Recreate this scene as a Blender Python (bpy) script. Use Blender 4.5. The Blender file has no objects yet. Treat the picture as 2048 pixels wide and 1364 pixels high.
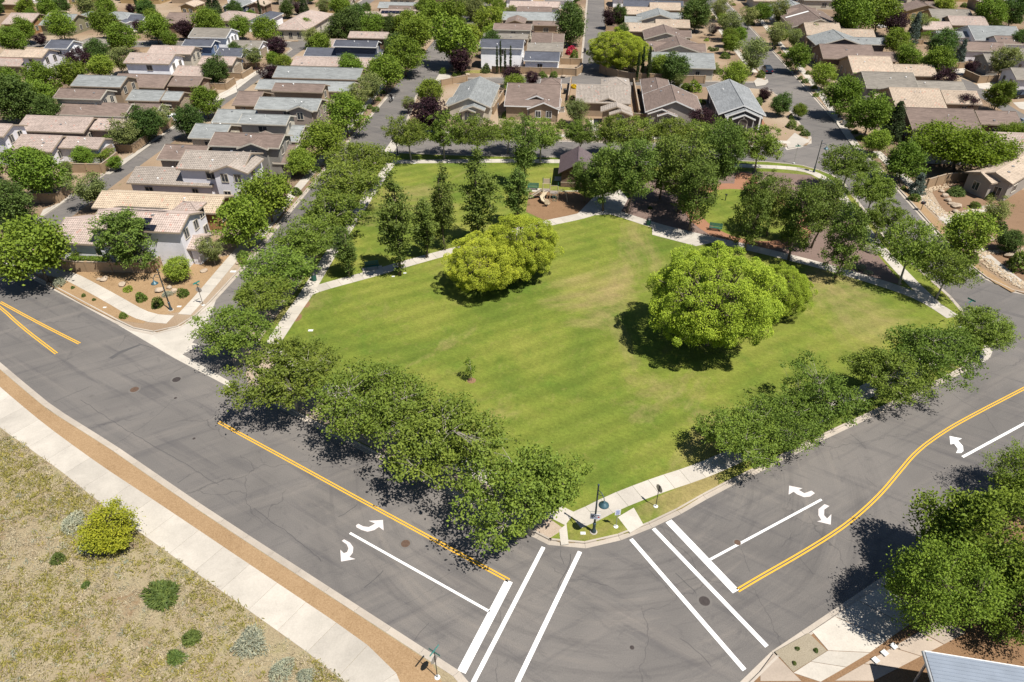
# Suburban park seen from a drone: roads, lawn, houses and trees, all built in metres (x right, y away, z up).
import bpy, bmesh, math, random
import numpy as np
from mathutils import Vector, Matrix

R = math.radians
scene = bpy.context.scene
col = scene.collection

# ------------------------------------------------------------------ camera, sky, sun, exposure
cam_data = bpy.data.cameras.new('camera')
cam_data.sensor_fit = 'HORIZONTAL'
cam_data.sensor_width = 36.0
cam_data.lens = 1376.0 / 2048.0 * 36.0
cam_data.clip_start = 0.5
cam_data.clip_end = 6000.0
camera = bpy.data.objects.new('camera', cam_data)
camera.location = (0, 0, 45)
camera.rotation_euler = (R(90 - 35.5), 0, 0)
col.objects.link(camera)
scene.camera = camera

SUN_EL, SHADOW_AZ = R(62), R(139)          # shadows fall towards this azimuth (from +x, counter-clockwise)
sun_dir = Vector((-math.cos(SHADOW_AZ) * math.cos(SUN_EL), -math.sin(SHADOW_AZ) * math.cos(SUN_EL), math.sin(SUN_EL)))
world = bpy.data.worlds.new('World')
scene.world = world
world.use_nodes = True
wn = world.node_tree.nodes
wl = world.node_tree.links
wn.clear()
w_out = wn.new('ShaderNodeOutputWorld')
w_bg = wn.new('ShaderNodeBackground')
w_sky = wn.new('ShaderNodeTexSky')
w_sky.sky_type = 'NISHITA'
w_sky.sun_disc = False
w_sky.sun_elevation = SUN_EL
w_sky.sun_rotation = math.atan2(sun_dir.x, sun_dir.y)
w_sky.altitude = 1500.0
w_bg.inputs['Strength'].default_value = 0.055
wl.new(w_sky.outputs[0], w_bg.inputs[0])
wl.new(w_bg.outputs[0], w_out.inputs[0])
sun_data = bpy.data.lights.new('sun', 'SUN')
sun_data.energy = 4.6
sun_data.angle = R(0.53)
sun_data.color = (1.0, 0.955, 0.88)
sun = bpy.data.objects.new('sun', sun_data)
sun.rotation_euler = sun_dir.to_track_quat('Z', 'Y').to_euler()
sun.location = (60, -60, 120)
col.objects.link(sun)
scene.view_settings.view_transform = 'Standard'
scene.view_settings.look = 'None'
scene.view_settings.exposure = 0.82
scene.view_settings.gamma = 1.0
scene.cycles.max_bounces = 6
scene.cycles.transparent_max_bounces = 6

# ------------------------------------------------------------------ material helpers
class NT:
    def __init__(self, name):
        self.m = bpy.data.materials.new(name)
        self.m.use_nodes = True
        self.n = self.m.node_tree.nodes
        self.l = self.m.node_tree.links
        self.n.clear()
        self.out = self.n.new('ShaderNodeOutputMaterial')
    def node(self, t, **k):
        nd = self.n.new(t)
        for a, b in k.items():
            setattr(nd, a, b)
        return nd
    def set(self, sock, v):
        if hasattr(v, 'links') or isinstance(v, bpy.types.NodeSocket):
            self.l.new(v, sock)
        elif isinstance(v, (tuple, list)) and len(v) == 3 and sock.type == 'RGBA':
            sock.default_value = (*v, 1)
        else:
            sock.default_value = v
    def pos(self):
        return self.node('ShaderNodeNewGeometry').outputs['Position']
    def uv(self):
        return self.node('ShaderNodeTexCoord').outputs['UV']
    def noise(self, scale, vec=None, detail=3, rough=0.55, dist=0.0):
        nd = self.node('ShaderNodeTexNoise')
        self.set(nd.inputs['Vector'], vec if vec is not None else self.pos())
        nd.inputs['Scale'].default_value = scale
        nd.inputs['Detail'].default_value = detail
        nd.inputs['Roughness'].default_value = rough
        nd.inputs['Distortion'].default_value = dist
        return nd.outputs['Fac']
    def ramp(self, fac, *stops):
        nd = self.node('ShaderNodeValToRGB')
        self.l.new(fac, nd.inputs[0])
        e = nd.color_ramp.elements
        while len(e) < len(stops):
            e.new(0.5)
        for el, (p, c) in zip(e, stops):
            el.position = p
            el.color = (*c, 1) if not isinstance(c, (int, float)) else (c, c, c, 1)
        return nd.outputs[0]
    def mix(self, a, b, fac, mode='MIX'):
        nd = self.node('ShaderNodeMix', data_type='RGBA', blend_type=mode)
        self.set(nd.inputs[0], fac)
        self.set(nd.inputs[6], a)
        self.set(nd.inputs[7], b)
        return nd.outputs[2]
    def math(self, op, a, b=0.0):
        nd = self.node('ShaderNodeMath', operation=op)
        self.set(nd.inputs[0], a)
        self.set(nd.inputs[1], b)
        return nd.outputs[0]
    def scalev(self, vec, s):
        nd = self.node('ShaderNodeMapping')
        self.l.new(vec, nd.inputs[0])
        nd.inputs['Scale'].default_value = s
        return nd.outputs[0]
    def rotv(self, vec, a, s=(1, 1, 1)):
        nd = self.node('ShaderNodeMapping')
        self.l.new(vec, nd.inputs[0])
        nd.inputs['Rotation'].default_value = (0, 0, a)
        return self.scalev(nd.outputs[0], s)
    def rand(self):
        return self.node('ShaderNodeObjectInfo').outputs['Random']
    def bump(self, h, strength=0.3, dist=0.05):
        nd = self.node('ShaderNodeBump')
        nd.inputs['Strength'].default_value = strength
        nd.inputs['Distance'].default_value = dist
        self.l.new(h, nd.inputs['Height'])
        return nd.outputs[0]
    def bsdf(self, color, rough=0.8, spec=0.3, metal=0.0, normal=None):
        b = self.node('ShaderNodeBsdfPrincipled')
        self.set(b.inputs['Base Color'], color)
        self.set(b.inputs['Roughness'], rough)
        b.inputs['Specular IOR Level'].default_value = spec
        b.inputs['Metallic'].default_value = metal
        if normal is not None:
            self.l.new(normal, b.inputs['Normal'])
        return b.outputs[0]
    def done(self, sh):
        self.l.new(sh, self.out.inputs[0])
        return self.m

MAT = {}
TOP = 0.12       # height of pavements and lots above the road
DRY_SPOTS = (((9.89, 71.77), 7, .13), ((7.45, 67.88), 4, .12), ((17.66, 51.73), 7, .12), ((42.01, 72.93), 9, .13), ((42.18, 64.77), 8, .16), ((39.62, 76.60), 5, .12), ((18.40, 44.51), 5, .05))   # worn, dry parts of the lawn
def plain(name, c, rough=0.7, spec=0.3, metal=0.0, var=0.12, scale=1.5, fine=25.0, bump=0.0):
    t = NT(name)
    a = t.noise(scale)
    b = t.noise(fine, detail=2)
    lo = tuple(x * (1 - var) for x in c); hi = tuple(min(1, x * (1 + var)) for x in c)
    k = t.ramp(t.math('ADD', t.math('MULTIPLY', a, 0.6), t.math('MULTIPLY', b, 0.4)), (0.3, lo), (0.7, hi))
    MAT[name] = t.done(t.bsdf(k, rough, spec, metal, t.bump(b, bump, 0.02) if bump else None))
    return MAT[name]

def make_materials():
    # asphalt: aged grey, lighter wear along lanes, dark seal streaks, crack lines
    t = NT('asphalt')
    p = t.pos()
    big = t.noise(0.05, p, 4, 0.6, 0.6)
    base = t.ramp(big, (0.32, (0.102, 0.094, 0.088)), (0.5, (0.130, 0.119, 0.110)), (0.68, (0.160, 0.145, 0.132)))
    for ang, amt in ((R(32.8), 0.75), (R(-29.5), 0.6)):
        st = t.noise(1.0, t.rotv(p, ang, (0.06, 0.75, 1)), 5, 0.65)
        base = t.mix(base, (0.060, 0.057, 0.060), t.math('MULTIPLY', t.ramp(st, (0.53, 0), (0.70, 1)), amt * 0.75))
        st2 = t.noise(1.3, t.rotv(p, ang, (0.035, 0.42, 1)), 4, 0.6)
        base = t.mix(base, (0.178, 0.158, 0.140), t.math('MULTIPLY', t.ramp(st2, (0.54, 0), (0.74, 1)), 0.5))
    blot = t.noise(0.45, p, 6, 0.7, 1.2)
    base = t.mix(base, (0.055, 0.053, 0.055), t.math('MULTIPLY', t.ramp(blot, (0.58, 0), (0.75, 1)), 0.5))
    # turning traffic has worn curved tracks through the junction
    rel = t.node('ShaderNodeVectorMath', operation='SUBTRACT'); t.l.new(p, rel.inputs[0]); rel.inputs[1].default_value = (7.5, 46.0, 0)
    ln = t.node('ShaderNodeVectorMath', operation='LENGTH'); t.l.new(rel.outputs[0], ln.inputs[0])
    sx = t.node('ShaderNodeSeparateXYZ'); t.l.new(rel.outputs[0], sx.inputs[0])
    an = t.math('ARCTAN2', sx.outputs[1], sx.outputs[0])
    pv = t.node('ShaderNodeCombineXYZ'); t.l.new(t.math('MULTIPLY', ln.outputs['Value'], 0.9), pv.inputs[0]); t.l.new(t.math('MULTIPLY', an, 1.1), pv.inputs[1])
    arc = t.noise(1.0, pv.outputs[0], 5, 0.65)
    msk = t.ramp(t.math('DIVIDE', ln.outputs['Value'], 40.0), (0.22, 0), (0.32, 1), (0.55, 1), (0.68, 0))
    base = t.mix(base, (0.062, 0.058, 0.058), t.math('MULTIPLY', t.math('MULTIPLY', t.ramp(arc, (0.52, 0), (0.66, 1)), msk), 0.42))
    base = t.mix(base, (0.185, 0.163, 0.142), t.math('MULTIPLY', t.math('MULTIPLY', t.ramp(arc, (0.30, 1), (0.44, 0)), msk), 0.5))
    vo = t.node('ShaderNodeTexVoronoi', feature='DISTANCE_TO_EDGE')
    wob = t.node('ShaderNodeVectorMath', operation='ADD')
    nz = t.node('ShaderNodeTexNoise'); nz.inputs['Scale'].default_value = 0.5; nz.inputs['Detail'].default_value = 3
    t.l.new(p, nz.inputs['Vector']); t.l.new(p, wob.inputs[0])
    sc = t.node('ShaderNodeVectorMath', operation='SCALE'); sc.inputs['Scale'].default_value = 1.7
    t.l.new(nz.outputs['Color'], sc.inputs[0]); t.l.new(sc.outputs[0], wob.inputs[1])
    t.l.new(wob.outputs[0], vo.inputs['Vector']); vo.inputs['Scale'].default_value = 0.085
    crack = t.ramp(vo.outputs['Distance'], (0.0, 1), (0.0036, 0))
    crack = t.math('MULTIPLY', crack, t.ramp(t.noise(0.16, p), (0.42, 0), (0.52, 0.45)))
    base = t.mix(base, (0.03, 0.03, 0.032), crack)
    g = t.noise(14, p, 3, 0.7)
    base = t.mix(base, t.ramp(g, (0.25, 0.72), (0.75, 1.28)), 0.85, 'MULTIPLY')
    sp = t.noise(42, p, 2, 0.7)
    base = t.mix(base, t.ramp(sp, (0.3, 0.75), (0.7, 1.22)), 0.8, 'MULTIPLY')
    MAT['asphalt'] = t.done(t.bsdf(base, 0.88, 0.25, 0, t.bump(g, 0.35, 0.01)))

    # concrete slabs, each a shade of its own
    for nm, c in (('concrete', (0.40, 0.365, 0.315)), ('kerbstone', (0.355, 0.31, 0.26)), ('plaza', (0.345, 0.285, 0.23))):
        t = NT(nm); p = t.pos()
        st = t.noise(0.35, p, 5, 0.65, 0.4)
        f = t.noise(9, p, 4, 0.7)
        k = t.mix(tuple(x * 0.86 for x in c), tuple(min(1, x * 1.1) for x in c), t.ramp(st, (0.3, 0), (0.7, 1)))
        k = t.mix(k, t.ramp(f, (0.25, 0.86), (0.75, 1.1)), 0.8, 'MULTIPLY')
        k = t.mix(k, t.ramp(t.rand(), (0, 0.9), (1, 1.08)), 1.0, 'MULTIPLY')
        k = t.mix(k, (0.2, 0.17, 0.14), t.math('MULTIPLY', t.ramp(t.noise(1.3, p, 5, 0.7), (0.6, 0), (0.78, 1)), 0.35))
        MAT[nm] = t.done(t.bsdf(k, 0.85, 0.25, 0, t.bump(f, 0.15, 0.01)))

    # lawn: mown turf with yellow and dry patches, faint mowing lines
    for nm, extra in (('lawn', -0.03), ('lawn_dry', 0.10)):
        t = NT(nm); p = t.pos()
        k = t.ramp(t.noise(0.075, p, 4, 0.62, 0.5), (0.36, (0.088, 0.122, 0.018)), (0.5, (0.122, 0.149, 0.023)), (0.64, (0.168, 0.176, 0.034)))
        k = t.mix(k, (0.062, 0.112, 0.013), t.math('MULTIPLY', t.ramp(t.noise(0.21, p, 4, 0.6, 0.3), (0.54, 0), (0.72, 1)), 0.6))
        dryness = t.math('ADD', t.noise(0.062, t.rotv(p, 0.5, (1.1, 0.7, 1)), 6, 0.66, 0.8), extra)
        for (qx, qy), rad, amt in DRY_SPOTS:
            ds = t.node('ShaderNodeVectorMath', operation='DISTANCE'); t.l.new(p, ds.inputs[0]); ds.inputs[1].default_value = (qx, qy, TOP)
            dryness = t.math('ADD', dryness, t.math('MULTIPLY', t.ramp(t.math('DIVIDE', ds.outputs['Value'], rad), (0.0, 1), (1.0, 0)), amt))
        k = t.mix(k, (0.235, 0.185, 0.078), t.math('MULTIPLY', t.ramp(dryness, (0.51, 0), (0.68, 1)), 0.9))
        k = t.mix(k, (0.22, 0.185, 0.065), t.math('MULTIPLY', t.ramp(t.noise(0.6, p, 5, 0.7, 0.6), (0.55, 0), (0.75, 1)), 0.4))
        wv = t.node('ShaderNodeTexWave', wave_type='BANDS', bands_direction='X', wave_profile='SIN')
        t.l.new(t.rotv(p, R(62), (1, 1, 1)), wv.inputs['Vector'])
        wv.inputs['Scale'].default_value = 0.13; wv.inputs['Distortion'].default_value = 1.6; wv.inputs['Detail'].default_value = 2; wv.inputs['Detail Scale'].default_value = 0.35
        k = t.mix(k, t.ramp(wv.outputs['Fac'], (0.2, 0.92), (0.8, 1.08)), 0.8, 'MULTIPLY')
        f = t.noise(3.4, t.rotv(p, R(25), (0.8, 1.2, 1)), 5, 0.8)
        k = t.mix(k, t.ramp(f, (0.28, 0.66), (0.72, 1.32)), 0.9, 'MULTIPLY')
        ff = t.noise(13, p, 3, 0.75)
        k = t.mix(k, t.ramp(ff, (0.25, 0.66), (0.75, 1.32)), 0.85, 'MULTIPLY')
        MAT[nm] = t.done(t.bsdf(k, 0.9, 0.12, 0, t.bump(ff, 0.5, 0.03)))

    # gravels and soils
    for nm, c1, c2, sc in (('tan_gravel', (0.215, 0.125, 0.058), (0.305, 0.195, 0.098), 12), ('strip_gravel', (0.20, 0.125, 0.064), (0.335, 0.23, 0.132), 11),
                           ('purple_gravel', (0.115, 0.078, 0.066), (0.20, 0.145, 0.122), 14), ('mulch', (0.135, 0.078, 0.042), (0.235, 0.145, 0.082), 9),
                           ('terracotta', (0.22, 0.105, 0.06), (0.285, 0.15, 0.092), 18), ('brown_gravel', (0.155, 0.095, 0.056), (0.225, 0.145, 0.092), 16),
                           ('pale_gravel', (0.26, 0.195, 0.14), (0.38, 0.31, 0.245), 10), ('pebble', (0.175, 0.145, 0.10), (0.30, 0.26, 0.195), 13), ('dry_soil', (0.175, 0.125, 0.075), (0.30, 0.235, 0.15), 7)):
        t = NT(nm); p = t.pos()
        a = t.noise(sc, p, 3, 0.75)
        b = t.noise(0.16, p, 4, 0.6)
        k = t.ramp(t.math('ADD', t.math('MULTIPLY', a, 0.72), t.math('MULTIPLY', b, 0.28)), (0.34, c1), (0.66, c2))
        k = t.mix(k, tuple(x * 0.72 for x in c1), t.math('MULTIPLY', t.ramp(t.noise(0.7, p, 4, 0.7), (0.58, 0), (0.76, 1)), 0.5))
        MAT[nm] = t.done(t.bsdf(k, 0.95, 0.12, 0, t.bump(a, 0.6, 0.04)))
    # yard gravel of the housing blocks: tan, browner and paler lots
    t = NT('yard_gravel'); p = t.pos()
    k = t.ramp(t.noise(0.045, p, 2, 0.5), (0.36, (0.165, 0.115, 0.078)), (0.5, (0.245, 0.175, 0.115)), (0.64, (0.30, 0.235, 0.17)))
    a = t.noise(9, p, 3, 0.75)
    k = t.mix(k, t.ramp(a, (0.28, 0.68), (0.72, 1.28)), 0.9, 'MULTIPLY')
    k = t.mix(k, (0.085, 0.105, 0.03), t.math('MULTIPLY', t.ramp(t.noise(0.32, p, 4, 0.7), (0.60, 0), (0.72, 1)), 0.55))
    MAT['yard_gravel'] = t.done(t.bsdf(k, 0.95, 0.12, 0, t.bump(a, 0.5, 0.04)))
    # open field: bleached grass over soil
    t = NT('field'); p = t.pos()
    a = t.noise(0.24, p, 8, 0.72, 1.0)
    k = t.ramp(a, (0.32, (0.20, 0.128, 0.072)), (0.44, (0.27, 0.215, 0.135)), (0.56, (0.30, 0.25, 0.155)), (0.68, (0.20, 0.185, 0.075)))
    f = t.noise(8, t.rotv(p, 0.6, (0.5, 1.4, 1)), 5, 0.8)
    k = t.mix(k, t.ramp(f, (0.25, 0.52), (0.75, 1.34)), 0.9, 'MULTIPLY')
    MAT['field'] = t.done(t.bsdf(k, 0.95, 0.1, 0, t.bump(f, 0.8, 0.08)))

    # paint: worn yellow and white
    for nm, c in (('white_paint', (0.72, 0.71, 0.69)), ('yellow_paint', (0.60, 0.335, 0.03)), ('pink_white_paint', (0.56, 0.51, 0.49))):
        t = NT(nm); p = t.pos()
        w = t.noise(4, p, 6, 0.8)
        k = t.mix(c, tuple(x * 0.42 for x in c), t.math('MULTIPLY', t.ramp(w, (0.53, 0), (0.70, 1)), 0.6))
        k = t.mix(k, t.ramp(t.noise(30, p, 2), (0.3, 0.88), (0.7, 1.06)), 0.8, 'MULTIPLY')
        MAT[nm] = t.done(t.bsdf(k, 0.7, 0.3))

    # walls
    for nm, c in dict(lavender=(0.62, 0.605, 0.63), white=(0.82, 0.82, 0.84), cream=(0.45, 0.405, 0.33), tan=(0.30, 0.225, 0.155), tanpink=(0.315, 0.255, 0.215),
                      brown=(0.165, 0.108, 0.075), navy=(0.052, 0.066, 0.098), blue=(0.12, 0.17, 0.27), grey=(0.245, 0.235, 0.215), sage=(0.195, 0.18, 0.11), orange=(0.30, 0.17, 0.08),
                      ochre=(0.335, 0.235, 0.115), stucco=(0.275, 0.245, 0.215), charcoal=(0.075, 0.068, 0.070), block=(0.285, 0.2, 0.125), dark=(0.03, 0.03, 0.032)).items():
        t = NT('wall_' + nm); p = t.pos()
        a = t.noise(0.5, p, 4, 0.6); f = t.noise(18, p, 3, 0.7)
        k = t.mix(tuple(x * 0.88 for x in c), tuple(min(1, x * 1.08) for x in c), t.ramp(a, (0.3, 0), (0.7, 1)))
        k = t.mix(k, t.ramp(f, (0.3, 0.92), (0.7, 1.06)), 0.8, 'MULTIPLY')
        if nm in ('grey', 'tanpink', 'navy', 'charcoal', 'blue'):
            sep = t.node('ShaderNodeSeparateXYZ'); t.l.new(p, sep.inputs[0])
            lap = t.math('FRACT', t.math('MULTIPLY', sep.outputs[2], 5.0))
            k2 = t.bsdf(k, 0.8, 0.2, 0, t.bump(lap, 0.6, 0.03))
        else:
            k2 = t.bsdf(k, 0.88, 0.15, 0, t.bump(f, 0.25, 0.01))
        MAT['wall_' + nm] = t.done(k2)
    # stone veneer of the park restroom
    t = NT('stone_veneer'); p = t.pos()
    br = t.node('ShaderNodeTexBrick'); mp = t.node('ShaderNodeMapping')
    cmb = t.node('ShaderNodeSeparateXYZ'); t.l.new(p, cmb.inputs[0])
    cx = t.node('ShaderNodeCombineXYZ'); t.l.new(t.math('ADD', cmb.outputs[0], cmb.outputs[1]), cx.inputs[0]); t.l.new(cmb.outputs[2], cx.inputs[1])
    t.l.new(cx.outputs[0], br.inputs['Vector']); br.inputs['Scale'].default_value = 1.0
    br.inputs['Brick Width'].default_value = 0.55; br.inputs['Row Height'].default_value = 0.17; br.inputs['Mortar Size'].default_value = 0.012
    br.inputs['Color1'].default_value = (0.20, 0.125, 0.085, 1); br.inputs['Color2'].default_value = (0.10, 0.068, 0.05, 1); br.inputs['Mortar'].default_value = (0.07, 0.055, 0.045, 1)
    MAT['stone_veneer'] = t.done(t.bsdf(t.mix(br.outputs['Color'], t.ramp(t.noise(7, p), (0.3, 0.75), (0.7, 1.25)), 0.8, 'MULTIPLY'), 0.9, 0.2, 0, t.bump(br.outputs['Fac'], 0.6, 0.03)))

    # roofs: UV in metres (u along ridge, v up the slope)
    roofs = dict(tile_pink=(0.36, 0.29, 0.252), tile_tan=(0.385, 0.31, 0.24), tile_orange=(0.38, 0.305, 0.225), tile_grey=(0.275, 0.238, 0.205),
                 shingle_brown=(0.150, 0.112, 0.094), shingle_grey=(0.195, 0.203, 0.200), shingle_taupe=(0.185, 0.166, 0.142), shingle_charcoal=(0.068, 0.072, 0.088), shingle_slate=(0.195, 0.202, 0.205))
    for nm, c in roofs.items():
        t = NT('roof_' + nm); uv = t.uv()
        s = t.node('ShaderNodeSeparateXYZ'); t.l.new(uv, s.inputs[0])
        tile = nm.startswith('tile')
        rv, ru = (2.8, 3.4) if tile else (6.5, 1.1)
        fv = t.math('FLOOR', t.math('MULTIPLY', s.outputs[1], rv))
        fu = t.math('FLOOR', t.math('ADD', t.math('MULTIPLY', s.outputs[0], ru), t.math('MULTIPLY', fv, 0.37)))
        cc = t.node('ShaderNodeCombineXYZ'); t.l.new(fu, cc.inputs[0]); t.l.new(fv, cc.inputs[1]); t.l.new(t.rand(), cc.inputs[2])
        wnz = t.node('ShaderNodeTexWhiteNoise'); t.l.new(cc.outputs[0], wnz.inputs['Vector'])
        amp = 0.13 if tile else 0.17
        k = t.mix(c, t.ramp(wnz.outputs['Value'], (0, 1 - amp), (1, 1 + amp)), 1.0, 'MULTIPLY')
        k = t.mix(k, t.ramp(t.noise(0.25, t.pos(), 4, 0.6), (0.3, 0.88), (0.7, 1.1)), 0.9, 'MULTIPLY')
        k = t.mix(k, t.ramp(t.noise(5, t.pos(), 3, 0.7), (0.3, 0.88), (0.7, 1.1)), 0.8, 'MULTIPLY')
        k = t.mix(k, t.ramp(t.rand(), (0, 0.9), (1, 1.1)), 1.0, 'MULTIPLY')
        if tile:
            h = t.math('SINE', t.math('MULTIPLY', s.outputs[0], 3.4 * 2 * math.pi))
            nrm = t.bump(h, 0.55, 0.05)
            red = t.ramp(wnz.outputs['Value'], (0.975, 0), (0.985, 1))
            k = t.mix(k, (0.36, 0.14, 0.10), t.math('MULTIPLY', red, 0.5))
        else:
            h = t.math('FRACT', t.math('MULTIPLY', s.outputs[1], -rv))
            nrm = t.bump(h, 0.35, 0.012)
        MAT['roof_' + nm] = t.done(t.bsdf(k, 0.85, 0.2, 0, nrm))
    # ribbed metal roofs
    for nm, c, dens in (('metal_brown', (0.105, 0.078, 0.082), 3.3), ('metal_blue', (0.20, 0.23, 0.275), 4.5)):
        t = NT(nm); s = t.node('ShaderNodeSeparateXYZ'); t.l.new(t.uv(), s.inputs[0])
        k = t.mix(c, t.ramp(t.noise(1.2, t.pos(), 4), (0.3, 0.9), (0.7, 1.08)), 1.0, 'MULTIPLY')
        MAT[nm] = t.done(t.bsdf(k, 0.5, 0.4, 0.15))

    # foliage
    leaf = dict(ash=(0.122, 0.172, 0.027), oval=(0.110, 0.156, 0.029), poplar=(0.105, 0.148, 0.030), lime=(0.262, 0.325, 0.032), round=(0.118, 0.175, 0.021), pale=(0.160, 0.186, 0.060),
                plum=(0.034, 0.0155, 0.021), conifer=(0.050, 0.072, 0.027), cypress=(0.042, 0.064, 0.020), spruce=(0.105, 0.140, 0.120), wide=(0.088, 0.140, 0.010), bare=(0.15, 0.125, 0.10),
                yellow=(0.175, 0.230, 0.030), dark=(0.066, 0.108, 0.024), gold=(0.27, 0.305, 0.026), limey=(0.298, 0.342, 0.034), sage=(0.315, 0.33, 0.245), juniper=(0.092, 0.130, 0.032), tuft=(0.295, 0.27, 0.07), redbud=(0.35, 0.02, 0.07), bush=(0.098, 0.135, 0.024))
    for nm, c in leaf.items():
        t = NT('leaf_' + nm)
        at = t.node('ShaderNodeAttribute', attribute_name='tint')
        f = at.outputs['Fac']
        k = t.ramp(f, (0.05, tuple(x * y for x, y in zip(c, (0.62, 0.68, 0.75)))), (0.5, c), (0.95, tuple(min(1, x * y) for x, y in zip(c, (1.5, 1.36, 1.25)))))
        rnd = t.rand()
        hs = t.node('ShaderNodeHueSaturation'); t.l.new(k, hs.inputs['Color'])
        t.l.new(t.math('ADD', t.math('MULTIPLY', rnd, 0.026), 0.487), hs.inputs['Hue'])
        t.l.new(t.math('ADD', t.math('MULTIPLY', t.math('FRACT', t.math('MULTIPLY', rnd, 7.3)), 0.34), 0.83), hs.inputs['Value'])
        k = hs.outputs[0]
        b = t.bsdf(k, 0.6, 0.14)
        tr = t.node('ShaderNodeBsdfTranslucent'); t.l.new(t.mix(k, (1.0, 1.15, 0.5), 0.9, 'MULTIPLY'), tr.inputs[0])
        ms = t.node('ShaderNodeMixShader'); ms.inputs[0].default_value = 0.22
        t.l.new(b, ms.inputs[1]); t.l.new(tr.outputs[0], ms.inputs[2])
        MAT['leaf_' + nm] = t.done(ms.outputs[0])
    plain('straw', (0.355, 0.30, 0.20), 0.95, 0.1, 0, 0.35, 2, 12)
    plain('bark', (0.135, 0.108, 0.085), 0.95, 0.1, 0, 0.3, 3, 18, 0.6)
    plain('bark_pale', (0.30, 0.27, 0.225), 0.95, 0.1, 0, 0.3, 3, 18, 0.6)
    plain('boulder', (0.33, 0.265, 0.20), 0.95, 0.15, 0, 0.32, 1.6, 9, 0.7)
    plain('cobble', (0.36, 0.285, 0.20), 0.95, 0.15, 0, 0.45, 4.0, 16, 0.5)
    plain('iron', (0.055, 0.045, 0.042), 0.75, 0.4, 0.4, 0.3, 6, 40, 0.4)
    plain('rust', (0.105, 0.066, 0.046), 0.85, 0.3, 0.2, 0.35, 6, 40, 0.4)
    plain('pole_blue', (0.035, 0.058, 0.072), 0.45, 0.5, 0.3, 0.15)
    plain('teal', (0.038, 0.085, 0.105), 0.45, 0.5, 0.2, 0.15)
    plain('sign_green', (0.03, 0.26, 0.22), 0.5, 0.5, 0.1, 0.08)
    plain('sign_white', (0.62, 0.63, 0.66), 0.5, 0.4, 0, 0.06)
    plain('sign_back', (0.36, 0.34, 0.31), 0.5, 0.5, 0.6, 0.12)
    plain('sign_red', (0.42, 0.02, 0.02), 0.5, 0.4)
    plain('print_dark', (0.03, 0.035, 0.05), 0.6, 0.3)
    plain('print_blue', (0.10, 0.14, 0.34), 0.6, 0.3)
    plain('bench_green', (0.02, 0.085, 0.062), 0.5, 0.4)
    plain('black_plastic', (0.018, 0.018, 0.02), 0.5, 0.4)
    plain('play_tan', (0.42, 0.345, 0.235), 0.5, 0.4)
    plain('play_grey', (0.22, 0.185, 0.16), 0.6, 0.3)
    plain('galv', (0.42, 0.42, 0.42), 0.45, 0.5, 0.7, 0.12)
    plain('trim_white', (0.64, 0.63, 0.61), 0.7, 0.3, 0, 0.06)
    plain('trim_cream', (0.46, 0.42, 0.35), 0.7, 0.3, 0, 0.06)
    plain('trim_tan', (0.30, 0.24, 0.18), 0.7, 0.3, 0, 0.06)
    plain('trim_dark', (0.075, 0.062, 0.055), 0.7, 0.3, 0, 0.1)
    plain('wood', (0.17, 0.105, 0.06), 0.85, 0.2, 0, 0.25, 2, 20)
    plain('solar', (0.012, 0.013, 0.02), 0.18, 0.6, 0.1, 0.1)
    plain('car_blue', (0.018, 0.03, 0.055), 0.25, 0.6, 0.4, 0.05)
    plain('car_white', (0.6, 0.6, 0.6), 0.3, 0.5, 0.0, 0.04)
    plain('car_silver', (0.33, 0.34, 0.35), 0.3, 0.6, 0.5, 0.04)
    plain('car_red', (0.24, 0.012, 0.02), 0.3, 0.5, 0.2, 0.05)
    plain('car_black', (0.012, 0.012, 0.014), 0.3, 0.5, 0.2, 0.05)
    plain('tyre', (0.014, 0.014, 0.015), 0.85, 0.2)
    plain('skin', (0.36, 0.2, 0.135), 0.6, 0.3)
    plain('cloth_black', (0.022, 0.02, 0.024), 0.9, 0.1)
    plain('cloth_blue', (0.03, 0.04, 0.075), 0.9, 0.1)
    plain('fur_white', (0.66, 0.64, 0.62), 0.9, 0.1, 0, 0.08, 6, 60, 0.4)
    plain('fur_dark', (0.03, 0.028, 0.028), 0.9, 0.1)
    plain('lid', (0.52, 0.52, 0.5), 0.7, 0.3)
    plain('flower_yellow', (0.6, 0.42, 0.01), 0.8, 0.2)
    t = NT('glass'); g = t.noise(0.7, t.pos())
    MAT['glass'] = t.done(t.bsdf(t.ramp(g, (0.3, (0.018, 0.022, 0.028)), (0.7, (0.05, 0.058, 0.068))), 0.08, 0.7))
make_materials()

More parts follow.
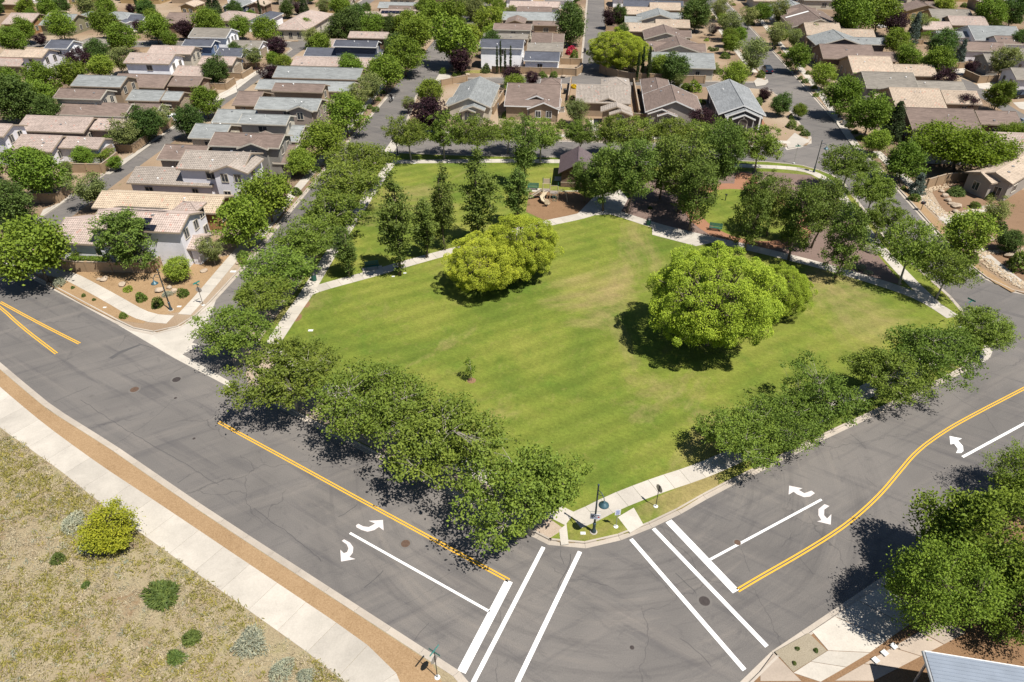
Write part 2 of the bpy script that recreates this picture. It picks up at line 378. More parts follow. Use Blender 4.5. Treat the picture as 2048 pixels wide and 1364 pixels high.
# ------------------------------------------------------------------ mesh helpers
class MB:
    def __init__(self):
        self.v = []; self.f = []; self.uv = {}; self.mi = {}
    def add(self, pts):
        i = len(self.v); self.v += [tuple(p) for p in pts]; return i
    def face(self, pts, uv=None, mi=0):
        i = self.add(pts); self.f.append(tuple(range(i, i + len(pts))))
        if uv: self.uv[len(self.f) - 1] = uv
        if mi: self.mi[len(self.f) - 1] = mi
    def hexa(self, b, t):
        """box from 4 bottom and 4 top points (counter-clockwise seen from above)"""
        i = self.add(list(b) + list(t))
        self.f += [(i + 3, i + 2, i + 1, i), (i + 4, i + 5, i + 6, i + 7)] + [(i + k, i + (k + 1) % 4, i + 4 + (k + 1) % 4, i + 4 + k) for k in range(4)]
    def box(self, cx, cy, z0, sx, sy, sz, rot=0.0):
        c, s = math.cos(rot), math.sin(rot)
        q = [(cx + c * x - s * y, cy + s * x + c * y) for x, y in ((-sx / 2, -sy / 2), (sx / 2, -sy / 2), (sx / 2, sy / 2), (-sx / 2, sy / 2))]
        self.hexa([(x, y, z0) for x, y in q], [(x, y, z0 + sz) for x, y in q])
    def prism(self, poly, z0, z1):
        a = sum(poly[i][0] * poly[(i + 1) % len(poly)][1] - poly[(i + 1) % len(poly)][0] * poly[i][1] for i in range(len(poly)))
        if a < 0: poly = poly[::-1]
        n = len(poly); i = self.add([(x, y, z0) for x, y in poly] + [(x, y, z1) for x, y in poly])
        self.f.append(tuple(range(i + n, i + 2 * n)))
        self.f += [(i + k, i + (k + 1) % n, i + n + (k + 1) % n, i + n + k) for k in range(n)]
    def sheet(self, poly, z):
        a = sum(poly[i][0] * poly[(i + 1) % len(poly)][1] - poly[(i + 1) % len(poly)][0] * poly[i][1] for i in range(len(poly)))
        if a < 0: poly = poly[::-1]
        self.face([(x, y, z) for x, y in poly])
    def tube(self, pts, rad, n=6, cap=True):
        pts = [Vector(p) for p in pts]
        if not isinstance(rad, (list, tuple)): rad = [rad] * len(pts)
        rings = []
        for k, p in enumerate(pts):
            d = (pts[min(k + 1, len(pts) - 1)] - pts[max(k - 1, 0)])
            d = d.normalized() if d.length > 1e-6 else Vector((0, 0, 1))
            a = d.cross(Vector((0, 0, 1)) if abs(d.z) < 0.95 else Vector((1, 0, 0))).normalized(); b = d.cross(a)
            rings.append(self.add([p + (a * math.cos(2 * math.pi * j / n) + b * math.sin(2 * math.pi * j / n)) * rad[k] for j in range(n)]))
        for q, r in zip(rings, rings[1:]):
            self.f += [(q + j, r + j, r + (j + 1) % n, q + (j + 1) % n) for j in range(n)]
        if cap:
            self.f.append(tuple(rings[0] + j for j in range(n)))
            self.f.append(tuple(rings[-1] + j for j in reversed(range(n))))
    def lathe(self, prof, n=14, c=(0, 0, 0)):
        rings = [self.add([(c[0] + r * math.cos(2 * math.pi * j / n), c[1] + r * math.sin(2 * math.pi * j / n), c[2] + z) for j in range(n)]) for r, z in prof]
        for q, r in zip(rings, rings[1:]):
            self.f += [(q + j, q + (j + 1) % n, r + (j + 1) % n, r + j) for j in range(n)]
        self.f.append(tuple(rings[0] + j for j in reversed(range(n))))
        self.f.append(tuple(rings[-1] + j for j in range(n)))
    def mesh(self, name, mats, smooth=False):
        me = bpy.data.meshes.new(name)
        me.from_pydata(self.v, [], self.f)
        for m in (mats if isinstance(mats, (list, tuple)) else [mats]): me.materials.append(MAT[m])
        if self.uv:
            l = me.uv_layers.new(name='UVMap')
            for fi, uvs in self.uv.items():
                p = me.polygons[fi]
                for k, li in enumerate(p.loop_indices): l.data[li].uv = uvs[k]
        for fi, k in self.mi.items(): me.polygons[fi].material_index = k
        if smooth:
            me.polygons.foreach_set('use_smooth', [True] * len(me.polygons))
        me.update()
        return me
    def build(self, name, mats, parent=None, smooth=False, loc=None):
        return link(name, self.mesh(name, mats, smooth), parent, loc)

def link(name, me, parent=None, loc=None, rz=None, scale=None):
    o = bpy.data.objects.new(name, me); col.objects.link(o)
    if parent is not None: o.parent = parent
    if loc is not None: o.location = loc
    if rz is not None: o.rotation_euler = (0, 0, rz)
    if scale is not None: o.scale = scale
    return o
def tag(o, label, cat, group=None):
    o['label'] = label; o['category'] = cat
    if group: o['group'] = group
    return o
def struct(o, label=None):
    o['kind'] = 'structure'
    if label: o['label'] = label
    return o
def thing(name, label, cat, loc=(0, 0, 0), rz=0.0, group=None):
    o = link(name, None, None, loc, rz); o.empty_display_size = 0.3
    return tag(o, label, cat, group)
def copy_tree(o, parent=None):
    c = o.copy(); col.objects.link(c)
    if parent is not None: c.parent = parent
    for ch in list(o.children): copy_tree(ch, c)
    return c
def resample(pts, step):
    out = [Vector((*p[:2], 0)) for p in pts]; res = [out[0]]; acc = 0.0
    for a, b in zip(out, out[1:]):
        L = (b - a).length; d = step - acc
        while d <= L + 1e-9:
            res.append(a + (b - a) * (d / L)); d += step
        acc = (L - (d - step))
    if (res[-1] - out[-1]).length > 0.3 * step: res.append(out[-1])
    else: res[-1] = out[-1]
    return [(p.x, p.y) for p in res]
def smooth_line(pts, n=2):
    for _ in range(n):
        q = [pts[0]]
        for a, b in zip(pts, pts[1:]):
            q += [(a[0] * .75 + b[0] * .25, a[1] * .75 + b[1] * .25), (a[0] * .25 + b[0] * .75, a[1] * .25 + b[1] * .75)]
        pts = q + [pts[-1]]
    return pts
def offset_line(pts, d, closed=False):
    """shift a polyline to its left by d"""
    res = []; n = len(pts)
    for i in range(n):
        a = pts[(i - 1) % n] if (closed or i > 0) else pts[i]; b = pts[(i + 1) % n] if (closed or i < n - 1) else pts[i]
        p = pts[i]
        def nrm(u, v):
            x, y = v[0] - u[0], v[1] - u[1]; L = math.hypot(x, y) or 1; return (-y / L, x / L)
        n1 = nrm(a, p) if a != p else nrm(p, b); n2 = nrm(p, b) if b != p else n1
        m = (n1[0] + n2[0], n1[1] + n2[1]); q = m[0] ** 2 + m[1] ** 2
        k = 2 / q if q > 0.35 else 2 / 0.35
        res.append((p[0] + m[0] * d * k, p[1] + m[1] * d * k))
    return res
def area2(poly):
    return sum(poly[i][0] * poly[(i + 1) % len(poly)][1] - poly[(i + 1) % len(poly)][0] * poly[i][1] for i in range(len(poly)))
def slab_strip(parent, name, centre, width, step, z0, z1, mat, gap=0.025, jitter=0.004, wid2=None):
    """a walk laid as separate slabs along a centre line, each its own piece with an open joint"""
    rnd = random.Random(len(centre) * 7 + int(width * 100))
    c = resample(centre, step); l = offset_line(c, width / 2); r = offset_line(c, -width / 2)
    for i in range(len(c) - 1):
        L = math.hypot(c[i + 1][0] - c[i][0], c[i + 1][1] - c[i][1]); g = min(.4, gap / max(L, .1) / 2)
        def lp(a, b, t): return (a[0] + (b[0] - a[0]) * t, a[1] + (b[1] - a[1]) * t)
        q = [lp(r[i], r[i + 1], g), lp(r[i], r[i + 1], 1 - g), lp(l[i], l[i + 1], 1 - g), lp(l[i], l[i + 1], g)]
        h = z1 + rnd.uniform(-jitter, jitter)
        m = MB(); m.hexa([(x, y, z0) for x, y in q], [(x, y, h) for x, y in q])
        m.build(name, mat, parent)

# ------------------------------------------------------------------ the setting: ground, road, raised blocks with kerbs
m = MB(); m.sheet([(-3000, -3000), (3000, -3000), (3000, 3000), (-3000, 3000)], -0.06)
struct(m.build('ground', 'dry_soil'), 'dry tan soil reaching to the horizon')
m = MB(); m.sheet([(-260, -60), (260, -60), (260, 330), (-260, 330)], 0.0)
road = struct(m.build('road', 'asphalt'), 'aged grey asphalt of the streets and intersection')

def kerb(line, step=3.0, pieces=True, name='kerb', w=0.58):
    """line runs with the block on its left; a gutter pan and a raised head"""
    root = struct(link(name, None)) if pieces else None
    c = resample(line, step); a = offset_line(c, 0.0); b = offset_line(c, w - 0.16); d = offset_line(c, w)
    one = MB()
    for i in range(len(c) - 1):
        m = MB() if pieces else one
        g = 0.012 / step if pieces else 0
        def lp(u, v, t): return (u[0] + (v[0] - u[0]) * t, u[1] + (v[1] - u[1]) * t)
        q = [lp(a[i], a[i + 1], g), lp(a[i], a[i + 1], 1 - g), lp(b[i], b[i + 1], 1 - g), lp(b[i], b[i + 1], g)]
        m.hexa([(x, y, -.05) for x, y in q], [(q[0][0], q[0][1], .018), (q[1][0], q[1][1], .018), (q[2][0], q[2][1], .006), (q[3][0], q[3][1], .006)])
        q = [lp(b[i], b[i + 1], g), lp(b[i], b[i + 1], 1 - g), lp(d[i], d[i + 1], 1 - g), lp(d[i], d[i + 1], g)]
        m.hexa([(x, y, -.05) for x, y in q], [(x, y, .145) for x, y in q])
        if pieces: m.build('kerb_section', 'kerbstone', root)
    if not pieces: struct(one.build(name, 'kerbstone'))

def block(name, outline, mat, label, kerb_range=None, step=3.0, pieces=True, inset=0.55):
    if area2(outline) < 0: outline = outline[::-1]
    m = MB(); m.prism(offset_line(outline, inset, True), -0.05, TOP)
    o = struct(m.build(name, mat), label)
    if kerb_range is not None:
        n = len(outline); s, e = kerb_range
        kerb([outline[i % n] for i in range(s, e + 1)], step, pieces)
    return outline

# park block (counter-clockwise from its south corner)
park_line = [(2.90, 35.14), (3.68, 34.85), (4.35, 34.75), (5.78, 34.80), (7.47, 35.09), (9.41, 35.87), (11.42, 36.82), (14.17, 38.33), (17.77, 40.63), (23.65, 43.89), (27.63, 46.25), (36.11, 50.84), (42.10, 54.05), (47.64, 57.26), (50.35, 58.83), (52.14, 60.08), (52.99, 61.09), (53.34, 62.80), (54.51, 71.65), (53.26, 87.29), (54.91, 103.99), (55.32, 108.29), (54.72, 111.74), (53.51, 113.76), (50.66, 116.55), (45.37, 117.98), (33.66, 119.20), (15.83, 119.94), (-2.17, 120.68), (-14.92, 121.69), (-20.48, 122.45)]
park_line += [(-23.6, 121.0), (-24.6, 118.2), (-24.9, 108.7), (-26.0, 97.7), (-26.8, 89.5), (-27.5, 81.1), (-28.4, 72.3), (-29.0, 66.0), (-29.0, 60.5), (-27.6, 56.5), (-25.2, 53.1), (-20, 49.6)]
park_line = block('park_terrain', park_line, 'dry_soil', 'raised ground of the park block', (0, len(park_line)), 3.0)
# lawn over the park block
park_in = offset_line(park_line, 0.62, True)
m = MB(); m.sheet(park_in, TOP + .012)
struct(m.build('lawn', 'lawn'), 'mown park lawn with dry and yellow patches')

sw_line = [(-3.26, 24.64), (-11.15, 29.67), (-21.12, 36.02), (-26.97, 39.79), (-36.82, 46.38), (-45.47, 51.80), (-50.88, 55.83), (-55.30, 59.18)]
sw_line = [(-1.6, 22.6), (-2.2, 23.6)] + sw_line + [(-62, 64.0), (-110, 95)]
field_outline = sw_line + [(-160, 128), (-160, -40), (-1.2, -40)]
# block lies left of a line running the other way
fo = field_outline[::-1]
m = MB(); m.prism(offset_line(fo, .55, True) if area2(fo) > 0 else offset_line(fo, -.55, True), -.05, TOP)
struct(m.build('field_terrain', 'field'), 'open field of bleached grass at the lower left')
kerb(sw_line if area2(field_outline) > 0 else sw_line[::-1], 3.0)

w1 = [(-66.6, 79.8), (-59.1, 75.1), (-46.3, 66.6), (-43.5, 64.9), (-40.6, 64.2), (-38.0, 65.8), (-36.8, 69.0), (-36.3, 72.3), (-35.1, 81.1), (-34.4, 89.5), (-32.6, 108.7), (-31.5, 121.2), (-27.4, 160), (-23.3, 200), (-13, 312), (-48, 312), (-58.2, 201.8), (-61.2, 173), (-63.4, 144), (-65.5, 117), (-67.0, 92)]
block('housing_ground', w1, 'yard_gravel', 'gravel yards between the park street and the alley', (0, 12), 3.0)
w2 = [(-71.5, 82.9), (-70.7, 94.5), (-69.3, 111.7), (-67.4, 136.7), (-62.5, 177.6), (-60.8, 203), (-62, 204.8), (-200, 206), (-200, 165.5)]
block('housing_ground', w2, 'yard_gravel', 'gravel yards left of the alley', (0, 6), 6.0, False)
n0 = [(-61.5, 211.5), (-58.5, 231), (-53, 312), (-220, 312), (-220, 213)]
block('housing_ground', n0, 'yard_gravel', 'gravel yards beyond the left cross street', (-1, 2), 6.0, False)
n1 = [(-21.6, 131.6), (-20.2, 129.8), (8.9, 128.3), (36.6, 126.1), (51.5, 124.9), (55.5, 125.6), (57.6, 129.0), (57.9, 134), (59.1, 147), (60.2, 161), (58.4, 163.8), (45.1, 165.2), (12.3, 168.0), (-17.5, 168.0), (-20.4, 166), (-21.8, 158.8), (-21.7, 145.7)]
block('housing_ground', n1, 'yard_gravel', 'gravel yards of the houses facing the park', (0, len(n1)), 4.0)
n2 = [(-17.2, 172.2), (-1.7, 173), (12.4, 173), (16.6, 174.5), (17.5, 179), (28, 279.8), (31, 312), (-4.5, 312), (-12.5, 222)]
block('housing_ground', n2, 'yard_gravel', 'gravel yards left of the straight lane', (0, 6), 6.0, False)
n3 = [(23.2, 181), (24.5, 174.5), (30, 171.0), (45.1, 169.8), (60, 168.8), (61.6, 171.5), (64, 200), (70.5, 280), (73, 312), (36, 312), (33.5, 279.8)]
block('housing_ground', n3, 'yard_gravel', 'gravel yards right of the straight lane', (0, 8), 6.0, False)
e0 = [(140, 98), (78, 72.5), (70, 70.6), (63.4, 72.6), (61, 75.3), (60.5, 80), (60.7, 86.2), (61.8, 97.7), (63.4, 114), (64.5, 126.1), (65.9, 142), (69.2, 175.7), (71.2, 198.3), (81, 312), (260, 312), (260, 98)]
e0 = e0[::-1] if area2(e0) < 0 else e0
block('housing_ground', e0, 'yard_gravel', 'gravel yards right of the right-hand street')
kerb([(81, 312), (71.2, 198.3), (69.2, 175.7), (65.9, 142), (64.5, 126.1), (63.4, 114), (61.8, 97.7), (60.7, 86.2), (60.5, 80), (61, 75.3), (63.4, 72.6), (70, 70.6), (78, 72.5), (140, 98)], 4.0)
se = [(15.15, 24.06), (16.00, 24.71), (16.83, 25.24), (17.70, 26.09)] + [(29.9, 33.2), (38, 38.2), (50, 46), (90, 70), (160, 110)]
se_block = se[::-1] + [(12.6, 18), (13.0, -30), (160, -30)]
block('plaza_terrain', se_block, 'mulch', 'planting ground of the lower right corner')
kerb(se[::-1], 3.0)

# ------------------------------------------------------------------ painted markings, patches and covers on the road
def ribbon(line, w, z, name, mat):
    l = offset_line(line, w / 2); r = offset_line(line, -w / 2); m = MB()
    for i in range(len(line) - 1):
        m.face([(*r[i], z), (*r[i + 1], z), (*l[i + 1], z), (*l[i], z)])
    return m.build(name, mat, road)
for ln, w in (([(-0.23, 31.83), (-3.40, 24.75)], .62), ([(2.50, 34.94), (-2.59, 24.00)], .32), ([(5.36, 34.51), (0.33, 24.00)], .34), ([(-13.12, 36.32), (-1.63, 29.26)], .2),
              ([(9.55, 35.72), (15.68, 24.89)], .34), ([(11.53, 36.77), (17.70, 26.57)], .34), ([(12.90, 37.54), (16.70, 30.92)], .62), ([(15.43, 33.76), (26.35, 39.85)], .2), ([(41.04, 44.89), (51.68, 50.62)], .24)):
    ribbon(ln, w, .004, 'white_line', 'white_paint')
for ln in ([(-28.37, 49.60), (-21.19, 45.08), (-12.94, 39.85), (-5.74, 35.33), (-0.23, 31.87)], smooth_line([(-62.65, 71.31), (-54.66, 66.30), (-48.47, 62.61)]), smooth_line([(-68.52, 74.73)] + [(-62.03, 70.29), (-57.11, 66.09), (-50.03, 60.72)]),
           smooth_line([(16.84, 31.01), (18.86, 32.18), (22.42, 34.14), (26.27, 36.42), (29.00, 38.33), (31.78, 40.58), (34.02, 42.67), (37.14, 45.59), (40.61, 47.99), (44.16, 50.11), (52.58, 54.69), (57.47, 57.35)])):
    for s in (-1, 1):
        ribbon(offset_line(ln, .115 * s), .125, .004, 'yellow_line', 'yellow_paint')
for poly, mt in (([(-12.77, 37.10), (-12.61, 37.26), (-12.17, 37.00), (-11.70, 36.92), (-11.39, 37.15), (-11.24, 37.29), (-11.81, 37.56), (-10.65, 37.65), (-10.43, 36.58), (-10.87, 36.93), (-11.21, 36.61), (-11.71, 36.45), (-12.21, 36.61), (-12.70, 36.90)], 'pink_white_paint'),
                 ([(-13.62, 35.54), (-13.47, 35.69), (-12.93, 35.36), (-12.58, 34.91), (-12.53, 34.40), (-12.72, 33.99), (-12.21, 33.81), (-13.28, 33.57), (-13.57, 34.69), (-13.23, 34.36), (-12.99, 34.46), (-12.94, 34.78), (-13.15, 35.19)], 'pink_white_paint'),
                 ([(24.11, 41.42), (25.16, 41.11), (24.78, 40.93), (25.13, 40.55), (25.86, 40.85), (26.04, 40.55), (25.49, 40.18), (24.95, 40.11), (24.47, 40.42), (24.27, 40.73), (23.72, 40.38)], 'pink_white_paint'),
                 ([(26.42, 39.34), (26.75, 39.13), (26.18, 38.75), (25.94, 38.15), (26.06, 37.80), (26.59, 38.26), (26.12, 37.17), (25.12, 37.51), (25.53, 37.62), (25.47, 38.15), (25.71, 38.80)], 'pink_white_paint'),
                 ([(41.29, 47.65), (42.28, 47.31), (41.77, 47.04), (41.84, 46.31), (41.54, 45.66), (41.18, 45.40), (40.72, 45.40), (41.17, 45.92), (41.18, 46.64), (40.79, 46.51)], 'white_paint')):
    m = MB(); m.sheet(poly, .004); m.build('turn_arrow', mt, road)
# concrete valley gutters and corner aprons across the street mouths
def apron(name, poly, z, mat='concrete', parent=None, label=None, z0=None):
    m = MB()
    if z0 is None: m.sheet(poly, z)
    else: m.prism(poly, z0, z)
    o = m.build(name, mat, parent)
    if parent is None: struct(o, label)
    return o
apron('valley_gutter', [(-45.87, 66.30), (-42.28, 65.27), (-34.86, 62.32), (-36.12, 60.54), (-28.53, 55.26), (-28.88, 54.77), (-36.65, 59.81)], .008, 'concrete', road)
apron('corner_apron', [(-42.51, 65.78), (-39.95, 67.34), (-37.89, 69.73), (-36.38, 71.77), (-35.65, 67.34), (-35.81, 63.67), (-36.05, 60.63), (-38.69, 62.13)], .012, 'concrete', road)
apron('valley_gutter', [(-23.90, 119.20), (-22.82, 129.96), (-22.21, 132.53), (-20.94, 130.24), (-21.58, 123.74), (-22.59, 118.22)], .008, 'concrete', road)
apron('valley_gutter', [(50.68, 124.90), (53.73, 126.30), (56.34, 129.19), (57.17, 129.56), (56.21, 127.73), (53.99, 125.25), (50.66, 123.69)], .008, 'concrete', road)
# asphalt repair patches, slightly different in shade, and manholes
rnd = random.Random(5)
plain('patch_dark', (0.082, 0.078, 0.077), 0.9, 0.2, 0, 0.2, 0.7, 24, 0.3)
plain('patch_light', (0.125, 0.115, 0.106), 0.9, 0.2, 0, 0.18, 0.7, 24, 0.3)
for poly, mt in (([(-44.07, 64.47), (-41.90, 62.71), (-39.44, 61.49), (-41.65, 62.46)], 'patch_dark'), ([(-43.89, 59.95), (-43.32, 61.13), (-41.72, 62.46), (-41.49, 62.27), (-43.02, 60.78), (-43.42, 59.70)], 'patch_dark')):
    m = MB(); m.sheet(poly, .002); m.build('repair_patch', mt, road)
plain('tar', (0.052, 0.050, 0.050), 0.7, 0.35, 0, 0.3, 2, 20)
for k, ln in enumerate(([(-50.74, 55.84), (-49.65, 57.24), (-48.42, 59.26), (-47.04, 61.49)], [(-43.50, 59.72), (-42.79, 60.89), (-41.65, 62.46), (-40.09, 61.85)], [(-45.97, 52.47), (-44.93, 53.67), (-43.51, 55.00)], [(-36.90, 46.54), (-36.13, 47.74), (-35.21, 49.53), (-34.64, 50.83), (-34.16, 52.77)], [(-43.40, 52.97), (-39.53, 50.27), (-36.01, 48.01), (-32.75, 46.03), (-28.92, 43.75), (-25.58, 41.45)], [(-29.24, 41.68), (-28.75, 42.43), (-28.42, 42.74)],
                        [(44.79, 53.67), (45.33, 52.47), (45.95, 51.50), (46.49, 50.64), (46.18, 49.43), (45.98, 47.99)], [(32.05, 47.99), (32.48, 46.94), (32.77, 45.92)], [(12.54, 32.47), (13.18, 31.67), (13.67, 30.76)], [(10.33, 33.16), (11.17, 31.94), (11.95, 30.63)], [(3.85, 34.72), (3.75, 34.00), (4.01, 33.37)], [(4.60, 34.28), (4.33, 32.88), (3.69, 31.94), (3.48, 31.15)], [(18.13, 34.72), (18.22, 33.72), (18.20, 32.61)], [(11.82, 27.13), (12.98, 26.12), (13.48, 25.15)], [(-11.03, 31.22), (-10.45, 31.91), (-9.87, 32.74)], [(-6.86, 27.14), (-6.39, 27.96), (-5.96, 28.37)],
                        [(-21.68, 38.92), (-20.38, 37.93), (-17.93, 36.15), (-16.35, 34.97), (-14.77, 33.59)], [(-14.41, 37.93), (-13.67, 38.63), (-13.02, 39.35)], [(31.19, 42.31), (31.66, 41.25)], [(22.44, 33.86), (23.01, 32.48)])):
    r = random.Random(k); pts = resample(ln, .55); pts = [(x + r.uniform(-.07, .07), y + r.uniform(-.07, .07)) for x, y in pts]
    ribbon(pts, .026 + .012 * (k % 3), .003, 'sealed_crack', 'tar')
def manhole(x, y, r, mat='iron', label='iron cover set in the asphalt'):
    t = link('manhole_cover', None, road, (x, y, 0))
    m = MB(); m.lathe([(r * 1.45, 0.0), (r * 1.45, .003)], 24); m.build('collar', 'patch_light', t)
    m = MB(); m.lathe([(r, 0), (r, .007), (r * .93, .009)], 24)
    for k in range(-3, 4): m.box(0, k * r * .24, .009, 1.5 * r * math.sqrt(max(.05, 1 - (k * .24) ** 2)), r * .07, .004)
    m.build('lid', mat, t)
for (x, y), r, mt in (((-38.70, 54.53), .42, 'rust'), ((-35.04, 56.16), .42, 'iron'), ((-8.49, 35.28), .36, 'rust'), ((14.17, 30.12), .4, 'iron'), ((8.32, 26.49), .16, 'iron'), ((18.01, 35.38), .26, 'rust'),
                      ((-43.36, 54.93), .2, 'patch_light'), ((-42.33, 55.26), .2, 'patch_light'), ((-42.55, 53.42), .2, 'patch_light'), ((-41.44, 53.73), .2, 'patch_light'), ((-33.96, 53.18), .14, 'iron'), ((-29.88, 47.31), .14, 'iron'), ((67.87, 150.55), .3, 'iron')):
    manhole(x, y, r, mt)

# ------------------------------------------------------------------ walks and ground covers
def walk(name, line, width, step, label, mat='concrete', z1=TOP + .035, smooth=True):
    root = struct(link(name, None), label)
    slab_strip(root, 'slab', smooth_line(line) if smooth else line, width, step, TOP - .06, z1, mat)
    return root
def cover(name, poly, mat, label, dz=.016, smooth=0):
    if smooth: poly = smooth_line(poly + [poly[0]], smooth)[:-1]
    m = MB(); m.prism(poly, TOP - .08, TOP + dz); return struct(m.build(name, mat), label)
# west and south-west verge of the park between kerb and walk
westwalk = [(-26.76, 62.32), (-26.03, 69.29), (-25.55, 72.70), (-25.13, 78.53), (-24.73, 84.03), (-23.81, 92.89), (-23.13, 99.95), (-21.99, 110.86), (-21.32, 116.79)]
walk('park_path', westwalk, 1.7, 1.55, 'park sidewalk along the left street')
southwalk = [(-26.32, 61.37), (-24.78, 59.36), (-19.88, 55.42), (-12.83, 50.03), (-5.64, 44.83), (0.69, 40.35), (4.79, 37.65)]
walk('park_path', southwalk, 1.6, 1.55, 'park sidewalk along the main road under the ash trees')
verge = offset_line(park_line, .66, True)
cover('verge', [(4.23, 36.62), (3.05, 35.72), (-5.37, 41.09), (-13.14, 46.11), (-20.82, 50.91), (-26.83, 54.45), (-27.97, 56.75), (-28.55, 59.99), (-28.15, 62.32), (-26.19, 60.91), (-24.64, 58.65), (-19.75, 54.85), (-12.75, 49.53), (-5.61, 44.39), (0.68, 39.96)], 'pale_gravel', 'pale gravel verge under the ash trees by the main road', .014)
cover('verge', [(-28.63, 60.26), (-29.32, 57.35), (-31.08, 61.37), (-31.50, 69.51), (-31.13, 76.60), (-30.12, 85.20), (-29.30, 96.85), (-27.57, 111.74), (-24.97, 119.20), (-23.36, 116.31), (-24.02, 110.86), (-25.11, 100.51), (-25.65, 93.22), (-26.38, 84.03), (-26.77, 78.53), (-27.09, 72.93), (-27.71, 69.29)], 'pale_gravel', 'pale gravel verge along the park side of the left street', .015)
walk('park_path', [(-25.66, 73.17), (-24.22, 74.49), (-19.00, 77.49), (-12.84, 81.49), (-8.52, 84.03), (-5.84, 85.49), (-2.83, 87.60)], 1.75, 1.5, 'light park path across the lawn from the left street')
walk('park_path', [(-2.77, 87.75), (1.16, 90.59), (5.41, 93.05), (9.77, 94.92), (12.66, 96.85)], 1.9, 1.5, 'park path past the playground')
cover('plaza_paving', [(5.67, 94.07), (9.85, 95.97), (13.05, 102.42), (17.57, 105.39), (18.33, 101.46), (16.41, 96.32), (12.54, 95.62), (9.39, 93.90)], 'concrete', 'concrete plaza in the tree shade by the playground', .03)
walk('park_path', [(14.59, 97.03), (16.11, 96.32), (20.86, 92.05), (25.86, 89.00), (30.70, 86.39), (34.21, 84.46), (38.60, 81.77), (42.76, 78.92), (46.55, 75.97), (49.44, 73.41), (51.03, 71.08), (52.06, 67.77)], 1.8, 1.55, 'park path along the gravel area')
# wide pad beside that path, laid in panels
pad = struct(link('concrete_pad', None), 'wide pale concrete pad beside the park path')
pa, pb, pc, pd = (20.49, 91.56), (20.09, 89.15), (25.63, 85.64), (28.18, 86.69)
for i in range(6):
    def lp(u, v, t): return (u[0] + (v[0] - u[0]) * t, u[1] + (v[1] - u[1]) * t)
    q = [lp(pb, pc, i / 6 + .002), lp(pb, pc, (i + 1) / 6 - .002), lp(pa, pd, (i + 1) / 6 - .002), lp(pa, pd, i / 6 + .002)]
    m = MB(); m.hexa([(x, y, .06) for x, y in q], [(x, y, TOP + .03) for x, y in q]); m.build('slab', 'concrete', pad)
walk('park_path', [(-21.24, 117.50), (-10.99, 117.74), (-1.24, 117.98), (7.62, 117.74), (13.81, 117.50)], 1.7, 1.6, 'park sidewalk along the back street')
walk('park_path', [(13.81, 117.50), (24.31, 116.79), (34.72, 116.08), (45.47, 115.14), (50.22, 113.99), (52.26, 111.30), (52.87, 105.80), (52.14, 98.66), (50.97, 86.24), (50.93, 76.60), (51.29, 70.62)], 1.6, 1.7, 'park sidewalk round the far right corner')
walk('park_path', [(5.18, 37.44), (6.43, 38.07), (8.77, 39.52), (12.83, 41.44), (16.89, 43.03), (21.93, 45.79), (27.70, 49.18), (33.98, 52.87), (40.79, 56.75), (46.78, 60.26), (51.05, 63.67)], 1.75, 1.6, 'park sidewalk along the lower right road')
cover('verge_lawn', [(4.61, 35.57), (4.75, 37.00), (6.47, 37.07), (8.70, 37.80), (9.41, 36.31), (6.81, 35.49)], 'lawn_dry', 'patchy dry grass round the near corner lamp', .0165)
cover('verge_lawn', [(10.13, 38.75), (11.88, 39.74), (14.18, 40.93), (16.79, 42.31), (18.07, 42.95), (17.95, 41.33), (14.28, 38.84), (10.80, 37.12)], 'lawn_dry', 'dry grass strip between sidewalk and lower right road', .0165)
cover('kerb_ramp', [(8.74, 37.83), (10.21, 38.84), (10.75, 37.04), (9.52, 36.23)], 'concrete', 'concrete kerb ramp at the near park corner', .026)
cover('kerb_ramp', [(3.82, 36.52), (4.46, 37.13), (4.50, 35.14), (3.89, 35.04)], 'concrete', 'narrow kerb ramp beside the last ash tree', .026)
cover('kerb_ramp', [(50.76, 59.99), (52.53, 61.90), (52.85, 60.94), (51.90, 59.76), (50.54, 58.84)], 'concrete', 'kerb ramp at the right end of the park', .028)
cover('gravel_bed', [(16.48, 96.85), (18.39, 101.84), (23.06, 109.13), (34.02, 113.08), (44.25, 112.86), (50.57, 111.30), (51.71, 106.41), (50.53, 94.24), (49.85, 84.76), (49.54, 75.10), (46.82, 76.60), (43.02, 79.59), (38.84, 82.46), (34.42, 85.20), (30.90, 87.14), (26.03, 89.79), (21.00, 92.89)], 'purple_gravel', 'purplish gravel bed under the park grove', .018)
ring = [((35.56, 96.32)[0] + 9.2 * math.cos(a), (35.56, 96.32)[1] + 11.5 * math.sin(a)) for a in [2 * math.pi * k / 40 for k in range(40)]]
cover('soft_path', ring, 'terracotta', 'terracotta path ring round the small lawn circle', .022)
cover('soft_path', [(38.51, 113.16), (41.96, 110.88), (39.90, 106.53), (36.19, 106.00)], 'terracotta', 'terracotta path leaving the ring towards the far corner', .0215)
inner = [((35.56, 96.32)[0] + 7.0 * math.cos(a), (35.56, 96.32)[1] + 9.2 * math.sin(a)) for a in [2 * math.pi * k / 40 for k in range(40)]]
cover('lawn_circle', inner, 'lawn', 'small round lawn inside the terracotta path', .027)
cover('play_area', [(2.74, 104.19), (10.50, 104.39), (12.49, 101.46), (9.81, 95.44), (5.41, 93.22), (2.14, 96.85)], 'mulch', 'brown wood-chip playground surface', .02)
kb = struct(link('play_border', None), 'concrete border behind the playground')
slab_strip(kb, 'border_stone', [(2.66, 104.39), (7.76, 104.59), (10.67, 104.59)], .22, 2.0, .06, TOP + .07, 'concrete')
cover('worn_patch', [(-25.84, 70.59), (-25.35, 71.47), (-24.62, 71.18), (-24.45, 70.02), (-25.08, 69.73)], 'mulch', 'worn brown patch in the lawn by the left path', .014, 2)
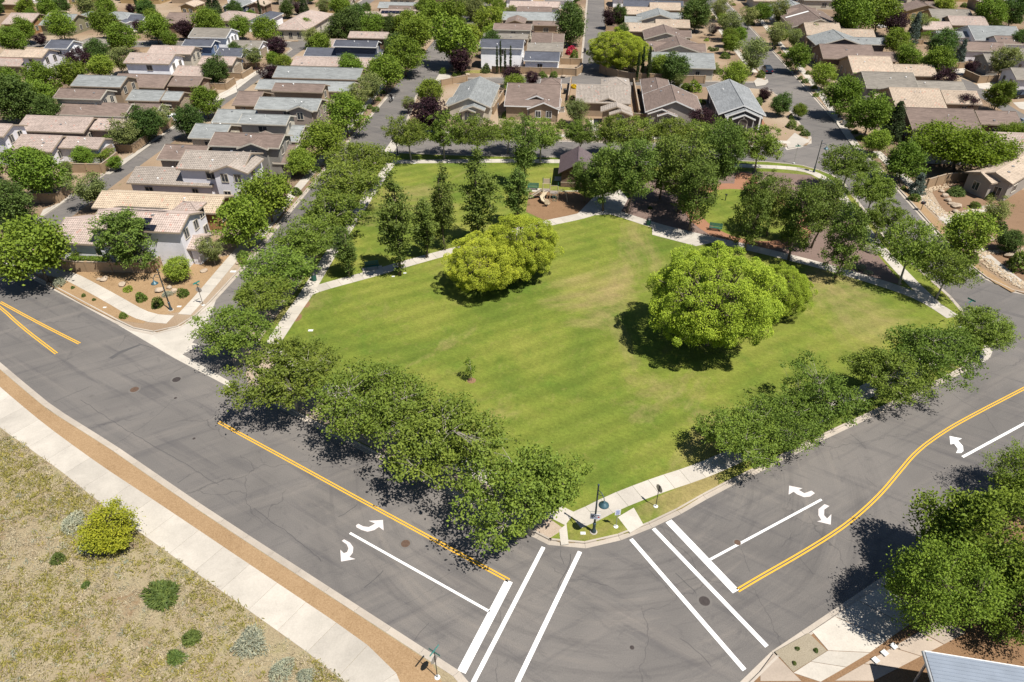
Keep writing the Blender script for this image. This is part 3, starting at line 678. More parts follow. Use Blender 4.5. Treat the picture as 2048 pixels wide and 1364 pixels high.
cover('worn_patch', [(-26.11, 68.05), (-25.89, 68.66), (-25.00, 68.47), (-24.71, 67.50), (-25.23, 66.69), (-25.78, 67.10)], 'mulch', 'second worn brown patch in the lawn near the path', .0145, 2)
# lower left walk and gravel strip
sidew_hi = [(-55.62, 57.09), (-52.68, 54.85), (-47.25, 50.84), (-43.95, 48.48), (-36.67, 43.58), (-30.30, 39.63), (-20.25, 33.21), (-8.45, 25.70), (-7.41, 24.06), (-6.92, 23.04)]
sidew_lo = [(-51.49, 50.47), (-48.94, 48.68), (-44.76, 46.05), (-38.62, 42.08), (-35.47, 39.79), (-28.44, 35.23), (-21.42, 30.75), (-14.20, 26.16), (-11.20, 24.06), (-9.92, 23.04)]
strip = sw_line[::-1]
cover('gravel_strip', offset_line([(-3.95, 24.06), (-4.92, 25.66), (-11.15, 29.67), (-21.12, 36.02), (-26.97, 39.79), (-36.82, 46.38), (-45.47, 51.80), (-50.88, 55.83), (-55.30, 59.18), (-58.29, 61.37)], .62)[::1] + [(-54.99, 56.08), (-52.10, 53.89), (-46.75, 49.96), (-43.50, 47.65), (-36.32, 42.85), (-30.02, 38.97), (-20.08, 32.67), (-8.55, 25.27), (-7.37, 23.53)], 'strip_gravel', 'orange-tan gravel strip between kerb and wide walk', .014)
side = struct(link('sidewalk', None), 'wide pale concrete walk beside the field')
hi = resample(smooth_line(sidew_hi, 2), 3.05)
def nearest(p, line):
    best = None
    for u, v in zip(line, line[1:]):
        d = ((v[0] - u[0]) ** 2 + (v[1] - u[1]) ** 2) or 1; t = max(0, min(1, ((p[0] - u[0]) * (v[0] - u[0]) + (p[1] - u[1]) * (v[1] - u[1])) / d))
        q = (u[0] + (v[0] - u[0]) * t, u[1] + (v[1] - u[1]) * t); e = math.dist(p, q)
        if best is None or e < best[0]: best = (e, q)
    return best[1]
for a, b in zip(hi, hi[1:]):
    d = math.dist(a, b); g = .012 / d
    a, b = (a[0] + (b[0] - a[0]) * g, a[1] + (b[1] - a[1]) * g), (b[0] + (a[0] - b[0]) * g, b[1] + (a[1] - b[1]) * g)
    q = [nearest(a, sidew_lo), nearest(b, sidew_lo), b, a]
    if area2(q) < 0: q = q[::-1]
    m = MB(); m.hexa([(x, y, .05) for x, y in q], [(x, y, TOP + .03) for x, y in q]); m.build('slab', 'concrete', side)
# left corner walk
walk('sidewalk', [(-69.42, 80.24), (-67.04, 80.24), (-58.45, 78.19), (-53.40, 74.80), (-48.59, 71.45), (-44.86, 68.73), (-42.50, 67.49), (-40.12, 67.22)], 1.7, 1.7, 'curving sidewalk round the gravel corner yard')
walk('sidewalk', [(-38.89, 68.31), (-38.44, 72.04), (-38.16, 75.75), (-37.87, 79.72), (-37.56, 83.44), (-37.10, 88.22)], 1.6, 1.7, 'sidewalk beside the corner house on the left street')
walk('sidewalk', [(-36.46, 84.37), (-36.09, 87.82), (-35.79, 94.49), (-35.32, 101.45), (-34.67, 108.68), (-34.12, 115.53), (-33.69, 121.77)] , 1.5, 2.4, 'shaded sidewalk on the left verge of the park street')
walk('sidewalk', [(-33.35, 116.09), (-32.58, 127.81), (-32.28, 139.08), (-31.62, 150.22), (-30.73, 163.96), (-29.52, 178.72), (-28.12, 195.87)], 1.5, 2.6, 'far part of the left verge sidewalk')
# far house row and right street walks
walk('sidewalk', [(-22.05, 134.29), (-12.08, 132.53), (-2.33, 131.66), (10.04, 131.09), (21.71, 130.24), (35.93, 129.40), (39.68, 129.12), (47.93, 128.01), (52.49, 127.47)], 1.5, 2.4, 'sidewalk in front of the houses facing the park')
walk('sidewalk', [(64.65, 74.29), (64.41, 78.34), (64.41, 82.53), (64.47, 87.84), (64.76, 94.11), (65.28, 101.06), (65.70, 106.67), (66.29, 114.53), (66.67, 122.67)], 1.6, 1.8, 'sidewalk beside the boulder yard')
walk('sidewalk', [(63.52, 121.35), (65.87, 136.32), (68.86, 152.63), (71.30, 169.04), (73.87, 188.64), (76.34, 209.22), (78.80, 228.29), (81.07, 244.17)], 1.5, 2.6, 'far sidewalk right of the right-hand street')
walk('sidewalk', [(64.15, 229.16), (62.98, 216.46), (62.19, 205.95), (61.43, 195.36), (60.51, 184.84), (60.33, 177.57)], 1.5, 2.6, 'far sidewalk left of the right-hand street')
walk('front_walk', [(16.67, 140.59), (16.51, 136.88), (16.07, 133.72)], 1.6, 1.6, 'front walk to the tan house porch', smooth=False)
cover('corner_ramp', [(51.72, 127.73), (55.21, 132.95), (55.59, 130.67), (56.34, 129.19), (57.30, 129.93), (56.34, 128.10), (54.11, 125.60), (51.12, 124.38)], 'concrete', 'concrete corner ramp at the end of the house row', .02)
cover('corner_ramp', [(57.71, 169.58), (59.68, 173.09), (60.58, 170.74), (61.54, 171.32), (61.00, 169.01), (59.46, 166.48), (56.97, 165.37)], 'concrete', 'concrete corner ramp beside the parked blue car', .02)
cover('street_strip', [(63.46, 106.04), (64.75, 106.67), (63.96, 99.61), (63.27, 91.95), (62.90, 86.27), (61.70, 84.18), (61.48, 86.66), (62.64, 98.19)], 'strip_gravel', 'gravel strip between kerb and sidewalk by the boulder yard', .014)
cover('street_strip', [(61.20, 80.32), (61.90, 80.81), (63.15, 73.82), (62.35, 73.42), (61.44, 76.35)], 'strip_gravel', 'end of the gravel strip at the right corner', .014)
cover('boulder_yard', [(68.50, 107.20), (75.75, 108.83), (83.89, 104.58), (65.97, 75.39), (64.81, 79.01), (64.98, 87.44), (65.40, 94.99)], 'brown_gravel', 'brown gravel yard with boulders at the right edge', .016)
walk('front_walk', [(64.01, 93.58), (66.09, 94.94), (67.97, 95.85), (69.81, 96.67), (71.41, 97.37), (73.09, 98.21), (74.58, 98.69)], 1.5, .9, 'stepped stone walk up to the stucco house', smooth=False)
cover('corner_yard', [(-58.29, 78.53), (-46.90, 78.19), (-45.96, 80.41), (-43.02, 80.76), (-37.44, 83.63), (-39.21, 69.15), (-41.82, 68.04), (-45.05, 69.15), (-48.80, 71.90), (-53.56, 75.11)], 'strip_gravel', 'tan gravel corner yard of the lavender house', .015)
cover('corner_verge', [(-59.11, 75.43), (-58.10, 77.53), (-53.17, 74.33), (-48.38, 71.01), (-44.68, 68.31), (-42.87, 66.95), (-42.94, 66.41), (-46.60, 67.22), (-52.38, 70.87)], 'strip_gravel', 'tan gravel verge along the main road at the corner house', .0145)
cover('alley_lawn', [(-12.19, 177.95), (-11.27, 179.21), (-7.35, 180.16), (-7.40, 177.02), (-12.44, 176.72)], 'lawn', 'small front lawn of the white cypress house', .018)
# lower right corner
cover('plaza_paving', [(16.48, 24.06), (16.68, 24.73), (17.99, 26.02), (18.84, 24.62), (19.20, 24.06)], 'plaza', 'pinkish concrete ramp at the lower right corner', .02)
cover('gravel_square', [(18.07, 26.10), (20.89, 27.50), (21.69, 26.18), (18.86, 24.67)], 'pebble', 'square bed of pebbles at the lower right corner', .03)
wk = struct(link('sidewalk', None), 'pale sidewalk at the lower right corner')
for q in ([(18.86, 24.61), (20.27, 25.38), (22.50, 24.99), (20.44, 24.00)], [(20.31, 25.41), (21.72, 26.16), (24.55, 26.02), (22.54, 25.02)], [(21.16, 27.62), (23.18, 28.74), (26.26, 27.01), (24.60, 26.06), (21.77, 26.20)], [(23.23, 28.78), (25.44, 30.04), (28.02, 28.00), (26.32, 27.05)], [(25.49, 30.08), (27.72, 31.31), (29.83, 29.02), (28.07, 28.04)]):
    m = MB(); m.prism(q, .05, TOP + .04); m.build('slab', 'concrete', wk)
def lp(u, v, t): return (u[0] + (v[0] - u[0]) * t, u[1] + (v[1] - u[1]) * t)
wk = struct(link('plaza_walk', None), 'pinkish paved walk beside the metal-roofed building')
for i in range(4):
    q = [lp((23.96, 24.06), (31.95, 27.50), i / 4 + .004), lp((23.96, 24.06), (31.95, 27.50), (i + 1) / 4 - .004), lp((21.40, 24.06), (31.19, 28.78), (i + 1) / 4 - .004), lp((21.40, 24.06), (31.19, 28.78), i / 4 + .004)]
    if area2(q) < 0: q = q[::-1]
    m = MB(); m.hexa([(x, y, .05) for x, y in q], [(x, y, TOP + .035) for x, y in q]); m.build('slab', 'plaza', wk)
cover('verge_lawn', [(27.77, 31.31), (29.88, 32.41), (31.12, 31.28), (29.43, 29.88), (28.37, 30.25)], 'lawn', 'dry grass patch under the lower right trees', .02)
# drives and alleys over the housing ground
for i, poly in enumerate(([(-66.41, 158.82), (-65.16, 162.91), (-65.08, 167.18), (-62.72, 160.85), (-65.85, 149.31), (-65.97, 146.64), (-66.40, 151.60)], [(-65.80, 169.39), (-64.05, 178.72), (-63.41, 180.56), (-62.86, 178.72), (-63.39, 162.91)], [(-68.15, 131.98), (-67.84, 137.09), (-66.98, 135.92), (-68.74, 122.38), (-68.82, 127.46)],
              [(-68.68, 121.73), (-68.67, 127.11), (-67.64, 126.41), (-68.38, 111.76), (-69.25, 111.76), (-69.54, 117.31)], [(-70.81, 100.00), (-70.89, 104.20), (-70.07, 102.44), (-70.81, 94.27), (-71.91, 97.65)])):
    cover('driveway', poly, 'concrete', 'pale concrete driveway strip number %s along the alley' % ['one', 'two', 'three', 'four', 'five'][i], .018)
cover('alley', [(108.57, 172.21), (109.34, 169.04), (107.98, 156.48), (106.59, 141.57), (103.61, 136.71), (103.43, 141.15), (104.30, 154.54), (104.30, 163.61)], 'asphalt', 'narrow asphalt alley behind the right-hand houses', .012)
cover('driveway', [(108.92, 179.86), (115.14, 182.12), (115.06, 178.38), (110.25, 175.37)], 'concrete', 'pale driveway in the upper right block', .018)
cover('driveway', [(109.65, 167.38), (115.17, 169.04), (110.27, 162.56), (108.18, 163.61)], 'concrete', 'second pale driveway in the upper right block', .018)
cover('driveway', [(109.44, 152.63), (113.96, 153.58), (109.48, 146.27), (108.36, 148.49)], 'concrete', 'pale driveway at the right edge', .018)
cover('driveway', [(-17.90, 177.50), (-14.95, 176.30), (-14.99, 172.56), (-18.43, 169.39)], 'concrete', 'pale corner walk at the white cypress house', .018)
cover('house_path', [(51.06, 148.94), (51.58, 143.67), (50.73, 135.54), (49.00, 134.01), (49.26, 141.15)], 'terracotta', 'reddish path beside the charcoal house', .013)
for i in range(5):
    pass

# ------------------------------------------------------------------ houses
CAMXY = Vector((0, 0, 0))
_mesh_cache = {}
def cached(key, fn):
    if key not in _mesh_cache: _mesh_cache[key] = fn()
    return _mesh_cache[key]
def window_meshes(w, h, trim, arch=False):
    def frame():
        m = MB(); t = .09
        m.hexa([(-w / 2 - t, -.02, -h / 2 - t), (w / 2 + t, -.02, -h / 2 - t), (w / 2 + t, .07, -h / 2 - t), (-w / 2 - t, .07, -h / 2 - t)], [(-w / 2 - t, -.02, -h / 2), (w / 2 + t, -.02, -h / 2), (w / 2 + t, .12, -h / 2), (-w / 2 - t, .12, -h / 2)])
        m.box(0, .03, h / 2, w + 2 * t, .09, t)
        for s in (-1, 1): m.box(s * (w / 2 + t / 2), .03, -h / 2, t, .09, h)
        m.box(0, .03, -h / 2, .05, .07, h)
        return m.mesh('window', 'trim_' + trim)
    def pane():
        m = MB(); m.box(0, -.005, -h / 2, w, .05, h); return m.mesh('pane', 'glass')
    return cached(('wf', w, h, trim), frame), cached(('wp', w, h), pane)
def add_window(root, x, y, z, ang, w, h, trim):
    f, p = window_meshes(w, h, trim)
    o = link('window', f, root, (x, y, z), ang - math.pi / 2)     # local +y is the outward normal
    link('pane', p, o)
    return o
def add_door(root, x, y, ang, w, h, mat, name='door'):
    def mk():
        m = MB(); m.box(0, .02, 0, w, .08, h)
        for k in range(4):
            if w > 2: m.box(0, .07, .12 + k * h / 4, w * .94, .03, h / 4 - .1)
        if w <= 2:
            for s in (-1, 1): m.box(s * w * .23, .07, .2, w * .3, .03, h * .38); m.box(s * w * .23, .07, h * .52, w * .3, .03, h * .4)
        return m.mesh(name, mat)
    o = link(name, cached((name, w, h, mat), mk), root, (x, y, 0), ang - math.pi / 2)
    if w <= 2:
        m = MB(); m.tube([(w * .38, .1, .98), (w * .38, .14, 1.06)], .03, 5); hd = m.build('handle', 'galv', o)
    return o
def arch_outline(w, h, n=10):
    r = w / 2; hs = h - r * .8
    return [(-r, 0), (r, 0)] + [(r * math.cos(math.pi * k / n), hs + r * .8 * math.sin(math.pi * k / n)) for k in range(n + 1)]
def arch_opening(root, x, y, ang, what):
    """an arched entry, its recess shade put in as a flat dark panel, or an arched window with surround"""
    w, h, z = (1.5, 2.35, 0.0) if what == 'entry' else (2.2, 2.3, 0.0) if what == 'porch' else (1.35, 1.75, .75)
    def plate(ww, hh, y0, y1, mat, name):
        m = MB(); o = arch_outline(ww, hh); n = len(o)
        i = m.add([(a, y0, b) for a, b in o] + [(a, y1, b) for a, b in o])
        m.f += [tuple(range(i, i + n)), tuple(range(i + 2 * n - 1, i + n - 1, -1))] + [(i + (k + 1) % n, i + k, i + n + k, i + n + (k + 1) % n) for k in range(n)]
        return m.mesh(name, mat)
    nm = 'door' if what != 'window' else 'window'
    o = link(nm, plate(w + .3, h + .15, -.02, .05, 'trim_cream', nm), root, (x, y, z), ang - math.pi / 2)
    link('pane' if nm == 'window' else 'panel', plate(w, h, -.01, .065, 'glass' if nm == 'window' else 'trim_dark', 'pane'), o)  # entry panel: dark colour stands in for the shade inside the porch
    m = MB(); m.box(0, .075, .05, .06, .03, h - .15); m.build('mullion', 'trim_cream' if nm == 'window' else 'trim_dark', o)
VENT = None
def vent_mesh(kind):
    def mk():
        m = MB()
        if kind == 0: m.lathe([(.07, -.2), (.07, .38), (.12, .39), (.10, .46)], 8)
        elif kind == 1: m.box(0, 0, -.15, .42, .42, .3); m.box(0, 0, .15, .52, .52, .05)
        else: m.lathe([(.16, -.2), (.16, .2), (.22, .22), (.04, .34)], 8)
        return m.mesh('roof_vent', 'trim_white' if kind != 1 else 'galv')
    return cached(('vent', kind), mk)

def build_house(idx, roof, wall, label, vols, opt):
    rnd = random.Random(1000 + idx)
    bx, by = vols[0][0], vols[0][1]
    near = opt.get('near'); tile = roof.startswith('tile')
    trim = opt.get('trim') or ('white' if wall in ('white', 'navy', 'blue') and not tile else 'tan' if tile or wall in ('tan', 'brown', 'ochre', 'sage', 'orange') else 'cream')
    root = thing('house', label, 'house', (bx, by, TOP))
    oh, ge, th = .42, .35, .16
    for vi, (cx, cy, ang, L, w, ze, zr, fl) in enumerate(vols):
        hip = 'h' in fl
        dx, dy = math.cos(ang), math.sin(ang)
        def P(a, b, z): return (cx - bx + a * dx - b * dy, cy - by + a * dy + b * dx, z)
        p = (zr - ze) / w
        hl, hw = L / 2, w
        al, bw = hl - ge, hw - oh
        zw = ze + p * oh - .06
        # walls
        m = MB(); q = [(-al, -bw), (al, -bw), (al, bw), (-al, bw)]
        if hip:
            al = hl - oh; q = [(-al, -bw), (al, -bw), (al, bw), (-al, bw)]
            m.hexa([P(a, b, -.2) for a, b in q], [P(a, b, zw) for a, b in q])
        else:
            za = ze + p * w - .1
            for s in (-1, 1):
                m.face([P(s * al, -s * bw, -.2), P(s * al, s * bw, -.2), P(s * al, s * bw, zw), P(s * al, 0, za), P(s * al, -s * bw, zw)])
            for s in (-1, 1):
                m.face([P(-s * al, s * -bw, -.2), P(s * al, s * -bw, -.2), P(s * al, s * -bw, zw), P(-s * al, s * -bw, zw)])
        m.build('wall', 'wall_' + wall, root)
        # roof
        m = MB(); sl = math.hypot(1, p)
        def slope(s, a0, a1, r0, r1):
            """one roof plane on side s between eave ends a0,a1 and ridge ends r0,r1"""
            n = max(3, int(round(w * sl / .40))) if (tile and (near or True)) else 1
            st = .045 if tile else 0.0
            for k in range(n):
                t0, t1 = k / n, (k + 1) / n
                def pt(t, e, lift):
                    a = (a0 + (r0 - a0) * t) if e == 0 else (a1 + (r1 - a1) * t)
                    b = s * hw * (1 - t)
                    return P(a, b, ze + p * w * t + lift), (a, w * sl * t)
                (A, ua), (B, ub), (Cc, uc), (D, ud) = pt(t0, 0, st), pt(t0, 1, st), pt(t1, 1, 0), pt(t1, 0, 0)
                quad, uvs = [A, B, Cc, D], [ua, ub, uc, ud]
                if s > 0: quad, uvs = quad[::-1], uvs[::-1]
                m.face(quad, uvs)
                if st:
                    A0, B0 = pt(t0, 0, 0)[0], pt(t0, 1, 0)[0]
                    rq = [A0, B0, B, A]
                    if s > 0: rq = rq[::-1]
                    m.face(rq, [ua, ub, ub, ua])
            # underside and eave edge
            E0, E1, R0, R1 = P(a0, s * hw, ze), P(a1, s * hw, ze), P(r0, 0, zr), P(r1, 0, zr)
            lo = [(v[0], v[1], v[2] - th) for v in (E0, E1, R1, R0)]
            m.face(lo[::-1] if s < 0 else lo)
            m.face([lo[0], lo[1], E1, E0] if s < 0 else [E0, E1, lo[1], lo[0]], [(0, 0)] * 4)
            for u, v, lu, lv in ((E0, R0, lo[0], lo[3]), (E1, R1, lo[1], lo[2])): m.face([u, v, lv, lu], [(0, 0)] * 4)
        if hip:
            rl = max(.05, hl - w)
            for s in (-1, 1): slope(s, -hl, hl, -rl, rl)
            for e in (-1, 1):
                n = max(3, int(round(w * sl / .40))) if tile else 1
                for k in range(n):
                    t0, t1 = k / n, (k + 1) / n
                    st = .045 if tile else 0
                    def pt(t, s, lift): return P(e * (hl - (hl - rl) * t), s * hw * (1 - t), ze + p * w * t + lift), (s * hw * (1 - t), w * sl * t)
                    (A, ua), (B, ub), (Cc, uc), (D, ud) = pt(t0, -1, st), pt(t0, 1, st), pt(t1, 1, 0), pt(t1, -1, 0)
                    quad, uvs = ([A, B, Cc, D], [ua, ub, uc, ud]) if e > 0 else ([D, Cc, B, A], [ud, uc, ub, ua])
                    m.face(quad, uvs)
                    if st:
                        A0, B0 = pt(t0, -1, 0)[0], pt(t0, 1, 0)[0]
                        m.face([A0, B0, B, A] if e > 0 else [A, B, B0, A0], [ua, ub, ub, ua])
                E = [P(e * hl, -hw, ze), P(e * hl, hw, ze)]
                m.face([(E[0][0], E[0][1], E[0][2] - th), (E[1][0], E[1][1], E[1][2] - th), E[1], E[0]], [(0, 0)] * 4)
        else:
            for s in (-1, 1): slope(s, -hl, hl, -hl, hl)
        ro = m.build('roof', 'roof_' + roof, root)
        # ridge cap
        rl = max(.1, hl - w) if hip else hl
        m = MB(); rp = [(-rl, 0, zr), (rl, 0, zr)]
        u, v = P(-rl, 0, zr + .02), P(rl, 0, zr + .02)
        m.tube([u, v], .11 if tile else .07, 6)
        if hip:
            for e in (-1, 1):
                for s in (-1, 1): m.tube([P(e * rl, 0, zr + .01), P(e * hl, s * hw, ze + .02)], .1 if tile else .05, 5)
        f0 = len(m.f)
        for k in range(f0): m.uv[k] = [(0.1 * (k % 7), .2)] * len(m.f[k])
        m.build('ridge_cap', 'roof_' + roof, ro)
        # fascia boards
        m = MB()
        for s in (-1, 1):
            m.hexa([P(-hl, s * (hw + .01), ze - .2), P(hl, s * (hw + .01), ze - .2), P(hl, s * (hw + .05), ze - .2), P(-hl, s * (hw + .05), ze - .2)],
                   [P(-hl, s * (hw + .01), ze + .015), P(hl, s * (hw + .01), ze + .015), P(hl, s * (hw + .05), ze + .015), P(-hl, s * (hw + .05), ze + .015)])
            if hip:
                e = s * (hl + .01), s * (hl + .05)
                m.hexa([P(e[0], -hw, ze - .2), P(e[1], -hw, ze - .2), P(e[1], hw, ze - .2), P(e[0], hw, ze - .2)], [P(e[0], -hw, ze + .015), P(e[1], -hw, ze + .015), P(e[1], hw, ze + .015), P(e[0], hw, ze + .015)])
            else:
                a0, a1 = s * (hl + .008), s * (hl + .05)
                for t in (-1, 1):
                    m.hexa([P(a0, t * (hw + .05), ze - .22), P(a1, t * (hw + .05), ze - .22), P(a1, 0, zr - .2), P(a0, 0, zr - .2)],
                           [P(a0, t * (hw + .05), ze + .02), P(a1, t * (hw + .05), ze + .02), P(a1, 0, zr + .045), P(a0, 0, zr + .045)])
        m.build('fascia', 'trim_' + trim, root)
        # vents
        for k in range(rnd.randint(1, 3) if L > 6 else 0):
            a = rnd.uniform(-.8, .8) * (hl - (w if hip else .6)); t = rnd.uniform(.12, .75)
            s = -1 if P(0, -1, 0)[1] < P(0, 1, 0)[1] else 1
            if rnd.random() < .2: s = -s
            link('roof_vent', vent_mesh(rnd.randint(0, 2)), ro, P(a, s * w * t, zr - p * w * t), 0, (.75, .75, .75))
        # openings on the faces that look towards the street
        cw = Vector((cx, cy, 0))
        two = ze > 4
        faces = []
        for s in (-1, 1):
            n = Vector((dx * s, dy * s, 0))
            if n.dot(CAMXY - cw) > 0: faces.append(('end', s, math.atan2(n.y, n.x), bw))
            n = Vector((-dy * s, dx * s, 0))
            if n.dot(CAMXY - cw) > 0: faces.append(('side', s, math.atan2(n.y, n.x), al))
        for kind, s, na, half in faces:
            if half < .9 or vi in (opt.get('front') or {}): continue
            def W(t, z, ww, hh):
                x, y, _ = P(s * al, t, 0) if kind == 'end' else P(t, s * bw, 0)
                add_window(root, x, y, z, na, ww, hh, trim if trim != 'tan' else 'cream')
            levels = [1.45] + ([ze - 1.05] if two else [])
            for lv, z in enumerate(levels):
                if kind == 'end':
                    if half < 2.2: ts = [0.0]
                    elif half < 3.6: ts = [-half * .45, half * .45]
                    else: ts = [-half * .55, 0, half * .55]
                    if 'long alley' in label and vi == len(vols) - 1 and lv == 0 and half > 1.8:
                        x, y, _ = P(s * al, 0, 0); add_door(root, x, y, na, min(4.6, half * 1.5), 2.15, 'trim_tan', 'garage_door'); continue
                    if opt.get('front') and vi == 0: continue
                    for t in ts: W(t + rnd.uniform(-.2, .2), z, 1.1 if half < 2.2 else 1.0, 1.25)
                else:
                    if lv == 0 and two: continue
                    n = max(1, int(half * 2 / 6.5)) if (near or two) else (1 if rnd.random() < .5 else 0)
                    for k in range(n):
                        t = -half + 2 * half * (k + .5) / n + rnd.uniform(-.6, .6)
                        if rnd.random() < .8: W(t, z, rnd.choice([.9, 1.2, 1.5]), 1.05)
    # particulars
    cx, cy, ang, L, w, ze, zr, fl = vols[0]
    dx, dy = math.cos(ang), math.sin(ang)
    def P0(a, b, z): return (cx - bx + a * dx - b * dy, cy - by + a * dy + b * dx, z)
    p = (zr - ze) / w; sgn = -1 if P0(0, -1, 0)[1] < P0(0, 1, 0)[1] else 1
    def panel(a, t, pw, ph, side=None, lift=.1):
        s = sgn if side is None else side
        q = [(a - pw / 2, t - ph / 2), (a + pw / 2, t - ph / 2), (a + pw / 2, t + ph / 2), (a - pw / 2, t + ph / 2)]
        if s * 1 < 0: q = q[::-1]
        m = MB()
        m.hexa([P0(u, s * v, zr - p * v + lift) for u, v in q], [P0(u, s * v, zr - p * v + lift + .05) for u, v in q])
        m.build('solar_panel', 'solar', root)
    ux = 1 if dx > 0 else -1
    if opt.get('solar'):
        for a, t in ((ux * 1.2, 1.6), (ux * 1.2, 2.7), (ux * 2.3, 2.7)): panel(a, t, 1.05, .95)
        for k in range(6): panel(ux * (-3.5 + k * 1.1), .9, 1.04, 1.6, -sgn, .45)
    if opt.get('solar2'):
        for k in range(9): panel((k - 4) * 1.12, w * .42, 1.06, w * .42)
    if opt.get('skylight'):
        m = MB(); q = [(-.6, .5), (.6, .5), (.6, w - .6), (-.6, w - .6)]
        m.hexa([P0(u, v, zr - p * abs(v) + .05) for u, v in q], [P0(u, v, zr - p * abs(v) + .12) for u, v in q]); m.build('skylight', 'trim_white', root)
    if opt.get('front'):
        # entries and arched windows in the gables towards the park
        for vi, what in opt['front'].items():
            vx, vy, va, vL, vw, vze, vzr, vf = vols[vi]
            ex, ey = math.cos(va), math.sin(va); s = -1 if ey > 0 else 1
            fx, fy = vx - bx + s * ex * (vL / 2 - .35), vy - by + s * ey * (vL / 2 - .35)
            na = math.atan2(s * ey, s * ex)
            arch_opening(root, fx, fy, na, what)
    if opt.get('porch'):
        vx, vy, va, vL, vw, vze, vzr, vf = vols[1]
        ex, ey = math.cos(va), math.sin(va); s = -1 if ey > 0 else 1
        for t in (-1, 0, 1):
            px = vx - bx + s * ex * (vL / 2 - .1) - t * (vw - .4) * ey; py = vy - by + s * ey * (vL / 2 - .1) + t * (vw - .4) * ex
            m = MB(); m.box(px, py, -.1, .42, .42, 1.1, va); m.box(px, py, 1.0, .3, .3, vze - 1.0, va); m.build('porch_column', 'trim_white', root)
    return root
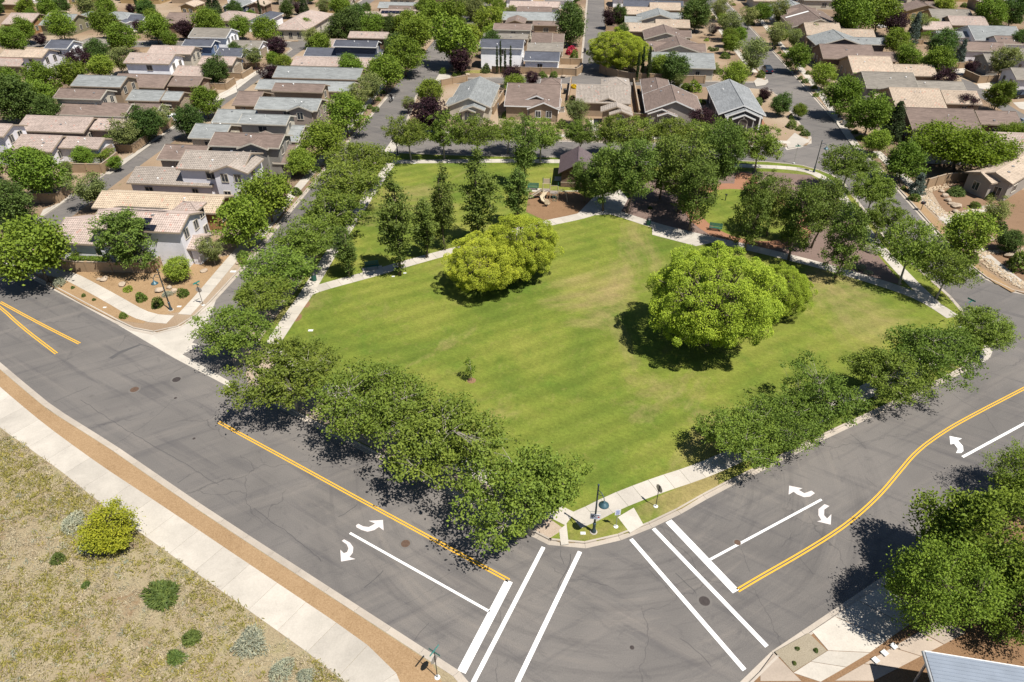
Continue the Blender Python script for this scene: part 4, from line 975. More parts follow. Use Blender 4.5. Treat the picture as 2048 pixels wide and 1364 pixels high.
HOUSES = [
    ('tile_pink', 'lavender', 'pale lavender two-storey corner house with pink tile roof and solar panels', [(-48.12, 82.96, -0.104, 12.45, 3.14, 5.3, 6.43, ''), (-54.59, 84.99, -0.104, 11.94, 4.2, 2.8, 4.31, ''), (-44.35, 87.92, -0.104, 3.41, 1.43, 5.0, 5.52, 'h'), (-41.52, 82.26, -0.104, 1.68, 2.21, 2.5, 3.3, '')], {'solar': 1, 'near': 1}),
    ('tile_orange', 'orange', 'long low house with orange-tan tile roof behind the lavender corner house', [(-50.96, 94.19, -0.104, 18.82, 3.19, 2.9, 4.05, '')], {'near': 1}),
    ('tile_grey', 'lavender', 'white two-storey house with grey-tan tile roof and gable, third left of the park street', [(-45.69, 104.21, -0.104, 10.6, 3.91, 5.3, 6.71, ''), (-52.82, 104.26, -0.104, 13.82, 3.42, 2.7, 3.93, ''), (-42.45, 102.24, 1.467, 6.0, 3.0, 5.3, 6.38, 'g')], {'near': 1}),
    ('shingle_brown', 'grey', 'grey clapboard house with dark brown roof, fourth left of the park street', [(-43.74, 113.51, -0.104, 12.07, 3.17, 5.3, 6.44, ''), (-55.34, 114.86, -0.104, 7.83, 3.6, 2.7, 3.99, ''), (-42.15, 112.66, 1.467, 6.0, 2.6, 5.2, 6.14, 'g'), (-37.84, 114.43, -0.104, 2.86, 4.39, 2.6, 4.18, '')], {'near': 1}),
    ('shingle_grey', 'cream', 'cream two-storey house with grey roof, fifth left of the park street', [(-44.27, 124.6, -0.104, 8.91, 2.54, 5.2, 6.12, ''), (-54.69, 125.62, -0.104, 6.7, 3.75, 2.7, 4.05, ''), (-39.12, 124.74, -0.104, 2.95, 4.22, 2.6, 4.12, '')], {'near': 1}),
    ('shingle_grey', 'tanpink', 'pinkish clapboard house with grey roof, sixth left of the park street', [(-42.23, 133.79, -0.104, 12.2, 3.37, 5.2, 6.41, ''), (-52.69, 134.1, -0.104, 8.41, 3.81, 2.7, 4.07, ''), (-39.48, 131.96, 1.467, 4.7, 2.51, 5.2, 6.1, '')], {'near': 1}),
    ('shingle_brown', 'tan', 'tan two-storey house with brown roof, seventh left of the park street', [(-43.21, 144.82, -0.104, 10.52, 2.54, 5.2, 6.11, ''), (-53.92, 145.88, -0.104, 5.28, 4.37, 2.7, 4.27, '')], {}),
    ('shingle_grey', 'cream', 'low house with long grey roof, eighth left of the park street', [(-44.72, 155.2, -0.104, 21.5, 3.19, 2.8, 3.95, '')], {}),
    ('shingle_grey', 'tan', 'low house with the longest flat grey roof, ninth left of the park street', [(-44.11, 165.34, -0.104, 20.28, 4.04, 2.8, 4.25, '')], {}),
    ('tile_pink', 'tan', 'low house with long salmon-pink tile roof, tenth left of the park street', [(-43.3, 175.52, -0.104, 19.13, 3.45, 2.8, 4.04, '')], {}),
    ('shingle_charcoal', 'navy', 'navy two-storey house with charcoal roof, eleventh left of the park street', [(-38.83, 183.93, -0.104, 10.97, 2.53, 5.2, 6.11, ''), (-42.31, 185.31, -0.104, 19.91, 3.39, 2.7, 3.92, '')], {}),
    ('tile_pink', 'brown', 'brown two-storey house with pinkish tile roof, twelfth left of the park street', [(-37.52, 194.54, -0.104, 10.37, 2.63, 5.0, 5.95, ''), (-46.08, 195.23, -0.104, 4.58, 3.61, 2.7, 4.0, '')], {}),
    ('tile_pink', 'tanpink', 'pinkish two-storey house with a wide black solar array on its roof', [(-33.73, 223.9, -0.104, 10.79, 3.35, 5.0, 6.21, ''), (-43.34, 232.8, -0.104, 4.74, 4.03, 2.7, 4.15, '')], {'solar2': 1}),
    ('shingle_brown', 'tan', 'brown-roofed house just behind the solar-array house', [(-33.11, 234.14, -0.104, 10.11, 2.78, 4.6, 5.6, '')], {}),
    ('shingle_grey', 'tan', 'grey-roofed house at the top edge left of the tree-lined street', [(-36.31, 248.65, -0.104, 14.76, 3.45, 3.0, 4.24, '')], {}),
    ('tile_pink', 'lavender', 'pale lavender house with tile roofs, nearest in the block left of the long alley', [(-88.95, 118.82, -0.104, 5.33, 3.06, 5.2, 6.3, ''), (-82.63, 119.37, -0.104, 7.79, 3.92, 2.7, 4.11, ''), (-75.49, 119.52, -0.104, 7.89, 2.7, 2.7, 3.67, '')], {'near': 1}),
    ('tile_pink', 'tanpink', 'low house with long pink tile roof, second in the block left of the long alley', [(-84.68, 129.3, -0.104, 13.42, 4.09, 2.8, 4.27, ''), (-74.96, 129.37, -0.104, 7.27, 3.0, 2.7, 3.78, '')], {'near': 1}),
    ('shingle_brown', 'cream', 'cream house with two dormers, third in the block left of the long alley', [(-85.66, 141.14, -0.104, 9.95, 2.84, 5.0, 6.02, ''), (-82.22, 138.8, -0.104, 14.2, 3.81, 2.7, 4.07, ''), (-72.52, 138.97, -0.104, 5.65, 3.11, 2.7, 3.82, ''), (-89.27, 141.9, 1.467, 4.0, 1.5, 4.6, 5.14, 'g'), (-82.94, 141.19, 1.467, 4.0, 1.5, 4.6, 5.14, 'g')], {'near': 1}),
    ('shingle_grey', 'tan', 'tan two-storey house with grey roof, fourth in the block left of the long alley', [(-85.65, 149.51, -0.104, 10.9, 3.54, 5.2, 6.47, ''), (-76.2, 148.05, -0.104, 7.26, 3.35, 2.7, 3.91, ''), (-70.8, 147.7, -0.104, 4.36, 2.83, 2.7, 3.72, '')], {}),
    ('shingle_brown', 'brown', 'low brown house with wide roof, fifth in the block left of the long alley', [(-81.54, 158.82, -0.104, 12.3, 4.4, 2.8, 4.39, ''), (-72.23, 158.9, -0.104, 7.3, 3.29, 2.7, 3.88, '')], {}),
    ('tile_pink', 'white', 'bright white house with pinkish tile roof, sixth in the block left of the long alley', [(-83.12, 168.11, -0.104, 11.0, 3.64, 5.3, 6.61, ''), (-74.2, 167.4, -0.104, 7.27, 3.59, 2.7, 3.99, '')], {'near': 1}),
    ('tile_pink', 'cream', 'cream two-storey house with pink tile roof, seventh in the block left of the long alley', [(-81.99, 177.07, -0.104, 11.0, 2.97, 5.2, 6.27, ''), (-71.41, 177.09, -0.104, 8.67, 3.24, 2.7, 3.87, '')], {}),
    ('shingle_charcoal', 'blue', 'blue two-storey house with charcoal roof, eighth in the block left of the long alley', [(-78.36, 184.7, -0.104, 7.7, 2.55, 5.2, 6.12, ''), (-71.11, 185.7, -0.104, 7.03, 3.35, 2.7, 3.9, '')], {}),
    ('shingle_taupe', 'white', 'white two-storey house with taupe roof, ninth in the block left of the long alley', [(-79.02, 195.77, -0.104, 10.31, 4.07, 5.2, 6.66, ''), (-70.01, 194.62, -0.104, 8.45, 3.21, 2.7, 3.86, '')], {}),
    ('shingle_charcoal', 'white', 'white gabled house with charcoal roof near the left edge', [(-112.57, 183.84, -0.104, 5.97, 3.38, 5.0, 6.22, '')], {}),
    ('tile_tan', 'lavender', 'house with pale tile roof and dark side wall in front of the charcoal-roofed one', [(-113.61, 174.74, -0.104, 5.74, 3.28, 5.0, 6.18, ''), (-125.98, 184.51, -0.104, 5.52, 2.74, 2.7, 3.69, '')], {}),
    ('tile_pink', 'sage', 'low pinkish tile-roofed house cut by the left edge beside the purple tree', [(-121.97, 175.55, -0.104, 12.66, 2.9, 2.8, 3.84, 'h')], {}),
    ('shingle_taupe', 'sage', 'low hip-roofed taupe house between green trees on the left cross street', [(-111.52, 195.9, -0.104, 9.99, 3.83, 2.8, 4.18, 'h')], {}),
    ('tile_pink', 'orange', 'house with pinkish roof and orange side wall above the left cross street', [(-146.66, 226.09, -0.104, 9.1, 5.52, 2.9, 4.89, '')], {}),
    ('shingle_grey', 'sage', 'sage house with wide grey roof and small front gable above the left cross street', [(-134.43, 224.53, -0.104, 9.44, 5.82, 2.9, 4.99, ''), (-132.49, 232.62, 1.467, 7.32, 2.29, 2.9, 3.72, '')], {}),
    ('shingle_grey', 'tan', 'grey hip-roofed house behind trees above the left cross street', [(-121.15, 231.4, -0.104, 10.99, 4.15, 2.9, 4.39, 'h')], {}),
    ('shingle_charcoal', 'white', 'white cottage with charcoal roof and front gable facing the left cross street', [(-116.56, 227.85, 1.467, 9.74, 1.38, 2.8, 3.3, ''), (-113.8, 228.32, -0.104, 5.19, 3.24, 2.9, 4.07, '')], {}),
    ('shingle_brown', 'brown', 'brown house with dark brown gable roof beside a purple tree', [(-99.43, 227.38, -0.104, 9.11, 5.4, 2.9, 4.84, ''), (-101.83, 226.94, 1.467, 7.0, 3.0, 2.9, 3.98, 'g')], {}),
    ('tile_pink', 'cream', 'pinkish tile-roofed house right of the brown gabled house', [(-85.7, 230.67, -0.104, 12.87, 4.94, 2.9, 4.68, 'h')], {}),
    ('tile_tan', 'ochre', 'ochre house with tan tile roof and garage door under the top edge', [(-107.04, 252.63, 1.467, 7.59, 2.71, 2.9, 3.88, '')], {'garage': 1}),
    ('shingle_grey', 'navy', 'blue-grey house with grey roof and front gable under the top edge', [(-92.0, 253.09, 1.467, 10.32, 3.14, 2.9, 4.03, '')], {}),
    ('tile_tan', 'brown', 'brown-gabled house with tan tile roof under the top edge', [(-84.78, 253.81, 1.467, 7.03, 2.95, 2.9, 3.96, '')], {}),
    ('shingle_charcoal', 'white', 'low house with blue-charcoal hip roof near the cream arched-window house', [(-76.28, 231.04, -1.675, 15.21, 2.93, 2.8, 3.85, 'h')], {}),
    ('tile_pink', 'cream', 'cream house with an arched window and pink tile roof on the left cross street', [(-62.73, 224.74, -1.675, 24.05, 5.25, 2.9, 4.79, 'h'), (-65.38, 218.94, 1.467, 6.0, 2.2, 2.7, 3.49, 'g')], {'near': 1}),
    ('shingle_brown', 'ochre', 'ochre house with brown roof under the top edge near the bend', [(-61.84, 257.38, 1.467, 7.05, 2.88, 2.8, 3.84, '')], {}),
    ('shingle_brown', 'cream', 'cream gabled house with brown roof at the top edge left of the far alley', [(-55.47, 257.19, -0.104, 3.17, 3.1, 2.8, 3.92, '')], {}),
    ('tile_tan', 'ochre', 'tan tile-roofed house in the top left corner of the view', [(-167.6, 256.33, -0.104, 8.36, 2.86, 2.8, 3.83, '')], {}),
    ('shingle_taupe', 'tan', 'taupe gabled house at the top left edge behind round trees', [(-157.44, 257.24, 0.691, 2.22, 2.93, 2.8, 3.85, '')], {}),
    ('tile_tan', 'tanpink', 'house with pinkish roof peeping behind the grey-roofed sage house', [(-143.88, 238.43, -0.104, 5.74, 1.9, 2.8, 3.48, 'h')], {}),
    ('shingle_charcoal', 'white', 'white two-storey house with charcoal roof and slim cypresses in front', [(-2.36, 183.52, -0.104, 10.87, 3.48, 5.2, 6.45, ''), (7.58, 181.04, -0.104, 8.76, 3.61, 2.8, 4.1, '')], {'near': 1, 'white': 1}),
    ('shingle_taupe', 'tan', 'low taupe-roofed house right behind the white cypress house', [(-1.57, 200.17, -0.104, 12.19, 2.37, 3.6, 4.45, ''), (8.8, 190.83, -0.104, 9.32, 3.42, 2.8, 4.03, '')], {}),
    ('shingle_brown', 'cream', 'cream house with brown roof and dormers behind the white cypress house', [(0.28, 204.94, -0.104, 10.4, 2.9, 5.0, 6.04, ''), (8.32, 201.43, -0.104, 5.59, 4.4, 2.8, 4.38, ''), (12.72, 201.34, -0.104, 3.19, 3.75, 2.8, 4.15, ''), (-3.37, 205.7, 1.467, 4.0, 1.5, 4.5, 5.04, 'g'), (3.76, 205.12, 1.467, 4.0, 1.5, 4.5, 5.04, 'g')], {}),
    ('shingle_brown', 'tan', 'brown-roofed house with wide front gable, fourth left of the straight lane', [(1.25, 224.08, 1.467, 7.72, 2.93, 3.2, 4.08, ''), (10.04, 221.42, -0.104, 7.6, 1.95, 2.8, 3.5, '')], {}),
    ('shingle_grey', 'grey', 'low house with pale grey-blue shingle roof, fifth left of the straight lane', [(5.99, 230.72, -0.104, 17.53, 4.25, 2.9, 4.43, '')], {}),
    ('shingle_brown', 'tan', 'low brown shingle-roofed house, sixth left of the straight lane', [(7.34, 242.52, -0.104, 11.06, 2.79, 2.9, 3.91, '')], {}),
    ('tile_pink', 'white', 'white-walled house with pinkish roof at the top edge left of the straight lane', [(7.67, 251.55, -0.104, 16.66, 3.3, 2.8, 3.99, '')], {}),
    ('shingle_grey', 'cream', 'cream house with grey roof and small square windows behind the park row', [(41.36, 176.54, -0.104, 14.93, 5.85, 2.8, 4.9, '')], {'near': 1}),
    ('shingle_brown', 'cream', 'brown-roofed house with wide cream gable, second right of the straight lane', [(43.06, 190.68, 1.467, 11.04, 6.05, 2.9, 4.72, ''), (47.16, 190.15, -0.104, 6.0, 3.45, 2.8, 4.04, ''), (38.78, 192.68, -0.104, 6.93, 3.64, 2.7, 4.01, '')], {}),
    ('shingle_brown', 'cream', 'brown-roofed house with slanting cream gable, third right of the straight lane', [(42.45, 205.96, 1.467, 11.28, 5.67, 2.9, 4.6, ''), (47.04, 206.8, -0.104, 5.91, 3.25, 2.8, 3.97, '')], {}),
    ('tile_tan', 'tan', 'pale tan tile-roofed house, fourth right of the straight lane', [(46.88, 217.99, -0.104, 9.78, 3.74, 3.2, 4.55, ''), (37.33, 215.41, -0.104, 8.8, 3.91, 2.7, 4.11, '')], {}),
    ('shingle_grey', 'cream', 'grey-roofed house with big cream front gable, fifth right of the straight lane', [(44.81, 229.35, 1.467, 10.67, 6.38, 3.0, 4.91, ''), (49.69, 232.93, -0.104, 6.6, 2.95, 2.8, 3.86, ''), (36.81, 227.48, -0.104, 5.0, 3.06, 2.7, 3.8, '')], {}),
    ('tile_tan', 'tan', 'pale tan tile-roofed house, sixth right of the straight lane', [(49.58, 244.98, -0.104, 9.82, 3.98, 3.2, 4.63, ''), (40.11, 240.57, -0.104, 7.62, 3.94, 2.7, 4.12, '')], {}),
    ('shingle_charcoal', 'tan', 'charcoal-roofed house at the top edge, seventh right of the straight lane', [(47.02, 252.56, -0.104, 19.81, 3.73, 2.8, 4.14, '')], {}),
    ('shingle_grey', 'cream', 'cream house with grey hip roof and arched window, leftmost in the row facing the park', [(-7.86, 147.99, -1.675, 16.14, 4.41, 2.9, 4.66, ''), (-11.47, 144.01, 1.467, 5.0, 1.9, 2.7, 3.38, 'g'), (-7.5, 140.55, 1.467, 5.0, 2.3, 2.8, 3.63, 'g'), (-8.57, 140.95, 1.467, 6.0, 1.6, 2.5, 3.08, 'g')], {'near': 1, 'trim': 'cream', 'front': {1: 'entry', 3: 'window'}}),
    ('shingle_brown', 'tan', 'tan house with brown roof, second from left in the row facing the park', [(4.63, 146.81, -0.104, 11.09, 6.62, 2.9, 5.55, ''), (5.27, 145.06, 1.467, 6.09, 4.03, 2.9, 4.51, ''), (6.7, 143.11, 1.467, 7.6, 3.25, 2.6, 3.9, ''), (8.69, 159.01, -0.104, 4.56, 2.06, 2.8, 3.54, 'h')], {'near': 1, 'trim': 'white', 'front': {1: 'porch'}, 'porch': 1}),
    ('tile_grey', 'tan', 'tan house with pale tile roof, middle one in the row facing the park', [(19.11, 147.72, -0.104, 11.2, 5.29, 2.9, 5.02, ''), (19.81, 144.09, 1.467, 2.8, 2.13, 3.0, 3.77, ''), (20.8, 138.7, 1.467, 3.3, 3.05, 2.7, 3.8, ''), (21.5, 136.72, 1.467, 2.76, 2.29, 2.6, 3.42, ''), (22.99, 157.96, -1.675, 6.48, 3.11, 2.8, 3.92, 'h')], {'near': 1, 'trim': 'tan', 'front': {2: 'window', 3: 'window'}}),
    ('shingle_brown', 'stucco', 'grey-tan house with brown hip roof, second from right in the row facing the park', [(32.53, 142.05, -1.675, 11.88, 5.63, 2.9, 5.15, ''), (29.7, 139.01, 1.467, 6.0, 2.6, 2.7, 3.64, 'g'), (30.75, 138.28, 1.467, 6.0, 1.9, 2.5, 3.18, 'g'), (34.09, 140.84, 1.467, 5.0, 1.7, 2.8, 3.41, 'g'), (31.15, 152.54, -1.675, 15.42, 3.12, 2.9, 4.15, 'h')], {'near': 1, 'trim': 'white', 'front': {2: 'window', 3: 'entry'}}),
    ('shingle_slate', 'charcoal', 'charcoal house with slate-grey roof, rightmost in the row facing the park', [(45.88, 144.2, -1.675, 18.83, 4.51, 2.9, 4.71, ''), (45.16, 135.43, 1.467, 3.64, 3.5, 2.8, 4.2, ''), (45.07, 134.94, 1.467, 3.36, 2.15, 2.5, 3.36, '')], {'near': 1, 'trim': 'white', 'front': {2: 'entry'}, 'porch': 1}),
    ('tile_pink', 'lavender', 'pink tile-roofed house half hidden by the widest tree right of the right street', [(82.06, 119.92, -0.104, 18.81, 4.5, 2.9, 4.52, '')], {'near': 1}),
    ('shingle_brown', 'brown', 'low house with large brown roof, second right of the right street', [(80.72, 131.49, -0.104, 12.35, 6.19, 2.9, 5.13, ''), (92.91, 133.32, -0.104, 7.43, 3.85, 2.7, 4.09, '')], {'near': 1}),
    ('tile_tan', 'tan', 'house with long tan tile roof in two steps, third right of the right street', [(82.68, 145.41, -0.104, 9.87, 5.95, 2.9, 5.04, ''), (92.81, 146.51, -0.104, 7.11, 4.07, 2.7, 4.17, ''), (77.03, 147.03, -0.104, 3.27, 2.09, 2.6, 3.35, '')], {'near': 1}),
    ('shingle_taupe', 'grey', 'low house with wide grey-taupe roof, fourth right of the right street', [(83.05, 158.55, -0.104, 10.94, 5.55, 2.9, 4.9, ''), (93.19, 155.37, -0.104, 9.96, 3.03, 2.7, 3.79, '')], {}),
    ('tile_tan', 'tan', 'house with stepped tan tile roof, fifth right of the right street', [(84.54, 171.79, -0.104, 9.68, 6.25, 2.9, 5.15, ''), (93.49, 167.94, -0.104, 9.07, 3.97, 2.7, 4.13, '')], {}),
    ('shingle_brown', 'brown', 'low dark brown shingle-roofed house, sixth right of the right street', [(84.07, 184.72, -0.104, 12.69, 5.83, 2.9, 5.0, ''), (92.48, 181.28, -0.104, 5.36, 3.63, 2.7, 4.01, '')], {}),
    ('shingle_grey', 'charcoal', 'blue-grey roofed house with dark gable, seventh right of the right street', [(87.49, 197.8, 1.467, 11.34, 6.56, 2.9, 4.87, ''), (95.6, 198.0, -0.104, 8.67, 3.01, 2.8, 3.88, '')], {}),
    ('tile_tan', 'tan', 'tan tile-roofed house in two steps, eighth right of the right street', [(87.76, 211.26, -0.104, 9.71, 5.8, 2.9, 4.99, ''), (96.64, 207.96, -0.104, 9.1, 3.47, 2.7, 3.95, '')], {}),
    ('shingle_brown', 'cream', 'brown-roofed house with pale skylight strip, ninth right of the right street', [(90.56, 228.32, 1.467, 24.92, 7.46, 2.9, 5.14, ''), (90.31, 235.58, -0.104, 9.19, 5.18, 2.9, 4.76, ''), (98.95, 219.41, -0.104, 5.08, 3.08, 2.6, 3.71, '')], {'skylight': 1}),
    ('shingle_grey', 'white', 'white-gabled house with grey roof at the top edge right of the right street', [(90.88, 245.99, 1.467, 9.41, 6.66, 2.8, 4.8, '')], {}),
    ('tile_pink', 'tan', 'pink tile-roofed house in the upper right block beside a dark purple tree', [(135.46, 223.43, -0.104, 10.41, 4.55, 2.9, 4.54, ''), (123.46, 217.71, -0.104, 8.38, 3.93, 2.7, 4.12, '')], {}),
    ('shingle_taupe', 'ochre', 'taupe-roofed house behind the pink tile-roofed one in the upper right block', [(134.24, 231.22, -0.104, 12.01, 6.24, 2.9, 5.15, '')], {}),
    ('shingle_brown', 'ochre', 'brown-roofed house with ochre gable at the top edge, upper right', [(133.21, 245.56, 1.467, 8.96, 6.01, 2.9, 4.7, ''), (139.15, 250.55, -0.104, 4.82, 3.75, 2.8, 4.15, '')], {}),
    ('shingle_grey', 'white', 'house with blue-grey hip roof in the upper right block', [(132.97, 205.9, -0.104, 12.56, 6.53, 2.9, 5.25, ''), (123.28, 207.16, -0.104, 8.77, 2.53, 2.7, 3.61, '')], {}),
    ('shingle_brown', 'lavender', 'lavender-walled house with long brown roof near the right edge', [(133.47, 196.93, -0.104, 9.04, 3.57, 3.2, 4.49, ''), (122.89, 191.83, -0.104, 10.63, 3.73, 2.7, 4.04, '')], {}),
    ('shingle_taupe', 'grey', 'small gabled house with taupe roof near the right edge', [(117.41, 178.38, -0.104, 3.32, 4.26, 2.7, 4.23, '')], {}),
    ('shingle_taupe', 'lavender', 'taupe-roofed house cut by the right edge below the lavender-walled one', [(116.93, 164.78, -0.104, 4.86, 3.99, 2.8, 4.24, ''), (126.77, 180.26, -0.104, 3.59, 6.41, 2.8, 5.11, '')], {}),
    ('tile_tan', 'stucco', 'grey-tan stucco house with tile roof beside the boulders at the right edge', [(74.91, 103.7, 0.325, 3.0, 2.46, 2.9, 3.79, ''), (80.64, 106.62, 0.681, 14.59, 2.81, 3.2, 4.21, '')], {'near': 1, 'right': 1}),
]
ROOFS = ('tile_pink', 'shingle_brown', 'shingle_grey', 'tile_tan', 'shingle_taupe'); WALLS = ('tan', 'cream', 'ochre', 'grey', 'white')
PLACE = ['first', 'second', 'third', 'fourth', 'fifth', 'sixth', 'seventh', 'eighth', 'ninth', 'tenth', 'eleventh', 'twelfth', 'thirteenth', 'fourteenth', 'fifteenth', 'sixteenth', 'seventeenth', 'eighteenth', 'nineteenth']
for ten in ('twent', 'thirt', 'fort', 'fift'): PLACE += [ten + 'ieth'] + [ten + 'y-' + x for x in PLACE[:9]]
for i, (r, wl, x, y, a, L, w, hip) in enumerate([(1, 3, -191.55, 280.42, -0.104, 13.89, 4.8, ''), (3, 4, -189.14, 296.96, 1.467, 12.51, 4.74, ''), (2, 3, -187.07, 313.18, -0.104, 13.58, 4.77, ''), (0, 4, -172.75, 278.96, 1.467, 12.43, 4.74, 'h'), (0, 4, -169.54, 295.12, -0.104, 13.73, 4.64, 'h'), (4, 3, -169.26, 312.42, 1.467, 12.92, 4.44, ''), (0, 2, -153.83, 277.09, 1.467, 14.45, 4.21, ''), (4, 3, -151.59, 295.36, 1.467, 13.19, 4.47, ''), (4, 2, -150.14, 311.42, 1.467, 15.4, 5.33, 'h'), (0, 1, -133.03, 294.18, -0.104, 13.18, 5.14, ''), (1, 2, -133.0, 276.07, -0.104, 15.67, 4.9, 'h'), (2, 4, -130.71, 310.49, -0.104, 14.09, 5.3, 'h'), (4, 0, -114.72, 275.62, -0.104, 15.29, 4.44, ''), (3, 0, -114.1, 293.08, 1.467, 13.08, 5.08, 'h'), (4, 2, -111.42, 309.28, -0.104, 13.1, 5.38, ''), (1, 4, -96.09, 274.74, 1.467, 13.45, 4.69, ''), (1, 2, -93.9, 292.65, -0.104, 14.39, 5.18, 'h'), (1, 4, -93.41, 307.92, 1.467, 12.34, 4.33, 'h'), (4, 1, -77.62, 274.46, 1.467, 12.55, 5.14, ''), (2, 4, -74.61, 290.81, -0.104, 15.47, 4.76, 'h'), (2, 0, -74.39, 307.84, 1.467, 14.61, 5.24, ''), (0, 1, -37.82, 271.27, 1.467, 15.22, 4.36, 'h'), (2, 2, -35.9, 288.1, -0.104, 13.19, 4.58, ''), (3, 1, -33.88, 306.42, -0.104, 14.44, 5.3, ''), (0, 0, -23.96, 270.63, -0.104, 14.91, 4.38, ''), (1, 0, -21.24, 288.12, 1.467, 13.35, 5.31, 'h'), (1, 4, -19.59, 305.52, 1.467, 12.71, 5.14, 'h'), (0, 4, 2.82, 270.6, 1.467, 14.0, 4.49, 'h'), (1, 2, 3.84, 287.61, -0.104, 15.0, 4.36, 'h'), (3, 4, 7.36, 302.93, 1.467, 13.76, 4.36, 'h'), (2, 4, 16.76, 268.33, 1.467, 13.75, 5.18, 'h'), (4, 1, 18.71, 286.5, -0.104, 15.38, 4.64, 'h'), (2, 3, 19.43, 302.38, 1.467, 12.51, 4.77, ''), (1, 4, 42.52, 268.78, -0.104, 14.05, 5.15, ''), (0, 2, 44.14, 284.29, -0.104, 14.59, 5.19, ''), (2, 3, 46.17, 301.95, 1.467, 15.78, 4.65, 'h'), (0, 1, 58.13, 267.24, -0.104, 14.75, 4.37, ''), (4, 4, 59.72, 283.69, 1.467, 15.37, 5.12, ''), (4, 2, 62.89, 300.7, 1.467, 12.16, 5.4, 'h'), (3, 1, 88.75, 265.82, 1.467, 14.6, 5.34, 'h'), (3, 2, 90.23, 282.35, 1.467, 15.73, 4.89, 'h'), (2, 0, 93.33, 298.51, -0.104, 15.72, 5.08, ''), (4, 1, 107.68, 264.93, -0.104, 13.47, 4.63, 'h'), (2, 4, 109.45, 282.22, 1.467, 15.13, 5.14, ''), (3, 3, 112.07, 297.97, 1.467, 13.61, 4.56, 'h'), (1, 4, 127.0, 263.9, 1.467, 13.76, 5.28, 'h'), (2, 3, 129.48, 279.95, -0.104, 14.67, 5.06, 'h'), (1, 4, 131.15, 296.67, 1.467, 14.36, 4.83, 'h'), (1, 1, 147.49, 278.98, 1.467, 15.04, 5.15, 'h'), (0, 0, 150.33, 297.17, -0.104, 12.79, 5.26, 'h'), (0, 0, 164.28, 260.83, 1.467, 13.26, 4.45, ''), (1, 2, 167.03, 279.65, -0.104, 12.04, 4.97, ''), (0, 4, 169.38, 295.86, -0.104, 15.39, 4.48, 'h'), (3, 0, 184.89, 260.73, -0.104, 14.87, 5.38, 'h'), (2, 4, 185.1, 278.28, -0.104, 14.84, 4.38, 'h'), (0, 2, 186.76, 295.69, -0.104, 14.65, 4.69, 'h'), (3, 2, 202.39, 260.69, -0.104, 12.9, 5.04, 'h'), (1, 1, 204.3, 275.83, -0.104, 13.62, 4.92, ''), (3, 1, 206.28, 292.97, 1.467, 15.47, 4.99, '')]):
    HOUSES.append((ROOFS[r], WALLS[wl], 'distant %s-roofed house, %s from the left along the top edge' % (('pink', 'brown', 'grey', 'tan', 'taupe')[r], PLACE[i]), [(x, y, a, L, w, 2.9, round(2.9 + .36 * w, 2), hip)], {}))
for i, h in enumerate(HOUSES): build_house(i, *h)

# ------------------------------------------------------------------ block walls round the yards
def block_wall(line, h, label, group=None, mat='wall_block', base=TOP - .05):
    line = [tuple(p) for p in line]
    root = thing('block_wall', label, 'wall', (line[0][0], line[0][1], base), 0, group)
    ox, oy = line[0]
    for a, b in zip(line, line[1:]):
        L = math.hypot(b[0] - a[0], b[1] - a[1]); n = max(1, round(L / 2.6)); an = math.atan2(b[1] - a[1], b[0] - a[0])
        for k in range(n):
            t = (k + .5) / n; x, y = a[0] + (b[0] - a[0]) * t - ox, a[1] + (b[1] - a[1]) * t - oy
            m = MB(); m.box(x, y, 0, L / n - .34, .17, h, an); pn = m.build('wall_panel', mat, root)
            m = MB(); m.box(x, y, h, L / n - .34, .24, .07, an); m.build('cap', 'trim_tan', pn)
            xe, ye = a[0] + (b[0] - a[0]) * k / n - ox, a[1] + (b[1] - a[1]) * k / n - oy
            m = MB(); m.box(xe, ye, -.02, .34, .34, h + .12, an); m.build('pillar', mat, root)
    m = MB(); m.box(line[-1][0] - ox, line[-1][1] - oy, -.02, .34, .34, h + .12, an); m.build('pillar', mat, root)
    return root
